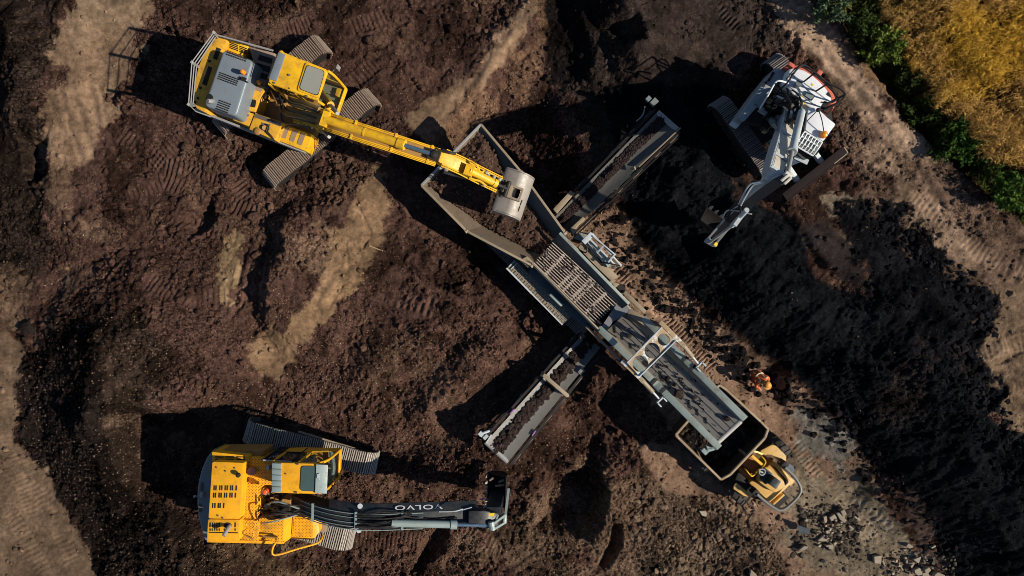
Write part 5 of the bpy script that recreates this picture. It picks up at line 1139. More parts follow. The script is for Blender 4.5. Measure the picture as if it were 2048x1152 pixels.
    def hz(b):
        rnd = random.Random(21)
        for k in range(16):
            a = K3b(rnd.uniform(700, 830), rnd.uniform(420, 640), rnd.uniform(2.4, 3.0)); e = bs[rnd.choice((4, 5, 6, 7))] + bsd * rnd.uniform(-.2, .28) + ZUP * rnd.uniform(.03, .15)
            m1 = K3b(rnd.uniform(800, 960), rnd.uniform(560, 720), rnd.uniform(3.1, 3.7))
            b.tube(arc_pts([a, m1, e], 7), rnd.choice((.02, .026, .034)), 6, rnd.choice((0, 0, 1)))
    part('hose_bundle', [HOSE, LGT], R, hz, smooth=True)
    def valves(b):
        rnd = random.Random(25)
        for k in range(44):
            q = K3b(rnd.uniform(600, 840), rnd.uniform(430, 860), 2.4); b.box(Vector((q.x, q.y, rnd.uniform(2.1, 2.55))), fw, rnd.uniform(.06, .24), rnd.uniform(.05, .2), .25, rnd.choice((0, 0, 0, 1, 2)))
    part('valve_block', [DKM, STEEL, SCRT], R, valves, .01, seg=1)
    st = [K3c(930, 360, 5.55), K3c(830, 420, 5.5), K3c(640, 560, 4.8), K3c(480, 690, 4.1), K3c(330, 830, 3.3), K3c(170, 980, 2.45)]
    sv = st[-1] - st[0]; sf = Vector((sv.x, sv.y, 0)).normalized(); ssd = Vector((-sf.y, sf.x, 0))
    SK = part('stick', [LGT, TOPD], R, lambda b: b.sweep(st, [(.20, .25), (.25, .40), (.26, .52), (.24, .46), (.19, .36), (.13, .22)], ssd, 0, 1))
    part('stick_head', CREAM, SK, lambda b: (b.beam(K3c(860, 410, 5.55), K3c(930, 350, 5.6), .06, .2), b.beam(K3c(890, 440, 5.55), K3c(960, 375, 5.6), .06, .2), b.cyl(K3c(900, 330, 5.6), K3c(965, 375, 5.6), .07, 10)), .01)
    k0, k1, k2 = K3c(520, 700, 4.4), K3c(370, 860, 3.5), K3c(150, 1025, 2.6)
    part('bucket_cylinder', LGT, SK, lambda b: (b.cyl(k0, k1, .065, 12), b.box(lerp(k0, k1, .5) + ZUP * .12, sf, .5, .1, .08)), smooth=True)
    part('cylinder_rod', STEEL, SK, lambda b: b.cyl(k1, k2, .04, 10), smooth=True)
    def sh(b):
        rnd = random.Random(31)
        b.tube(arc_pts([K3c(690, 420, 5.2), K3c(560, 440, 5.0), K3c(490, 540, 4.6), K3c(430, 660, 4.1)], 6), .022, 6, 1); b.tube(arc_pts([K3c(700, 430, 5.2), K3c(590, 450, 5.0), K3c(510, 560, 4.6), K3c(450, 670, 4.1)], 6), .022, 6, 1)
        for k in range(6):
            b.tube(arc_pts([st[3] + ssd * rnd.uniform(-.25, .25) + ZUP * .08, lerp(st[3], st[4], .5) + ssd * rnd.uniform(-.3, .3) + ZUP * .12, st[4] + ssd * rnd.uniform(-.2, .2) + ZUP * .06], 5), .02, 6, rnd.choice((0, 1)))
    part('hose', [HOSE, LGT], SK, sh, smooth=True)
    part('hitch', STEEL, R, lambda b: (b.cyl(K3c(100, 1005, 2.5), K3c(190, 1055, 2.5), .06, 10), b.beam(K3c(110, 1010, 2.5), K3c(240, 860, 2.9), .05, .08), b.beam(K3c(215, 1030, 2.5), K3c(330, 890, 3.0), .05, .08), b.ball(K3c(140, 1010, 2.55), .08), b.ball(K3c(200, 1050, 2.5), .07)))
    part('hitch_sticker', YTAG, R, lambda b: b.box(K3c(210, 1045, 2.62), sf, .1, .08, .06))
    bc = K3c(185, 830, 1.2)
    prof = [(.30, .42), (.36, .20), (.33, -.1), (.20, -.32), (0, -.42), (-.22, -.36), (-.40, -.18)]
    bucket(R, bc, sf, .85, [(x * .8, y * .8) for x, y in prof], DKM, 4, Vector((sf.x * -.3, sf.y * -.3, .9)))
excavator_c()

# ------------------------------------------------------------------ loose soil pieces: many small lumps in one mesh
ICO = np.array([(0, 0, 1), (.894, 0, .447), (.276, .851, .447), (-.724, .526, .447), (-.724, -.526, .447), (.276, -.851, .447),
                (.724, .526, -.447), (-.276, .851, -.447), (-.894, 0, -.447), (-.276, -.851, -.447), (.724, -.526, -.447), (0, 0, -1)])
ICF = np.array([(0, 1, 2), (0, 2, 3), (0, 3, 4), (0, 4, 5), (0, 5, 1), (1, 6, 2), (2, 7, 3), (3, 8, 4), (4, 9, 5), (5, 10, 1),
                (6, 7, 2), (7, 8, 3), (8, 9, 4), (9, 10, 5), (10, 6, 1), (7, 6, 11), (8, 7, 11), (9, 8, 11), (10, 9, 11), (6, 10, 11)])
def lump_arrays(P, S, flat=.75, rng=RNG):
    N = len(P); a = rng.random(N) * 6.283; b = rng.random(N) * 6.283
    v = ICO[None] * (0.7 + .6 * rng.random((N, 12, 1)))
    v = v * (np.stack([np.ones(N), .6 + .5 * rng.random(N), flat * (.5 + .6 * rng.random(N))], -1)[:, None])
    ca, sa, cb, sb = np.cos(a)[:, None], np.sin(a)[:, None], np.cos(b * .12)[:, None], np.sin(b * .12)[:, None]
    x, y, z = v[..., 0], v[..., 1], v[..., 2]
    x, z = x * cb - z * sb, x * sb + z * cb
    x, y = x * ca - y * sa, x * sa + y * ca
    v = np.stack([x, y, z], -1) * np.asarray(S)[:, None, None] + np.asarray(P)[:, None]
    f = (ICF[None] + (np.arange(N) * 12)[:, None, None]).reshape(-1, 3)
    return v.reshape(-1, 3), f
def vcol_mat(name, rough=.95, vary=True):
    m, n, l, p = nmat(name)
    at = n.new('ShaderNodeAttribute'); at.attribute_name = 'tint'
    g = n.new('ShaderNodeNewGeometry')
    k = ramp(n, l, noise(n, l, g.outputs['Position'], 30, 5, .7), .25, .75, .6, 1.4)
    s = n.new('ShaderNodeVectorMath'); s.operation = 'SCALE'; l.new(at.outputs['Color'], s.inputs[0]); l.new(k, s.inputs['Scale'])
    l.new(s.outputs[0], p.inputs['Base Color']); p.inputs['Roughness'].default_value = rough; p.inputs['Specular IOR Level'].default_value = .0
    return m
LUMPM = vcol_mat('loose_soil')
OCT = np.array([(1, 0, 0), (-1, 0, 0), (0, 1, 0), (0, -1, 0), (0, 0, 1), (0, 0, -1.)]); OCF = np.array([(0, 2, 4), (2, 1, 4), (1, 3, 4), (3, 0, 4), (2, 0, 5), (1, 2, 5), (3, 1, 5), (0, 3, 5)])
def chip_arrays(P, S, flat, rng=RNG):
    N = len(P); a = rng.random(N) * 6.283; t = rng.standard_normal(N) * .5
    v = OCT[None] * (.75 + .5 * rng.random((N, 6, 1))) * np.stack([np.ones(N), .45 + .5 * rng.random(N), flat * (.5 + .6 * rng.random(N))], -1)[:, None]
    ca, sa, cb, sb = np.cos(a)[:, None], np.sin(a)[:, None], np.cos(t)[:, None], np.sin(t)[:, None]
    x, y, z = v[..., 0], v[..., 1], v[..., 2]
    x, z = x * cb - z * sb, x * sb + z * cb; x, y = x * ca - y * sa, x * sa + y * ca
    v = np.stack([x, y, z], -1) * np.asarray(S)[:, None, None] + np.asarray(P)[:, None]
    return v.reshape(-1, 3), (OCF[None] + (np.arange(N) * 6)[:, None, None]).reshape(-1, 3)
def lumps(name, P, S, C, label=None, flat=.75, parent=None, chips=False):
    v, f = (chip_arrays if chips else lump_arrays)(P, S, flat)
    me = quick_mesh(name, v, f, LUMPM, False); colour_attr(me, 'tint', np.repeat(C, 6 if chips else 12, 0))
    o = bpy.data.objects.new(name, me); place(o, parent, (0, 0, 0)) if parent is None else None
    if parent is not None:
        o.parent = parent; o.location = -WL[parent]; COL.objects.link(o)
    o['kind'] = 'stuff'
    if label: o['label'] = label
    return o
def soil_sheet(name, poly, zfun, col, label, amp=.09, step=.045, crumbs=0, csize=(.02, .06)):
    """a bumpy body of loose soil filling a polygon in plan"""
    poly = [(p[0], p[1]) for p in poly]; a = np.array(poly); lo, hi = a.min(0), a.max(0)
    xs = np.arange(lo[0], hi[0], step); ys = np.arange(lo[1], hi[1], step); X, Y = np.meshgrid(xs, ys, indexing='ij')
    d = sdist(poly, X, Y)
    zz = zfun(X, Y) + amp * (fbm(X, Y, 1.6, 4, .6, 51) + .6 * clods(X, Y, 4.5, .5, 7) + .4 * clods(X, Y, 9, .6, 8) + .25 * (RNG.random(X.shape) - .5))
    id_ = np.arange(X.size).reshape(X.shape)
    q = np.stack([id_[:-1, :-1], id_[1:, :-1], id_[1:, 1:], id_[:-1, 1:]], -1).reshape(-1, 4)
    q = q[(d.ravel()[q] > -step * .5).all(1)]
    used = np.unique(q); mp = -np.ones(X.size, int); mp[used] = np.arange(len(used))
    co = np.stack([X.ravel()[used], Y.ravel()[used], zz.ravel()[used]], -1); q = mp[q]
    me = quick_mesh(name, co, q, SOILM); colour_attr(me, 'soil', np.concatenate([np.tile(col, (len(co), 1)) * (1 + .35 * fbm(co[:, 0], co[:, 1], 1.5, 3, .5, 60))[:, None], np.full((len(co), 1), .5)], 1))
    o = tag(place(bpy.data.objects.new(name, me), None, (0, 0, 0)), label, kind='stuff')
    return co

# ------------------------------------------------------------------ mobile screening machine
def screener():
    c0 = W(1200, 620, -.6)
    R = thing('screening_machine', 'long pale green mobile screening machine with hopper, bar grid and three conveyors', 'screening machine', (c0.x, c0.y, -.6))
    ax = (W(1460, 870, 1.5) - W(1100, 500, 1.2)); ax = Vector((ax.x, ax.y, 0)).normalized(); sd = Vector((-ax.y, ax.x, 0))    # sd points up-right
    # crawler tracks below
    a = W(975, 480, .1); e = W(1120, 655, .1)
    make_track(R, W(985, 478, .1), W(1170, 665, .1), -.6, .5, .75, .17, [SHOE_C, GROUSC, BLK], DKM)
    make_track(R, W(1130, 470, .1) - sd * .35, W(1300, 640, .1) - sd * .35, -.6, .5, .75, .17, [SHOE_C, GROUSC, BLK], DKM)
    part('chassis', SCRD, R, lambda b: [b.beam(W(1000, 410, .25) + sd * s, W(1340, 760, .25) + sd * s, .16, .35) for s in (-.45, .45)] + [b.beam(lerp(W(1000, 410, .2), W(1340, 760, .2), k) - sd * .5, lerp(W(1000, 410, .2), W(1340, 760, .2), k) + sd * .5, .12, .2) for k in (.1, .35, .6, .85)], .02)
    # hopper walls: plates flared outward
    Lt = [W(843, 371, 1.25), W(933, 462, 1.3), W(1064, 531, 1.35)]; Lb = [W(905, 372, .35), W(985, 445, .35), W(1085, 505, .55)]
    Rt = [W(962, 249, 1.25), W(1042, 344, 1.3), W(1130, 466, 1.35)]; Rb = [W(948, 300, .35), W(1012, 372, .35), W(1100, 478, .55)]
    def wall(name, top, bot, mat, rim):
        def fn(b):
            for i in range(len(top) - 1): b.panel([top[i], top[i + 1], bot[i + 1], bot[i]], .05)
        o = part(name, mat, R, fn)
        part('wall_rim', rim, o, lambda b: [b.beam(top[i], top[i + 1], .07, .09) for i in range(len(top) - 1)], .01)
        part('wall_rib', SCRD, o, lambda b: [b.beam(lerp(top[i], top[i + 1], k) + (lerp(top[i], top[i + 1], k) - lerp(bot[i], bot[i + 1], k)) * 0 - ZUP * .08, lerp(bot[i], bot[i + 1], k) - ZUP * .12, .07, .08) for i in range(len(top) - 1) for k in (.2, .5, .8)])
        return o
    wall('hopper_wall', Lt, Lb, HOPP, SCRT); wall('hopper_wall', Rt, Rb, SCRD, SCRT)  # right wall's dark colour stands in for its shaded inner face
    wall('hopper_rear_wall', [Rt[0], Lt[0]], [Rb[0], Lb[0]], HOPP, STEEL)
    part('hinge_lug', SCRT, R, lambda b: [b.cyl(p - sd * .05, p + sd * .05, .06, 8) for p in (Lt[1], Rt[1], Lt[2], Rt[2])])
    part('corner_bracket', SCRT, R, lambda b: b.prism([W(1055, 512, 1.3), W(1068, 526, 1.3), W(1056, 535, 1.3), W(1040, 520, 1.3)], depth=.5), .015)
    # bar grid
    z0, z1 = 1.12, 1.16
    TL, TR, BL, BR = K6b(372, 470, z0), K6b(575, 248, z0), K6b(1052, 1130, z1), K6b(1296, 905, z1)
    nb = 12
    for k in range(nb):
        t = k / (nb - 1); p, q = lerp(TL, TR, t), lerp(BL, BR, t)
        part('grid_bar', BAR, R, lambda b: b.beam(p, q, .024, .07))
    for k in (.19, .40, .47, .60, .655, .83):
        p, q = lerp(TL, BL, k), lerp(TR, BR, k); wd = .07 if k in (.47, .655) else .09
        part('cross_bar', BAR, R, lambda b: b.beam(p - ZUP * .03, q - ZUP * .03, wd, .05))
    part('bin', DKM, R, lambda b: b.prism([lerp(TL, TR, -.05) - ZUP * .75, lerp(TR, TL, -.25) - ZUP * .75, lerp(BR, BL, -.25) - ZUP * .75, lerp(BL, BR, -.05) - ZUP * .75], depth=.2))
    # side plates of the screen box
    sr0, sr1, sl0, sl1 = K6(655, 188, 1.42), K6(1225, 772, 1.42), K6(428, 432, 1.40), K6(985, 990, 1.35)
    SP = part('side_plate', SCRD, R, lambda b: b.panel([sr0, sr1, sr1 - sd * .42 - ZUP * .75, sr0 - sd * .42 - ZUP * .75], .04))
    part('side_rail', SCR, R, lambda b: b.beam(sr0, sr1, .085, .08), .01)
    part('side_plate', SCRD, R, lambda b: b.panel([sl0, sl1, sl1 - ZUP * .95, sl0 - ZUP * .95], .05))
    part('side_rail', SCRT, R, lambda b: b.beam(sl0, sl1, .05, .06), .01)
    part('side_flange', SCRT, R, lambda b: (b.prism([K6(668, 195, 1.45), K6(690, 205, 1.45), K6(815, 325, 1.45), K6(780, 330, 1.45)], depth=.05),), .01)
    part('mesh_panel', BLK, R, lambda b: [b.beam(lerp(sr0, sr1, k) - sd * .10 - ZUP * .18, lerp(sr0, sr1, k) - sd * .40 - ZUP * .7, .02, .03) for k in (.2, .35, .5, .65, .8)])
    # left walkway in the shade
    w0, w1 = K6(218, 478, .72), K6(678, 945, .72); wo = sd * .36
    WK = part('walkway', GRAT, R, lambda b: b.prism([w0, w1, w1 + wo, w0 + wo], depth=.05))
    part('walkway_edge', LGT, WK, lambda b: (b.beam(lerp(w0, w1, .45), w1, .04, .10), b.beam(w0, lerp(w0, w1, .45), .05, .10)))
    part('walkway_tooth', SCRT, WK, lambda b: [b.box(lerp(w0, w1, .08 + k * .043) + sd * .09 + ZUP * .02, sd, .10, .035, .02) for k in range(20)])
    part('walkway_rung', LGT, WK, lambda b: [b.beam(w0 + ax * (.02 + .1 * k) + sd * .08 + ZUP * .03, w0 + ax * (.02 + .1 * k) + sd * .34 + ZUP * .03, .03, .03) for k in (0, 1)])
    part('side_cover', SCR, R, lambda b: b.prism([K6(568, 700, 1.05), K6(590, 683, 1.05), K6(690, 780, 1.05), K6(665, 795, 1.05)], depth=.5), .015)
    part('drive_housing', SCRD, R, lambda b: b.prism([K6(430, 450, .95), K6(700, 720, .95), K6(960, 960, .95), K6(880, 980, .95), K6(640, 770, .95), K6(400, 520, .95)], .1), .03)
    # control side: platform, cover, guard frame
    part('power_unit', SCRT, R, lambda b: b.prism(rpoly([K6(805, 305, 1.25), K6(850, 270, 1.25), K6(880, 300, 1.25), K6(1010, 430, 1.25), K6(1140, 545, 1.25), K6(1085, 590, 1.25), K6(930, 440, 1.25)], .05, 3), .1), .03)
    part('cover_panel', SCR, R, lambda b: b.prism([K6(870, 275, 1.33), K6(915, 250, 1.33), K6(1090, 440, 1.33), K6(1050, 475, 1.33)], depth=.12), .015)
    part('vent_slots', BLK, R, lambda b: slots(b, K6, [rect(880 + 19 * k, 300 + 20 * k, 8, 26, -45) for k in range(9)], 1.335) )
    part('control_box', CWT, R, lambda b: b.prism([K6(820, 178, 1.15), K6(910, 195, 1.15), K6(845, 262, 1.15), K6(770, 235, 1.15)], .0), .02)
    part('box_window', SCRT, R, lambda b: [b.prism([K6(*q, 1.158) for q in rect(x, y, 22, 15, 5)], depth=.02) for x, y in ((838, 195), (868, 203), (815, 222), (830, 228))])
    f0, f1, f2, f3 = K6(850, 270, 1.55), K6(925, 195, 1.55), K6(1160, 455, 1.55), K6(1085, 445, 1.55)
    part('guard_frame', LGT, R, lambda b: (b.beam(f0, f1, .15, .1), b.beam(f1, f2, .05, .06), b.beam(K6(905, 240, 1.5), K6(1120, 460, 1.5), .05, .06), b.beam(K6(930, 215, 1.62), K6(1115, 370, 1.62), .04, .05), b.beam(K6(1110, 365, 1.6), K6(1055, 430, 1.55), .05, .05), b.beam(K6(1020, 290, 1.62), K6(965, 350, 1.5), .05, .05), b.beam(f1 - ZUP * .05, f1 - ZUP * 1.6, .06, .06), b.beam(f2 - ZUP * .05, f2 - ZUP * 1.7, .06, .06)), .008)
    part('guard_slat', LGT, R, lambda b: [b.beam(K6(885 + 13 * k, 262 + 14 * k, 1.42), K6(905 + 13 * k, 290 + 14 * k, 1.42), .018, .04) for k in range(14)])
    part('hydraulic_hose', HOSE, R, lambda b: (b.tube(arc_pts([K6(835, 260, 1.3), K6(880, 310, 1.45), K6(870, 350, 1.4), K6(830, 335, 1.3)], 5), .02, 6), b.tube(arc_pts([K6(990, 430, 1.4), K6(1060, 440, 1.6), K6(1150, 460, 1.6)], 5), .022, 6)))
    part('folding_ladder', SCRT, R, lambda b: [b.beam(K6(750 + 14 * k, 180 - 2 * k + 12, .6), K6(790 + 14 * k, 205 + 10, .6), .03, .05) for k in range(3)])
    part('arm_bracket', SCRT, R, lambda b: [b.prism([K6(x, y, 1.2), K6(x + 60, y + 20, 1.2), K6(x + 15, y + 60, 1.2)], depth=.4) for x, y in ((1050, 470), (1060, 560), (1090, 590), (745, 145))], .015)
    part('motor', DKM, R, lambda b: (b.cyl(K6(1130, 640, 1.0), K6(1190, 650, 1.0), .13, 14), b.box(K6(1160, 640, 1.15), ax, .2, .16, .2), b.box(K6(1010, 540, 1.2), ax, .25, .12, .2), b.box(K6(985, 510, 1.2), ax, .12, .1, .2)), smooth=True)
    # end plate under the portal's light spots
    part('end_plate', paint('end_plate_grey', (.15, .155, .165), .5, dirt=.2), R, lambda b: b.prism([K7b(-15, 355, 1.12), K7b(200, 35, 1.12), K7b(330, 60, 1.12), K7b(335, 140, 1.12), K7b(150, 250, 1.12), K7b(85, 350, 1.12)], depth=.06))
    # main conveyor
    b0, b1, e0, e1 = K7(190, 268, .85), K7(300, 165, .85), K7(938, 1030, 2.30), K7(1092, 888, 2.30)
    CV = part('main_belt', BELT, R, lambda b: b.hexa([b0, e0, e1, b1], [q - ZUP * .06 for q in (b0, e0, e1, b1)]))
    ul = (e0 - b0)
    part('belt_seam', BELTD, CV, lambda b: [b.beam(lerp(lerp(b0, b1, t), lerp(e0, e1, t), .02) + ZUP * .004, lerp(lerp(b0, b1, t), lerp(e0, e1, t), .995) + ZUP * .004, .014, .012) for t in (.2, .4, .6, .8)])
    rnd = random.Random(4)
    def marks(b):
        for u, v, ln in ((.05, .12, .35), (.12, .14, .4), (.2, .13, .3), (.27, .16, .25), (.48, .12, .42), (.56, .10, .25), (.66, .12, .35), (.73, .13, .3), (.8, .13, .34), (.87, .14, .3)):
            p = lerp(lerp(b0, b1, v), lerp(e0, e1, v), u) + ZUP * .012; b.beam(p, p + Vector((.0, ln * .9, .0)) * .6 + ZUP * (-ln * .12), .03, .02)
    part('belt_cleat', BELTD, CV, marks)
    part('end_roller', STEEL, CV, lambda b: b.cyl(e0 - ZUP * .08, e1 - ZUP * .08, .09, 12), smooth=True)
    # side skirts with sloping inner plates
    l0, l1, l2 = K7(125, 255, 1.15), K7(520, 640, 1.75), K7(945, 1070, 2.42)
    r0, r1, r2 = K7(430, 190, 1.15), K7(720, 480, 1.75), K7(1120, 875, 2.42)
    def skirt(name, pts, inner, mat):
        o = part(name, mat, R, lambda b: [b.beam(pts[i], pts[i + 1], .19, .10) for i in range(len(pts) - 1)], .012)
        part('skirt_plate', SCRT, o, lambda b: b.panel([pts[0] - ZUP * .03, pts[-1] - ZUP * .03, inner[1] + ZUP * .02, inner[0] + ZUP * .02], .02))
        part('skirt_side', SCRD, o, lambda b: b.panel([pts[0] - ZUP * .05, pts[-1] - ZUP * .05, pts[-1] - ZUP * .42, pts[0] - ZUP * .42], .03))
        return o
    skirt('conveyor_rail', [l0, l1, l2], (b0, e0), SCR)
    skirt('conveyor_rail', [r0, r1, r2], (b1, e1), SCR)
    part('rail_joint', DKM, R, lambda b: [b.box(p + ZUP * .06, ax, .1, .2, .05) for p in (lerp(l0, l1, .95), lerp(r0, r1, .97), lerp(l1, l2, .1), lerp(r1, r2, .12))])
    part('support_leg', SCRD, R, lambda b: [b.beam(p - ZUP * .3, Vector((p.x - ax.x * .5, p.y - ax.y * .5, .2)), .09, .09) for p in (lerp(l0, l1, .9), lerp(r0, r1, .9), lerp(l0, l1, .3), lerp(r0, r1, .3))])
    part('inner_beam', SCRT, R, lambda b: (b.beam(K7(40, 245, .95), K7(270, 470, 1.15), .08, .1), b.beam(K7(330, 140, 1.1), K7(520, 270, 1.25), .22, .06), b.beam(K7(250, 0 + 20, 1.35), K7(340, 130, 1.3), .05, .08), b.beam(K7(300, 15, 1.2), K7(440, 150, 1.3), .12, .08)), .01)
    part('end_motor', GREYP, R, lambda b: (b.box(K8(370, 590, 2.1), ax, .18, .12, .14), b.cyl(K8(385, 575, 2.05), K8(440, 560, 2.05), .07, 10), b.prism([K8(380, 540, 2.1), K8(460, 570, 2.1), K8(400, 590, 2.1)], depth=.06)))
    part('hydraulic_hose', HOSE, R, lambda b: (b.tube(arc_pts([K8(290, 400, 2.2), K8(310, 460, 2.0), K8(290, 540, 1.9), K8(345, 600, 2.0)], 5), .022, 6), b.tube(arc_pts([K8(305, 410, 2.2), K8(300, 480, 1.95), K8(310, 560, 1.9), K8(350, 605, 2.0)], 5), .022, 6)), smooth=True)
    # portal plate with three round openings
    zp = 2.25
    A, B_, C_, D = K7b(312, 722, zp), K7b(712, 312, zp), K7b(872, 470, zp), K7b(455, 880, zp)
    def portal(b):
        n3 = 3
        cuts = [(0, .365), (.365, .70), (.70, 1.0)]; holes = [(.54, .44), (.5, .46), (.52, .40)]
        for (t0, t1), (hc, hr) in zip(cuts, holes):
            def UV(u, v): return lerp(lerp(A, B_, u), lerp(D, C_, u), v)
            W_ = (lerp(A, B_, t1) - lerp(A, B_, t0)).length; H_ = (D - A).length
            cx, cy = W_ / 2, H_ * hc; r = min(W_, H_) * hr
            angs = sorted(set([i * 2 * math.pi / 24 for i in range(24)] + [math.atan2(y - cy, x - cx) % (2 * math.pi) for x in (0, W_) for y in (0, H_)]))
            inn, out = [], []
            for a in angs:
                dx, dy = math.cos(a), math.sin(a); ts = []
                if dx > 1e-9: ts.append((W_ - cx) / dx)
                if dx < -1e-9: ts.append(-cx / dx)
                if dy > 1e-9: ts.append((H_ - cy) / dy)
                if dy < -1e-9: ts.append(-cy / dy)
                t = min(ts); inn.append((cx + dx * r, cy + dy * r)); out.append((cx + dx * t, cy + dy * t))
            P = lambda q, z: UV(t0 + (t1 - t0) * q[0] / W_, q[1] / H_) + ZUP * z
            n = len(angs); vs = [P(q, 0) for q in inn] + [P(q, 0) for q in out] + [P(q, -.05) for q in inn] + [P(q, -.05) for q in out]; fs = []
            for i in range(n):
                j = (i + 1) % n; fs += [[i, n + i, n + j, j], [2 * n + j, 3 * n + j, 3 * n + i, 2 * n + i], [j, 2 * n + j, 2 * n + i, i]]
            b.add(vs, fs)
    bq = MB(); portal(bq); PT = bq.build('portal_plate', PRIM, R)
    part('portal_edge', LGT, PT, lambda b: (b.beam(A, B_, .03, .09), b.beam(D, C_, .03, .09)))
    part('portal_arm', PRIM, R, lambda b: (b.beam(K7b(690, 250, 2.15), K7b(950, 510, 2.2), .13, .1), b.beam(K7b(250, 700, 2.1), K7b(480, 920, 2.15), .12, .1)), .012)
    part('portal_leg', SCRD, R, lambda b: [b.beam(Vector((p.x, p.y, 2.1)), Vector((p.x - .12, p.y + .1, .3)), .1, .1) for p in (K7b(770, 320, 2.1), K7b(370, 800, 2.1))])
    for pts in (((950, 510, 2.2), (1140, 745, 1.9)), ((480, 920, 2.15), (690, 1150, 1.9))):
        p, q = K7b(*pts[0]), K7b(*pts[1])
        cy = part('fold_cylinder', SCRT, R, lambda b: (b.cyl(p, lerp(p, q, .6), .065, 12), b.box(p + ZUP * .05, ax, .16, .13, .12)), smooth=True)
        part('cylinder_rod', LGT, cy, lambda b: b.cyl(lerp(p, q, .55), q, .032, 10), smooth=True)
        part('pivot_bracket', LGT, R, lambda b: (b.beam(q + sd * .11, q + sd * .11 + ax * .16, .04, .14), b.beam(q - sd * .11, q - sd * .11 + ax * .16, .04, .14), b.beam(q - sd * .13, q + sd * .13, .04, .14)))
    part('tie_bar', SCRD, R, lambda b: (b.beam(K7b(560, 410, 2.15), K7b(490, 530, 1.5), .03, .05), b.beam(K7b(300, 330, 1.2), K7b(380, 320, 1.25), .03, .03)))
    # side conveyors
    def side_conveyor(cor, zi, zo, trough, lab):
        i0, i1, o0, o1 = cor       # inner and outer ends: near edge, far edge
        n = 7; rows = 12; vs = []; fs = []
        for r_ in range(rows + 1):
            t = r_ / rows; p, q = lerp(i0, o0, t), lerp(i1, o1, t)
            for k in range(n):
                s = k / (n - 1); vs.append(lerp(p, q, s) - ZUP * trough * math.sin(math.pi * s))
        for r_ in range(rows):
            for k in range(n - 1): fs.append([r_ * n + k, r_ * n + k + 1, (r_ + 1) * n + k + 1, (r_ + 1) * n + k])
        b = MB(); b.add(vs, fs); b.add([v - ZUP * .03 for v in vs], [f[::-1] for f in fs])
        BL_ = b.build('side_belt', BELTL if lab == 'left' else BELTR, R, smooth=True)
        d = (o0 - i0); dh = Vector((d.x, d.y, 0)).normalized(); s_ = Vector((-dh.y, dh.x, 0))
        if (i1 - i0).dot(s_) < 0: s_ = -s_
        for p, q, k in ((i0, o0, -1), (i1, o1, 1)):
            u = s_ * k * .10 - ZUP * .04
            part('conveyor_beam', DKM, BL_, lambda b: (b.beam(p + u, q + u, .07, .14), b.beam(p + u * 1.9 - ZUP * .25, q + u * 1.9 - ZUP * .25, .05, .08)))
            def posts(b):
                for t, ln in ((.08, .12), (.3, .22), (.46, .1), (.62, .2), (.8, .1), (.94, .16)):
                    c = lerp(p, q, t) + u * 1.3; b.beam(c - d.normalized() * ln + ZUP * .03, c + d.normalized() * ln + ZUP * .03, .035, .04); b.beam(c, c - ZUP * .4, .04, .05)
            part('idler_bracket', SCRT, BL_, posts)
        part('end_roller', STEEL, BL_, lambda b: b.cyl(o0 - ZUP * .08, o1 - ZUP * .08, .08, 12), smooth=True)
        part('support_strut', SCRD, BL_, lambda b: [b.beam(lerp(p, q, .7) - ZUP * .1, lerp(p, q, .25) * 1 - ZUP * (lerp(p, q, .25).z + .2), .07, .07) for p, q in ((i0, o0), (i1, o1))])
        return BL_, dh, s_
    i0, i1, o0, o1 = K9(745, 95, .05), K9(985, 250, .05), K9(120, 940, 1.35), K9(290, 1095, 1.35)
    i0 = K9(868, 105, .05); i1 = K9(1000, 212, .05)
    BLw, dh, s_ = side_conveyor((i0, i1, o0, o1), .1, 1.35, .10, 'left')
    pm, qm = lerp(i0, o0, .40), lerp(i1, o1, .40)
    part('belt_arch', SCRT, BLw, lambda b: (b.beam(pm - s_ * .12 + ZUP * .42, qm + s_ * .1 + ZUP * .36, .11, .08), b.beam(pm - s_ * .12 + ZUP * .4, pm - s_ * .12 - ZUP * .1, .08, .08), b.beam(qm + s_ * .1 + ZUP * .34, qm + s_ * .1 - ZUP * .1, .08, .08)), .01)
    part('feed_guide', BELTL, BLw, lambda b: (b.prism([K9(712, 262, .35), K9(742, 240, .35), K9(762, 285, .35), K9(735, 300, .35)], depth=.3), b.prism([K9(825, 400, .4), K9(860, 360, .4), K9(885, 390, .4), K9(850, 425, .4)], depth=.3)), .02)
    part('tensioner', LGT, BLw, lambda b: (b.tube(arc_pts([K9(70, 885, 1.35), K9(100, 870, 1.35), K9(150, 850, 1.3)], 4), .04, 8), b.box(K9(85, 878, 1.4), dh, .12, .14, .12), b.box(K9(120, 900, 1.4), dh, .15, .1, .1), b.beam(K9(125, 945, 1.35), K9(165, 880, 1.3), .04, .05)))
    part('marking_ribbon', PURP, BLw, lambda b: (b.beam(K9(308, 722, 1.12), K9(342, 685, 1.08), .035, .03), b.beam(K9(478, 888, 1.1), K9(505, 850, 1.05), .035, .03)))
    j0, j1, q0, q1 = K10(150, 940, .02), K10(330, 1080, .02), K10(905, 165, 1.55), K10(1058, 300, 1.55)
    j0 = K10(105, 985, .05); j1 = K10(228, 1098, .05)
    BRw, dh2, s2 = side_conveyor((j0, j1, q0, q1), .1, 1.55, .10, 'right')
    part('inner_cover', SCRT, BRw, lambda b: (b.prism([K10(100, 915, .45), K10(235, 770, .45), K10(262, 800, .45), K10(130, 950, .45)], depth=.3), b.prism([K10(235, 1060, .35), K10(330, 972, .35), K10(350, 990, .35), K10(255, 1085, .35)], depth=.3)), .02)
    part('tensioner', CWT, BRw, lambda b: (b.box(K10(835, 65, 1.7), dh2, .14, .12, .14), b.box(K10(880, 90, 1.65), dh2, .2, .16, .16), b.tube(arc_pts([K10(805, 125, 1.6), K10(790, 190, 1.5), K10(740, 240, 1.4)], 4), .02, 6)))
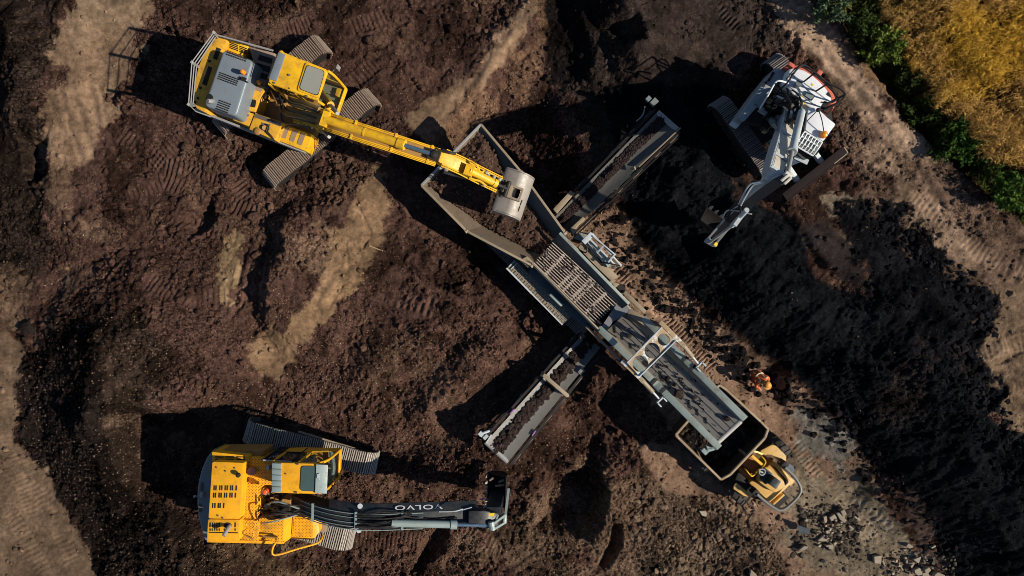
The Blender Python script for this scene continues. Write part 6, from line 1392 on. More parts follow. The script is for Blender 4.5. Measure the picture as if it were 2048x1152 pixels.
    part('conveyor_strip', SCRT, BRw, lambda b: (b.beam(K10(760, 590, 1.1), K10(1080, 290, 1.6), .04, .05), b.beam(K10(730, 600, 1.1), K10(700, 610, 1.0), .1, .06)))
    # loads
    hp = [Lb[0], Lb[1], Lb[2], K6b(400, 440, 1), K6b(600, 250, 1), Rb[2], Rb[1], Rb[0]]
    cx, cy = lerp(Lb[1], Rb[1], .5)[:2]
    hp2 = [lerp(Lt[0], Lb[0], .22), lerp(Lt[1], Lb[1], .62), lerp(Lt[2], Lb[2], .8), K6b(400, 455, 1.1), K6b(600, 250, 1.1), lerp(Rt[2], Rb[2], .8), lerp(Rt[1], Rb[1], .62), lerp(Rt[0], Rb[0], .22)]
    def zf(X, Y):
        u = (X - cx) * ax.x + (Y - cy) * ax.y; v = (X - cx) * sd.x + (Y - cy) * sd.y
        return .74 + .34 * sstep((-u - .2) / 1.2) + .20 * np.exp(-((u - .9) ** 2 + v * v * 1.6)) + .12 * np.exp(-((u + 1.2) ** 2 + (v - .4) ** 2) * 2)
    co = soil_sheet('soil_load', hp2, zf, (.052, .031, .023), 'loose brown soil heaped in the feed hopper', .12)
    k = RNG.choice(len(co), 700); lumps('soil_crumbs', co[k] + [0, 0, .02], .015 + .05 * RNG.random(700) ** 3, np.array([(.08, .05, .036)]) * (.6 + .9 * RNG.random((700, 1))), 'soil lumps on the load in the feed hopper')
    def strip(name, a0, a1, c0_, c1_, s0, s1, nn, size, col, lab, trough=.1, ragged=.1):
        t = RNG.random(nn); s = s0 + (s1 - s0) * RNG.random(nn); s = s + ragged * (RNG.random(nn) ** 3) * np.sign(RNG.random(nn) - .4) + .05 * fbm(t * 14, t * 3, 1, 3, .6, 70)
        A_, B2, C2, D2 = (np.array(q) for q in (a0, a1, c0_, c1_))
        p = A_ + (B2 - A_) * t[:, None]; q = C2 + (D2 - C2) * t[:, None]; P = p + (q - p) * s[:, None]
        P[:, 2] += -trough * np.sin(np.pi * np.clip(s, 0, 1)) + .03 + (.05 + .10 * sstep((fbm(t * 9, t * 5, 1, 3, .6, 71) + .2) / .4)) * RNG.random(nn) * (1 - np.abs((s - (s0 + s1) / 2) / (s1 - s0) * 2)).clip(0, 1)
        lumps(name, P, size[0] + (size[1] - size[0]) * RNG.random(nn) ** 2, np.array([col]) * (.6 + .8 * RNG.random((nn, 1))), lab)
    strip('soil_strip', i0, o0, i1, o1, .26, .60, 2400, (.02, .10), (.034, .024, .021), 'dark lumpy soil riding on the belt of the lower side conveyor')
    strip('soil_strip', j0, q0, j1, q1, .18, .52, 4600, (.02, .045), (.034, .024, .023), 'fine dark soil strip on the belt of the upper side conveyor', ragged=.03)
    # scattered lumps on the main belt and grid
    nn = 130; t = np.clip(.62 + .3 * RNG.standard_normal(nn) * .6, .05, .98); s = RNG.random(nn)
    P = np.array([tuple(lerp(lerp(b0, b1, s[i]), lerp(e0, e1, s[i]), t[i]) + ZUP * .02) for i in range(nn)]); S = .012 + .03 * RNG.random(nn) ** 3
    big = [(.50, .28, .11), (.56, .33, .07), (.62, .20, .16), (.36, .20, .09), (.13, .45, .08), (.22, .4, .05), (.93, .74, .12), (.70, .5, .07), (.66, .6, .06), (.75, .45, .05)]
    Pb = np.array([tuple(lerp(lerp(b0, b1, b_), lerp(e0, e1, b_), a_) + ZUP * .05) for a_, b_, c_ in big]); Sb = np.array([c_ for a_, b_, c_ in big])
    nn2 = 220; u = RNG.random(nn2); v = RNG.random(nn2) ** 1.4
    Pg = np.array([tuple(lerp(lerp(TL, TR, u[i]), lerp(BL, BR, u[i]), v[i]) + ZUP * .03) for i in range(nn2)]); Sg = .015 + .05 * RNG.random(nn2) ** 3
    PP = np.concatenate([P, Pb, Pg]); SS = np.concatenate([S, Sb, Sg]); cc = np.tile((.028, .022, .019), (len(PP), 1)) * (.6 + .9 * RNG.random((len(PP), 1))); cc[-nn2:] *= 2.6
    lumps('soil_crumbs', PP, SS, cc, 'dark soil lumps scattered on the main belt and bar grid')
screener()

# ------------------------------------------------------------------ site dumper under the main conveyor
def tyre(b, c, axl, r, wd, n=28):
    """wheel with chevron tread"""
    axl = V(axl).normalized(); u = ZUP; f = axl.cross(u); vs = []; fs = []
    prof = [(-wd / 2, r * .62), (-wd / 2, r * .86), (-wd * .42, r * .95), (-wd * .2, r), (wd * .2, r), (wd * .42, r * .95), (wd / 2, r * .86), (wd / 2, r * .62)]
    m_ = len(prof)
    for i in range(n):
        a = 2 * math.pi * i / n
        vs += [c + axl * x + (f * math.cos(a) + u * math.sin(a)) * q for x, q in prof]
    for i in range(n):
        j = (i + 1) % n
        fs += [[i * m_ + k, i * m_ + k + 1, j * m_ + k + 1, j * m_ + k] for k in range(m_ - 1)]
    b.add(vs, fs)
    for i in range(n):
        a = 2 * math.pi * (i + .5) / n; a2 = a + .16; s = 1 if i % 2 else -1
        d0 = f * math.cos(a) + u * math.sin(a); d1 = f * math.cos(a2) + u * math.sin(a2)
        b.beam(c + d0 * r * 1.01, c + d1 * r * .97 + axl * s * wd * .46, .05, .05, up=d0)
def dumper():
    g0 = -.6; c0 = K8b(560, 560, .4)
    R = thing('site_dumper', 'dusty ochre site dumper with open skip under the main conveyor', 'dumper', (c0.x, c0.y, g0))
    fw = K8(300, 280, 1) - K8(840, 860, 1); fw = Vector((fw.x, fw.y, 0)).normalized(); sd = Vector((-fw.y, fw.x, 0))     # forward = up-left
    zr = 1.05
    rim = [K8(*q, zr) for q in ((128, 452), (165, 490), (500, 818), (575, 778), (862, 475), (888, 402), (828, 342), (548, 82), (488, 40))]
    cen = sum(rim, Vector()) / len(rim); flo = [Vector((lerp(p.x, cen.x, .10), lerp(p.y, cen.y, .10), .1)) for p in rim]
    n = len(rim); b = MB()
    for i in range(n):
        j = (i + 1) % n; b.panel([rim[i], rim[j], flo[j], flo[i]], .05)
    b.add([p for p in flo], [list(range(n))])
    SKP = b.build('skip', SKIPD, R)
    part('skip_rim', SKIP, SKP, lambda b: [b.beam(rim[i], rim[(i + 1) % n], .07, .09) for i in range(n)], .015)
    part('skip_rib', SKIP, SKP, lambda b: [b.beam(lerp(rim[i], rim[(i + 1) % n], .5) - ZUP * .1, lerp(flo[i], flo[(i + 1) % n], .5), .08, .1) for i in (0, 1, 3, 6)])
    fl2 = [lerp(p, q, .55) for p, q in zip(rim, flo)]
    co = soil_sheet('soil_load', fl2, lambda X, Y: .55 - .12 * ((X - cen.x) ** 2 + (Y - cen.y) ** 2), (.014, .011, .010), 'dark soil lying in the skip of the dumper', .10)
    k = RNG.choice(len(co), 160); lumps('soil_crumbs', co[k] + [0, 0, .03], .02 + .07 * RNG.random(160) ** 2, np.array([(.05, .035, .026)]) * (.5 + .9 * RNG.random((160, 1))), 'soil lumps on the load in the dumper skip')
    # wheels
    for p, r in ((K8b(800, 240, .1), .46), (K8b(235, 850, .1), .46), (K8(680, 300, .0), .46), (K8(330, 640, .0), .46)):
        b = MB(); tyre(b, Vector((p.x, p.y, g0 + r)), sd, r, .42); WH = b.build('wheel', TYRE, R)
        part('rim', SANDP, WH, lambda b: b.cyl(Vector((p.x, p.y, g0 + r)) - sd * .17, Vector((p.x, p.y, g0 + r)) + sd * .17, .27, 16), smooth=True)
    part('fender', SANDP, R, lambda b: b.prism(rpoly([K8b(*q, .62) for q in ((545, 285), (715, 195), (760, 215), (895, 345), (900, 420), (860, 452), (800, 420), (690, 330), (620, 350))], .05, 3), depth=.07), .02)
    part('fender', SANDP, R, lambda b: b.prism(rpoly([K8b(*q, .62) for q in ((215, 718), (265, 745), (420, 890), (415, 905), (330, 900), (175, 795))], .05, 3), depth=.07), .02)
    part('fender_side', DKM, R, lambda b: (b.prism([K8b(*q, .5) for q in ((250, 560), (400, 700), (470, 860), (430, 900), (260, 740), (200, 690))], depth=.4), b.prism([K8b(*q, .5) for q in ((500, 270), (640, 240), (700, 210), (560, 290))], depth=.3)), .02)
    part('articulation', ORNG, R, lambda b: (b.prism([K8b(*q, .35) for q in ((300, 470), (420, 350), (590, 470), (470, 600))], depth=.25), b.box(K8b(420, 480, .1), fw, 1.2, .5, .4)), .02)
    part('front_chassis', DKM, R, lambda b: b.box(K8(500, 420, -.05), fw, 1.9, .7, .3), .02)
    part('rear_body', SANDP, R, lambda b: b.prism([K8b(*q, .62) for q in ((395, 720), (430, 690), (560, 720), (740, 640), (640, 500), (720, 420), (790, 470), (1010, 690), (840, 850), (680, 985))], g0 + .35), .04)
    part('engine_cover', SANDP, R, lambda b: b.prism(rpoly([K8b(*q, .82) for q in ((610, 500), (660, 500), (870, 690), (885, 740), (840, 810), (740, 860), (640, 790), (520, 700))], .08, 4), depth=.3), .05)
    part('side_panel', SANDP, R, lambda b: b.prism([K8b(*q, .70) for q in ((715, 420), (735, 425), (975, 660), (935, 705), (800, 560))], depth=.25), .02)
    part('cover_groove', DKM, R, lambda b: b.prism([K8b(*q, .655) for q in ((700, 480), (735, 500), (900, 650), (930, 710), (890, 750), (850, 650))], depth=.05))
    part('corner_step', SANDP, R, lambda b: b.prism([K8b(*q, .45) for q in ((970, 670), (1020, 690), (950, 775), (935, 720))], depth=.1), .015)
    part('rear_bumper', SANDP, R, lambda b: b.beam(K8b(690, 985, .35), K8b(840, 850, .35), .06, .4), .02)
    part('operator_seat', SEAT, R, lambda b: (b.prism(rpoly([K8b(*q, 1.02) for q in ((600, 590), (670, 570), (735, 640), (690, 710), (610, 740), (555, 670))], .05, 3), depth=.16), b.prism(rpoly([K8b(*q, 1.35) for q in ((745, 640), (832, 700), (760, 805), (662, 735))], .03, 3), depth=.5)), .035)
    part('seat_seam', LGT, R, lambda b: b.beam(K8b(672, 722, 1.1), K8b(722, 672, 1.1), .02, .03))
    part('steering_wheel', LGT, R, lambda b: (b.tube([K8b(572 + 42 * math.cos(a), 570 + 42 * math.sin(a), 1.15 + .04 * math.sin(a)) for a in [i * math.pi / 8 for i in range(16)]], .016, 6, closed=True), b.beam(K8b(540, 560, 1.15), K8b(600, 590, 1.15), .03, .02), b.cyl(K8b(572, 572, 1.14), K8b(545, 545, .6), .025, 8)), smooth=True)
    part('console', SEAT, R, lambda b: b.prism(rpoly([K8b(*q, .95) for q in ((560, 520), (620, 520), (720, 600), (700, 640), (600, 560))], .03, 3), depth=.3), .02)
    part('grab_rail', YEL, R, lambda b: (b.tube(arc_pts([K8b(470, 300, .6), K8b(540, 340, 1.0), K8b(615, 420, 1.1), K8b(600, 470, 1.1), K8b(575, 500, .9)], 4), .022, 8), b.tube(arc_pts([K8b(325, 520, .7), K8b(350, 540, 1.0), K8b(410, 610, 1.05), K8b(440, 625, 1.05), K8b(500, 580, 1.0), K8b(530, 530, .9)], 4), .022, 8), b.beam(K8b(455, 285, .9), K8b(580, 325, .8), .06, .05), b.beam(K8b(430, 345, .7), K8b(570, 470, .7), .08, .05)), smooth=True)
    part('foot_plate', ORNG, R, lambda b: b.prism([K8b(*q, .42) for q in ((270, 500), (420, 640), (400, 700), (250, 560))], depth=.1), .02)
    part('lever', YEL, R, lambda b: (b.tube([K8b(500, 585, .8), K8b(490, 570, 1.15)], .02, 6), b.tube([K8b(415, 612, .8), K8b(430, 590, 1.1)], .018, 6)))
    rb = [(880, 510), (940, 565), (1000, 625), (1060, 710), (1092, 790), (1085, 850), (1040, 920), (950, 1010), (870, 1070), (830, 1082), (780, 1080), (700, 1035), (600, 960), (500, 870)]
    part('roll_bar', BARG, R, lambda b: b.tube(arc_pts([K8b(x, y, .95) for x, y in rb], 3), .045, 10), smooth=True)
    part('roll_bar_mount', BLK, R, lambda b: (b.box(K8b(885, 480, .95), sd, .2, .18, .35), b.box(K8b(490, 855, .95), sd, .2, .16, .35), b.beam(K8b(900, 480, .9), K8b(820, 440, .7), .06, .1)), .02)
    part('rear_lamp', LGT, R, lambda b: (b.cyl(K8b(945, 525, .75), K8b(945, 525, .85), .13, 14), b.ball(K8b(820, 450, .72), .06), b.ball(K8b(465, 815, .72), .06)), smooth=True)
    part('engine_gap', DKM, R, lambda b: b.box(K8b(770, 900, -.1), fw, .6, .5, .3))
dumper()

# ------------------------------------------------------------------ crouching worker
def worker():
    q = K11(760, 720, -.1); g0 = -.55
    R = thing('person', 'person crouching in orange high-visibility clothing on the bare strip beside the black heap', 'person', (q.x, q.y, g0))
    f = (K11(850, 850, .3) - K11(740, 650, .3)); f = Vector((f.x, f.y, 0)).normalized(); s = Vector((-f.y, f.x, 0))
    O = Vector((q.x, q.y, g0)) - f * .12
    def P(a, b, c): return O + f * a + s * b + ZUP * c
    J = {'pel': P(-.08, 0, .34), 'sp': P(.02, 0, .55), 'ch': P(.18, 0, .72), 'nk': P(.27, 0, .84), 'hd': P(.34, 0, .94), 'ht': P(.38, 0, 1.03)}
    E = [('pel', 'sp'), ('sp', 'ch'), ('ch', 'nk'), ('nk', 'hd'), ('hd', 'ht')]
    RAD = {'pel': .17, 'sp': .155, 'ch': .165, 'nk': .065, 'hd': .10, 'ht': .07}
    for k, n in ((1, 'l'), (-1, 'r')):
        J.update({n + 'sh': P(.17, .19 * k, .74), n + 'el': P(.33, .27 * k, .52), n + 'wr': P(.50, .17 * k, .38), n + 'hn': P(.57, .13 * k, .33),
                  n + 'hp': P(-.06, .11 * k, .33), n + 'kn': P(.33, .19 * k, .46), n + 'an': P(.06, .16 * k, .10), n + 'to': P(.24, .18 * k, .045)})
        E += [('ch', n + 'sh'), (n + 'sh', n + 'el'), (n + 'el', n + 'wr'), (n + 'wr', n + 'hn'), ('pel', n + 'hp'), (n + 'hp', n + 'kn'), (n + 'kn', n + 'an'), (n + 'an', n + 'to')]
        RAD.update({n + 'sh': .085, n + 'el': .062, n + 'wr': .042, n + 'hn': .045, n + 'hp': .12, n + 'kn': .085, n + 'an': .058, n + 'to': .05})
        for i, (da, db) in enumerate(((.07, .03), (.085, .01), (.083, -.01), (.07, -.03))):
            J[n + 'f%d' % i] = J[n + 'hn'] + f * da + s * db - ZUP * .04; E.append((n + 'hn', n + 'f%d' % i)); RAD[n + 'f%d' % i] = .010
        J[n + 'th'] = J[n + 'wr'] + f * .05 - s * .06 * k - ZUP * .02; E.append((n + 'wr', n + 'th')); RAD[n + 'th'] = .012
    names = list(J); ix = {k: i for i, k in enumerate(names)}
    me = bpy.data.meshes.new('body_cage'); me.from_pydata([tuple(J[k] - O) for k in names], [(ix[a], ix[b]) for a, b in E], [])
    ob = bpy.data.objects.new('body_cage', me); COL.objects.link(ob)
    ob.modifiers.new('skin', 'SKIN'); sv = me.skin_vertices[0].data
    for i, k in enumerate(names): sv[i].radius = (RAD[k], RAD[k]); sv[i].use_root = (k == 'pel')
    ss = ob.modifiers.new('sub', 'SUBSURF'); ss.levels = 2; ss.render_levels = 2
    bpy.context.view_layer.update()
    m2 = bpy.data.meshes.new_from_object(ob.evaluated_get(bpy.context.evaluated_depsgraph_get())); bpy.data.objects.remove(ob)
    m2.name = 'body'; m2.materials.clear()
    for k in (HIVIS, NAVY, SKIN, BOOT): m2.materials.append(k)
    jp = np.array([tuple(J[k] - O) for k in names])
    kind = np.array([2 if (k in ('nk', 'hd', 'ht') or k[1:3] in ('hn', 'th') or k[1:2] == 'f') else 3 if k[1:] in ('an', 'to') else 1 if k[1:] in ('kn', 'hp') or k == 'pel' else 0 for k in names])
    for p in m2.polygons:
        d = ((jp - np.array(p.center)) ** 2).sum(1) - np.array([RAD[k] ** 2 for k in names]); p.material_index = int(kind[d.argmin()]); p.use_smooth = True
    o = bpy.data.objects.new('body', m2); place(o, R, O)
    h = J['hd'] + ZUP * .04
    def helmet(b):
        b.ball(h + ZUP * .03, .135, sq=.85, n=16)
        b.prism([h + f * (.05 + .15 * math.cos(a)) + s * .14 * math.sin(a) + ZUP * .035 for a in [i * math.pi / 8 for i in range(16)]], depth=.02)
    part('helmet', HELM, R, helmet, smooth=True)
    part('reflective_band', REFL, R, lambda b: (b.tube([lerp(J['sp'], J['ch'], .3) + s * .172 * math.cos(a) + (f * .12 + ZUP * -.10) * math.sin(a) * 1.15 for a in [i * math.pi / 10 for i in range(20)]], .022, 6, closed=True), b.tube(arc_pts([J['lsh'] + ZUP * .09, J['ch'] + s * .1 + ZUP * .12 - f * .05, J['pel'] + s * .09 + ZUP * .14 - f * .08], 4), .022, 6), b.tube(arc_pts([J['rsh'] + ZUP * .09, J['ch'] - s * .1 + ZUP * .12 - f * .05, J['pel'] - s * .09 + ZUP * .14 - f * .08], 4), .022, 6)))
    part('face', SKIN, R, lambda b: (b.ball(h + f * .10 - ZUP * .05, .03), b.ball(h + f * .07 + s * .04 - ZUP * .03, .02), b.ball(h + f * .07 - s * .04 - ZUP * .03, .02)))
    R.scale = (.85, .85, .85)
worker()

# ------------------------------------------------------------------ broken slabs
def slab(pts, z, th, label, tilt=0.0, rndm=None):
    rnd = rndm or random
    P = [V(p) for p in pts]; c = sum(P, Vector()) / len(P); gz = float(ground_z(np.array(c.x), np.array(c.y)))
    b = MB(); ta, tb = rnd.uniform(-tilt, tilt), rnd.uniform(-tilt, tilt)
    top = [Vector((p.x, p.y, gz + th + (p.x - c.x) * ta + (p.y - c.y) * tb + rnd.uniform(-.008, .008))) for p in P]
    n = len(top); ar = sum(top[i].x * top[(i + 1) % n].y - top[(i + 1) % n].x * top[i].y for i in range(n))
    if ar < 0: top = top[::-1]
    bot = [Vector((lerp(p.x, c.x, rnd.uniform(-.05, .06)), lerp(p.y, c.y, rnd.uniform(-.05, .06)), p.z - th * 1.25)) for p in top]
    b.add(top + bot, [list(range(n)), list(range(2 * n - 1, n - 1, -1))] + [[(i + 1) % n, i, i + n, (i + 1) % n + n] for i in range(n)])
    o = b.build('concrete_slab', SLAB, None, .012, 1)
    tag(o, label, 'slab', 'broken concrete slabs on the yard', 'thing'); return o
zs = -.55
big = [
 ('square pale concrete slab lying at the top of the rubble pile', [(572, 320), (640, 278), (672, 330), (602, 365)], .14),
 ('blocky pale concrete piece at the upper end of the rubble pile', [(703, 240), (742, 208), (778, 275), (735, 305)], .2),
 ('long concrete piece wedged beside the square slab in the rubble pile', [(655, 262), (690, 255), (780, 350), (755, 380), (700, 345)], .16),
 ('thin concrete strip lying apart to the right of the rubble pile', [(880, 318), (905, 310), (975, 360), (955, 372)], .07),
 ('triangular concrete slab pointing up in the middle of the rubble pile', [(440, 605), (525, 530), (562, 612)], .1),
 ('pointed concrete slab at the lower end of the rubble pile', [(550, 650), (622, 640), (630, 690), (592, 732)], .12),
 ('narrow upright concrete slab beside the square slab of the rubble pile', [(505, 308), (552, 305), (550, 380), (520, 385)], .12),
 ('short concrete slab with a bright edge right of the rubble pile', [(815, 430), (840, 418), (885, 465), (865, 485)], .1),
 ('small concrete block at the left edge of the rubble pile', [(270, 345), (300, 330), (325, 350), (300, 372)], .16),
 ('rounded concrete lump left of the lower rubble pile', [(215, 700), (270, 655), (322, 660), (310, 690), (240, 718)], .16),
 ('concrete slab shaped like a wedge lying alone on the grey yard', [(1480, 650), (1512, 615), (1578, 665), (1525, 682)], .1),
 ('square concrete slab lying flat on the yard near the lower edge', [(1120, 790), (1215, 785), (1212, 882), (1125, 875)], .12),
 ('large triangular concrete slab on the yard beside small fragments', [(1575, 820), (1685, 778), (1648, 868)], .1),
 ('concrete slab just below the large triangular slab', [(1550, 870), (1620, 868), (1630, 905), (1560, 905)], .08),
 ('rounded concrete block at the lower edge of the yard', [(1590, 945), (1650, 918), (1692, 940), (1690, 1005), (1640, 1015), (1598, 985)], .2),
 ('concrete block right of the rounded block at the lower edge', [(1700, 930), (1755, 900), (1778, 940), (1740, 972), (1705, 968)], .2),
 ('concrete slab cut by the lower edge of the photo', [(1700, 990), (1780, 980), (1795, 1040), (1700, 1045)], .14),
 ('angular concrete slab at the lower right of the yard', [(1818, 1000), (1860, 962), (1945, 1000), (1930, 1045), (1850, 1045)], .16),
 ('small white-edged concrete chip below the wedge-shaped slab', [(1470, 710), (1525, 705), (1500, 742)], .06),
 ('short thick concrete piece lying by the tyre tracks', [(1730, 640), (1785, 612), (1798, 630), (1748, 655)], .12),
 ('narrow leaning concrete fragment between the two groups of slabs', [(1225, 855), (1245, 842), (1272, 915), (1255, 915)], .08),
 ('thin pale concrete stick left of the large triangular slab', [(1510, 850), (1530, 835), (1545, 880), (1520, 888)], .1),
 ('narrow concrete fragment above the rounded block at the lower edge', [(1440, 915), (1462, 905), (1492, 965), (1475, 975)], .07)]
for lab, pts, th in big: slab([K12(x, y, zs) for x, y in pts], zs, th, lab, .06)
slab([W(*q, zs) for q in ((1500, 1138), (1516, 1150), (1497, 1158))], zs, .08, 'pale triangular slab at the lower edge left of the rubble', .05)
slab([W(*q, zs) for q in ((1398, 1022), (1412, 1022), (1418, 1036), (1404, 1032))], zs, .08, 'pale flat chip lying on the gravel below the dumper', .05)
sh = MB(); sh.panel([K12(215, 420, -.28), K12(365, 470, -.34), K12(340, 530, -.38), K12(230, 520, -.42)], .02)
tag(sh.build('metal_sheet', SHEETM, None), 'dark bent sheet lying at the left of the rubble pile', 'sheet')
rnd = random.Random(77)
for i in range(62):
    if i < 44: x, y = rnd.gauss(590, 100), rnd.gauss(520, 135)
    else: x, y = rnd.gauss(1600, 210), rnd.gauss(930, 70)
    r = rnd.uniform(12, 32); n = rnd.choice((4, 4, 5)); a0 = rnd.random() * 6.28; el = rnd.uniform(.4, 1)
    pts = [(x + r * math.cos(a0 + k * 6.283 / n) * rnd.uniform(.8, 1.15), y + r * el * math.sin(a0 + k * 6.283 / n) * rnd.uniform(.8, 1.15)) for k in range(n)]
    c = K12(x, y, zs)
    o = slab([K12(u, v, zs) for u, v in pts], zs, rnd.uniform(.04, .16), 'small broken concrete fragment in the main rubble pile' if i < 44 else 'small concrete fragment lying around the slabs at the lower edge', .5, rnd)
    o.name = 'concrete_fragment'; o['group'] = 'small fragments of the rubble pile' if i < 44 else 'small fragments at the lower edge'

# ------------------------------------------------------------------ loose clods and stones over the ground
def sample_soil(x, y):
    i = np.clip(np.searchsorted(XS, x), 0, len(XS) - 1); j = np.clip(np.searchsorted(YS, y), 0, len(YS) - 1)
    return soil[i, j], rough[i, j], grav[i, j], i, j
def scatter(name, n, smin, smax, power, weight, colour, label, sink=.3, flat=.75, chips=False):
    x = (RNG.random(n * 4) - .5) * 35; y = (RNG.random(n * 4) - .5) * 20.4
    c, r, g, i, j = sample_soil(x, y); k = RNG.random(n * 4) < weight(x, y, r, g, c)
    x, y, c = x[k][:n], y[k][:n], c[k][:n]
    s = smin + (smax - smin) * RNG.random(len(x)) ** power
    z = ground_z(x, y) + s * flat * .4 * (1 - sink)
    lumps(name, np.stack([x, y, z], -1), s, colour(c, len(x)), label, flat, None, chips)
zn = lambda x, y, sd_: sstep((fbm(x, y, .7, 4, .6, sd_) + .1) / .35)
scatter('soil_clods', 19000, .016, .12, 4.2, lambda x, y, r, g, c: np.clip(r, 0, 1) * (.15 + .85 * zn(x, y, 80)), lambda c, n: c * (.75 + .7 * RNG.random((n, 1))), 'loose soil clods strewn over the ground')
scatter('gravel', 52000, .016, .052, 2.5, lambda x, y, r, g, c: g * g * (.3 + .7 * zn(x, y, 81)), lambda c, n: c * (.5 + 1.1 * RNG.random((n, 1))) + np.array([(.10, .068, .045)]) * (RNG.random((n, 1)) ** 5), 'brown gravel spread over the screened heaps', .1, 1.0, True)
scatter('pale_pebbles', 2200, .010, .034, 4, lambda x, y, r, g, c: (.06 + .94 * g) * .7 * (.12 + .88 * zn(x, y, 84) ** 2), lambda c, n: np.array([(.34, .25, .165)]) * (.4 + .8 * RNG.random((n, 1))), 'pale pebbles dotted over the brown soil', .2, .8, True)
def rubble(n, px0, px1, py0, py1, z, smin, smax, col, label, name):
    a = px0 + (px1 - px0) * RNG.random(n); b = py0 + (py1 - py0) * RNG.random(n)
    x = (a - 1024) / PPM * (CAMH - z) / CAMH; y = (576 - b) / PPM * (CAMH - z) / CAMH
    k = fbm(x, y, .7, 3, .6, 90) > -.12; x, y = x[k], y[k]; s = smin + (smax - smin) * RNG.random(len(x)) ** 3
    lumps(name, np.stack([x, y, ground_z(x, y) + s * .15], -1), s, np.array([col]) * (.45 + .9 * RNG.random((len(x), 1))), label, .6)
rubble(1500, 1260, 1560, 1000, 1170, -.2, .02, .11, (.15, .105, .07), 'coarse broken stones on the gravel below the dumper', 'broken_stones')
rubble(460, 1585, 1720, 1010, 1115, -.5, .03, .13, (.055, .044, .036), 'dark rubble stones between the concrete slabs', 'rubble_stones')
rubble(160, 1760, 1900, 1100, 1152, -.5, .03, .1, (.10, .08, .06), 'rubble stones around the slabs at the lower edge', 'rubble_stones')
# heap foot: black clods that rolled off the heap
foot = [(1215, 400), (1250, 480), (1290, 560), (1340, 605), (1400, 645), (1450, 690), (1500, 725), (1560, 770), (1620, 800), (1690, 850), (1750, 935), (1830, 1015), (1900, 1120)]
t = RNG.random(900) * (len(foot) - 1.001); ii = t.astype(int); ff = np.array(foot, float); q = ff[ii] + (ff[ii + 1] - ff[ii]) * (t - ii)[:, None] + RNG.standard_normal((900, 2)) * 17 + np.array([(-5, 6)])
x = (q[:, 0] - 1024) / PPM * 1.02; y = (576 - q[:, 1]) / PPM * 1.02; s = .02 + .12 * RNG.random(900) ** 4
lumps('heap_foot_clods', np.stack([x, y, ground_z(x, y) + s * .2], -1), s, np.tile((.011, .009, .009), (900, 1)) * (.7 + 1.0 * RNG.random((900, 1))), 'dark clods rolled down to the foot of the black heap')
edge = np.array([(1720, 430), (1790, 450), (1850, 510), (1920, 565), (1975, 605), (1930, 690), (1950, 770), (2000, 840), (2060, 900)], float)
t = RNG.random(800) * (len(edge) - 1.001); ii = t.astype(int); q = edge[ii] + (edge[ii + 1] - edge[ii]) * (t - ii)[:, None] + RNG.standard_normal((800, 2)) * 16
x = (q[:, 0] - 1024) / PPM * .957; y = (576 - q[:, 1]) / PPM * .957; s = .02 + .11 * RNG.random(800) ** 4
lumps('heap_edge_clods', np.stack([x, y, ground_z(x, y) + s * .2], -1), s, np.tile((.011, .0105, .011), (800, 1)) * (.7 + 1.0 * RNG.random((800, 1))), 'dark clods spread along the far edge of the black heap')
# large single clods
for px, py, z, r, lab in ((1330, 617, -.6, .17, 'large dark clod on the trodden strip beside the screening machine'), (748, 83, 0, .22, 'pointed brown clod lying above the boom of the loading excavator'),
                          (910, 60, 0, .20, 'round brown clod left of the pale streak at the top'), (510, 435, 0, .20, 'brown clod lying in the soil below the loading excavator'),
                          (1476, 718, -.55, .26, 'broad dark clod at the heap foot near the crouching person'), (1255, 505, -.6, .09, 'small dark clod on the strip beside the guard frame'),
                          (60, 655, 0, .24, 'dark clod near the left edge above the pale ground'), (370, 405, 0, .16, 'clod beside the track prints left of the loading excavator'),
                          (1625, 868, -.5, .12, 'dark clod on the grey yard by the heap foot'), (375, 295, 0, .17, 'clod in the soil below the shadow of the loading excavator')):
    c = W(px, py, z); gz = float(ground_z(np.array(c.x), np.array(c.y))); rr_ = random.Random(px)
    b = MB(); bm = bmesh.new(); bmesh.ops.create_icosphere(bm, subdivisions=3, radius=1)
    k = rr_.random() * 50
    for v in bm.verts:
        w_ = float(fbm(np.array(v.co.x * 1.0 + k), np.array(v.co.y + v.co.z * .7 - k), 1.6, 4, .6, 3)); v.co *= 1 + .55 * w_; v.co.z *= .62; v.co.y *= .8
    me = bpy.data.meshes.new('clod'); bm.to_mesh(me); bm.free(); me.transform(Matrix.Scale(r, 4)); me.materials.append(LUMPM)
    base = np.array(sample_soil(np.array([c.x]), np.array([c.y]))[0])[0]; base = np.minimum(base, (.075, .05, .038)) if 'dark' not in lab else np.array((.018, .014, .013))
    colour_attr(me, 'tint', np.tile(base, (len(me.vertices), 1)))
    tag(place(bpy.data.objects.new('soil_clod', me), None, (c.x, c.y, gz + r * .25)), lab, 'clod', 'large single soil clods')
# straw stalks and sticks
for pts, z, col, lab in (((( 1094, 988), (1096, 1005), (1095, 1024)), .1, (.20, .15, .08), 'thin dry stalk standing at the dug hollow'), (((740, 492), (766, 502)), .05, (.28, .21, .11), 'thin pale straw lying by the pale streak'),
                         (((1487, 1010), (1492, 1022), (1500, 1036)), -.5, (.09, .065, .05), 'short dark stick on the ground below the dumper')):
    m_ = paint('stalk_' + str(pts[0][0]), col, .8, dirt=.2)
    b = MB(); P = [W(a, c, z) for a, c in pts]; P = [Vector((p.x, p.y, float(ground_z(np.array(p.x), np.array(p.y))) + .03)) for p in P]
    b.tube(arc_pts(P, 3), .016, 5); tag(b.build('stalk', m_, None), lab, 'stalk')

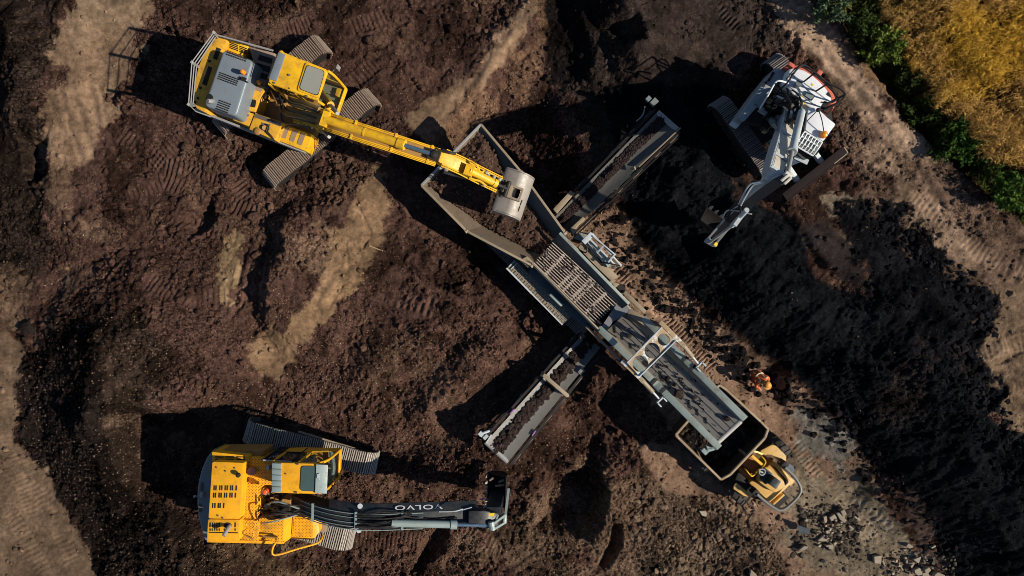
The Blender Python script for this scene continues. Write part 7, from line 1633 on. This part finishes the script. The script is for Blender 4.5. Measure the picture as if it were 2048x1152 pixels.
# ------------------------------------------------------------------ dry crop, undergrowth and shrubs at the field edge
LEAFM = vcol_mat('leaves', .7)
LEAFM.node_tree.nodes['Principled BSDF'].inputs['Subsurface Weight'].default_value = 0.0
def blades(P, D, L, Wd, C, name, label, parent=None, kind='stuff', droop=.3, mat=None):
    """bent strips: start P, direction D, length L, width Wd"""
    N = len(P); D = D / np.linalg.norm(D, axis=1, keepdims=True); sdv = np.cross(D, RNG.standard_normal((N, 3))); sdv /= np.linalg.norm(sdv, axis=1, keepdims=True) + 1e-9
    L = L[:, None]; Wd = Wd[:, None]
    a = P - sdv * Wd * .3; b = P + sdv * Wd * .3; m1 = P + D * L * .5 - sdv * Wd * .5; m2 = P + D * L * .5 + sdv * Wd * .5
    e = P + D * L; e[:, 2] -= (droop * L[:, 0]); m1[:, 2] += 0; 
    v = np.stack([a, b, m2, m1, e], 1).reshape(-1, 3); base = (np.arange(N) * 5)[:, None]
    f = np.concatenate([np.stack([base[:, 0], base[:, 0] + 1, base[:, 0] + 2], 1), np.stack([base[:, 0], base[:, 0] + 2, base[:, 0] + 3], 1), np.stack([base[:, 0] + 3, base[:, 0] + 2, base[:, 0] + 4], 1)])
    me = quick_mesh(name, v, f, mat or LEAFM, False); colour_attr(me, 'tint', np.repeat(C, 5, 0))
    o = bpy.data.objects.new(name, me)
    if parent is None: place(o, None, (0, 0, 0))
    else: o.parent = parent; o.location = -WL[parent]; COL.objects.link(o)
    if kind: o['kind'] = kind
    if label: o['label'] = label
    return o
fieldpoly = px2([(1740, -110), (1782, 20), (1822, 80), (1850, 150), (1895, 205), (1940, 232), (1975, 280), (2005, 312), (2070, 335), (2330, 480), (2330, -110)], 1.5)
n = 60000; x = 8 + 10.5 * RNG.random(n); y = 2 + 8.5 * RNG.random(n)
d = sdist(fieldpoly, x + .35 * fbm(x, y, 1.1, 3, .6, 95), y + .35 * fbm(x, y, 1.1, 3, .6, 96)); dens = .25 + .75 * sstep((fbm(x, y, 1.3, 3, .55, 97) + .35) / .4)
k = (d > 0) & (RNG.random(n) < dens * .33); x, y, d = x[k], y[k], d[k]; N = len(x); M = 17
hgt = (1.15 + .25 * fbm(x, y, .8, 3, .5, 98) + .2 * (RNG.random(N) - .5)) * (.75 + .25 * np.clip(d / .5, 0, 1)); gz = np.maximum(ground_z(x, y), .35)
lean = RNG.standard_normal((N, 2)) * .10
rep = lambda a: np.repeat(a, M, 0)
hf = .55 + .45 * RNG.random(N * M)
P = np.stack([rep(x) + rep(lean[:, 0]) * hf, rep(y) + rep(lean[:, 1]) * hf, rep(gz) + rep(hgt) * hf], -1) + RNG.standard_normal((N * M, 3)) * .03
D = RNG.standard_normal((N * M, 3)); D[:, 2] = np.abs(D[:, 2]) * .7 + .15
base = np.where(RNG.random((N, 1)) < .75, np.array([(.66, .40, .115)]), np.array([(.42, .25, .085)])) * (.55 + .7 * RNG.random((N, 1)))
yel = sstep((fbm(x, y, .45, 3, .5, 99) - .05) / .3)[:, None] * .6; base = base * (1 - yel) + np.array([(.76, .46, .035)]) * yel
C = rep(base) * (.7 + .6 * RNG.random((N * M, 1)))
blades(P, D, .06 + .13 * RNG.random(N * M), .007 + .009 * RNG.random(N * M), C, 'dry_crop', 'dense golden brown dry crop standing in the field')
P2 = np.stack([x, y, gz], -1); D2 = np.stack([lean[:, 0], lean[:, 1], np.ones(N)], -1)
blades(P2, D2, hgt, np.full(N, .016), base * .6, 'crop_stems', 'upright stems of the dry crop', droop=0)
# undergrowth in the ditch
ditch = px2([(1630, -60), (1690, 30), (1740, 110), (1840, 220), (1900, 290), (1990, 370), (2080, 440), (2200, 470), (2200, 400), (2000, 290), (1900, 190), (1840, 80), (1790, -60)], .4)
n = 16000; x = 8 + 9.5 * RNG.random(n); y = 1.5 + 8.5 * RNG.random(n); d = sdist(ditch, x, y); k = (d > 0) & (fbm(x, y, 1.1, 3, .6, 120) > -.25); x, y = x[k], y[k]
N = len(x); M = 7; gz = ground_z(x, y)
P = np.stack([rep_ for rep_ in (np.repeat(x, M), np.repeat(y, M), np.repeat(gz, M))], -1) + RNG.standard_normal((N * M, 3)) * np.array([.06, .06, 0])
D = RNG.standard_normal((N * M, 3)); D[:, 2] = np.abs(D[:, 2]) + .8
C = np.where(RNG.random((N, 1)) < .7, np.array([(.065, .10, .02)]), np.array([(.16, .11, .03)])) * (.5 + .9 * RNG.random((N, 1)))
blades(P, D, .4 + 1.0 * RNG.random(N * M) ** 1.5, .012 + .02 * RNG.random(N * M), np.repeat(C, M, 0), 'ditch_grass', 'dark green grass and weeds in the ditch at the field edge')
def shrub(px, py, z, r, h, nb, col, label, stretch=1.0):
    c = W(px, py, z); gz = float(ground_z(np.array(c.x), np.array(c.y)))
    R = thing('green_shrub', label, 'shrub', (c.x, c.y, gz), 'green weedy shrubs along the ditch')
    rr_ = random.Random(px); sm = MB(); tips = []
    for k in range(nb):
        a = rr_.random() * 6.283; ln = r * (.35 + .65 * rr_.random()); top = Vector((c.x + math.cos(a) * ln, c.y + math.sin(a) * ln * stretch, gz + h * (1.05 - .45 * ln / r) * rr_.uniform(.8, 1.1)))
        b0_ = Vector((c.x + math.cos(a) * .06, c.y + math.sin(a) * .06, gz)); mid = lerp(b0_, top, .5) + ZUP * h * .12
        pts = arc_pts([b0_, mid, top], 5); sm.tube(pts, [.018 - .0012 * i for i in range(len(pts))], 5)
        tips += [(p, (pts[min(i + 1, len(pts) - 1)] - pts[max(i - 1, 0)]).normalized(), i / len(pts)) for i, p in enumerate(pts) if i > 2]
    sm.build('stem', paint('stem_%d' % px, (.07, .06, .02), .8, dirt=.1), R)
    P, D, L, Wd, C = [], [], [], [], []
    for p, t_, u in tips:
        for k in range(9):
            dv = Vector((rr_.gauss(0, 1), rr_.gauss(0, 1), rr_.gauss(.25, .5))).normalized() + t_ * .5
            P.append(tuple(p + Vector((rr_.gauss(0, .03), rr_.gauss(0, .03), rr_.gauss(0, .03))))); D.append(tuple(dv)); L.append(rr_.uniform(.07, .17)); Wd.append(rr_.uniform(.03, .06))
            s_ = rr_.uniform(.55, 1.35); C.append((col[0] * s_, col[1] * s_, col[2] * s_))
    blades(np.array(P), np.array(D), np.array(L), np.array(Wd), np.array(C), 'foliage', None, R, None, .25)
shrub(1658, 22, 1.5, .62, 1.5, 28, (.085, .12, .06), 'grey-green leafy shrub at the top beside the haul road')
shrub(1786, 82, 1.7, .72, 1.9, 34, (.12, .16, .03), 'bright yellow-green leafy shrub in front of the dry crop', .9)
shrub(1955, 262, 1.6, .85, 1.75, 40, (.035, .075, .014), 'broad dark green shrub against the crop edge')
shrub(1915, 292, 1.2, .42, 1.2, 16, (.06, .10, .02), 'small green shrub left of the broad dark green shrub')
shrub(2028, 384, 1.5, .62, 1.5, 28, (.065, .115, .022), 'green shrub at the right edge below the crop')
shrub(1668, 8, 1.2, .45, .8, 14, (.09, .085, .02), 'yellowish weedy shrub at the top edge behind the grey-green one')
shrub(1875, 300, .9, .38, .5, 10, (.025, .045, .012), 'low dark weed shrub in the shade of the ditch')
shrub(1712, 62, 1.0, .48, 1.3, 18, (.045, .065, .018), 'dark green weedy shrub below the grey-green one at the ditch')
shrub(1738, 12, 1.2, .50, 1.5, 18, (.055, .07, .018), 'dark green shrub at the top edge between the grey-green shrub and the crop')
shrub(1826, 148, 1.2, .50, 1.4, 20, (.04, .055, .016), 'dark shrub in the ditch below the bright yellow-green one')
shrub(1862, 215, 1.2, .55, 1.4, 20, (.035, .055, .014), 'dark shrub in the middle of the ditch beside the crop edge')
shrub(1905, 238, 1.3, .45, 1.4, 16, (.045, .065, .016), 'dark shrub at the crop edge above the small green one')
shrub(1992, 322, 1.2, .50, 1.4, 18, (.04, .065, .015), 'dark green shrub between the broad shrub and the one at the right edge')
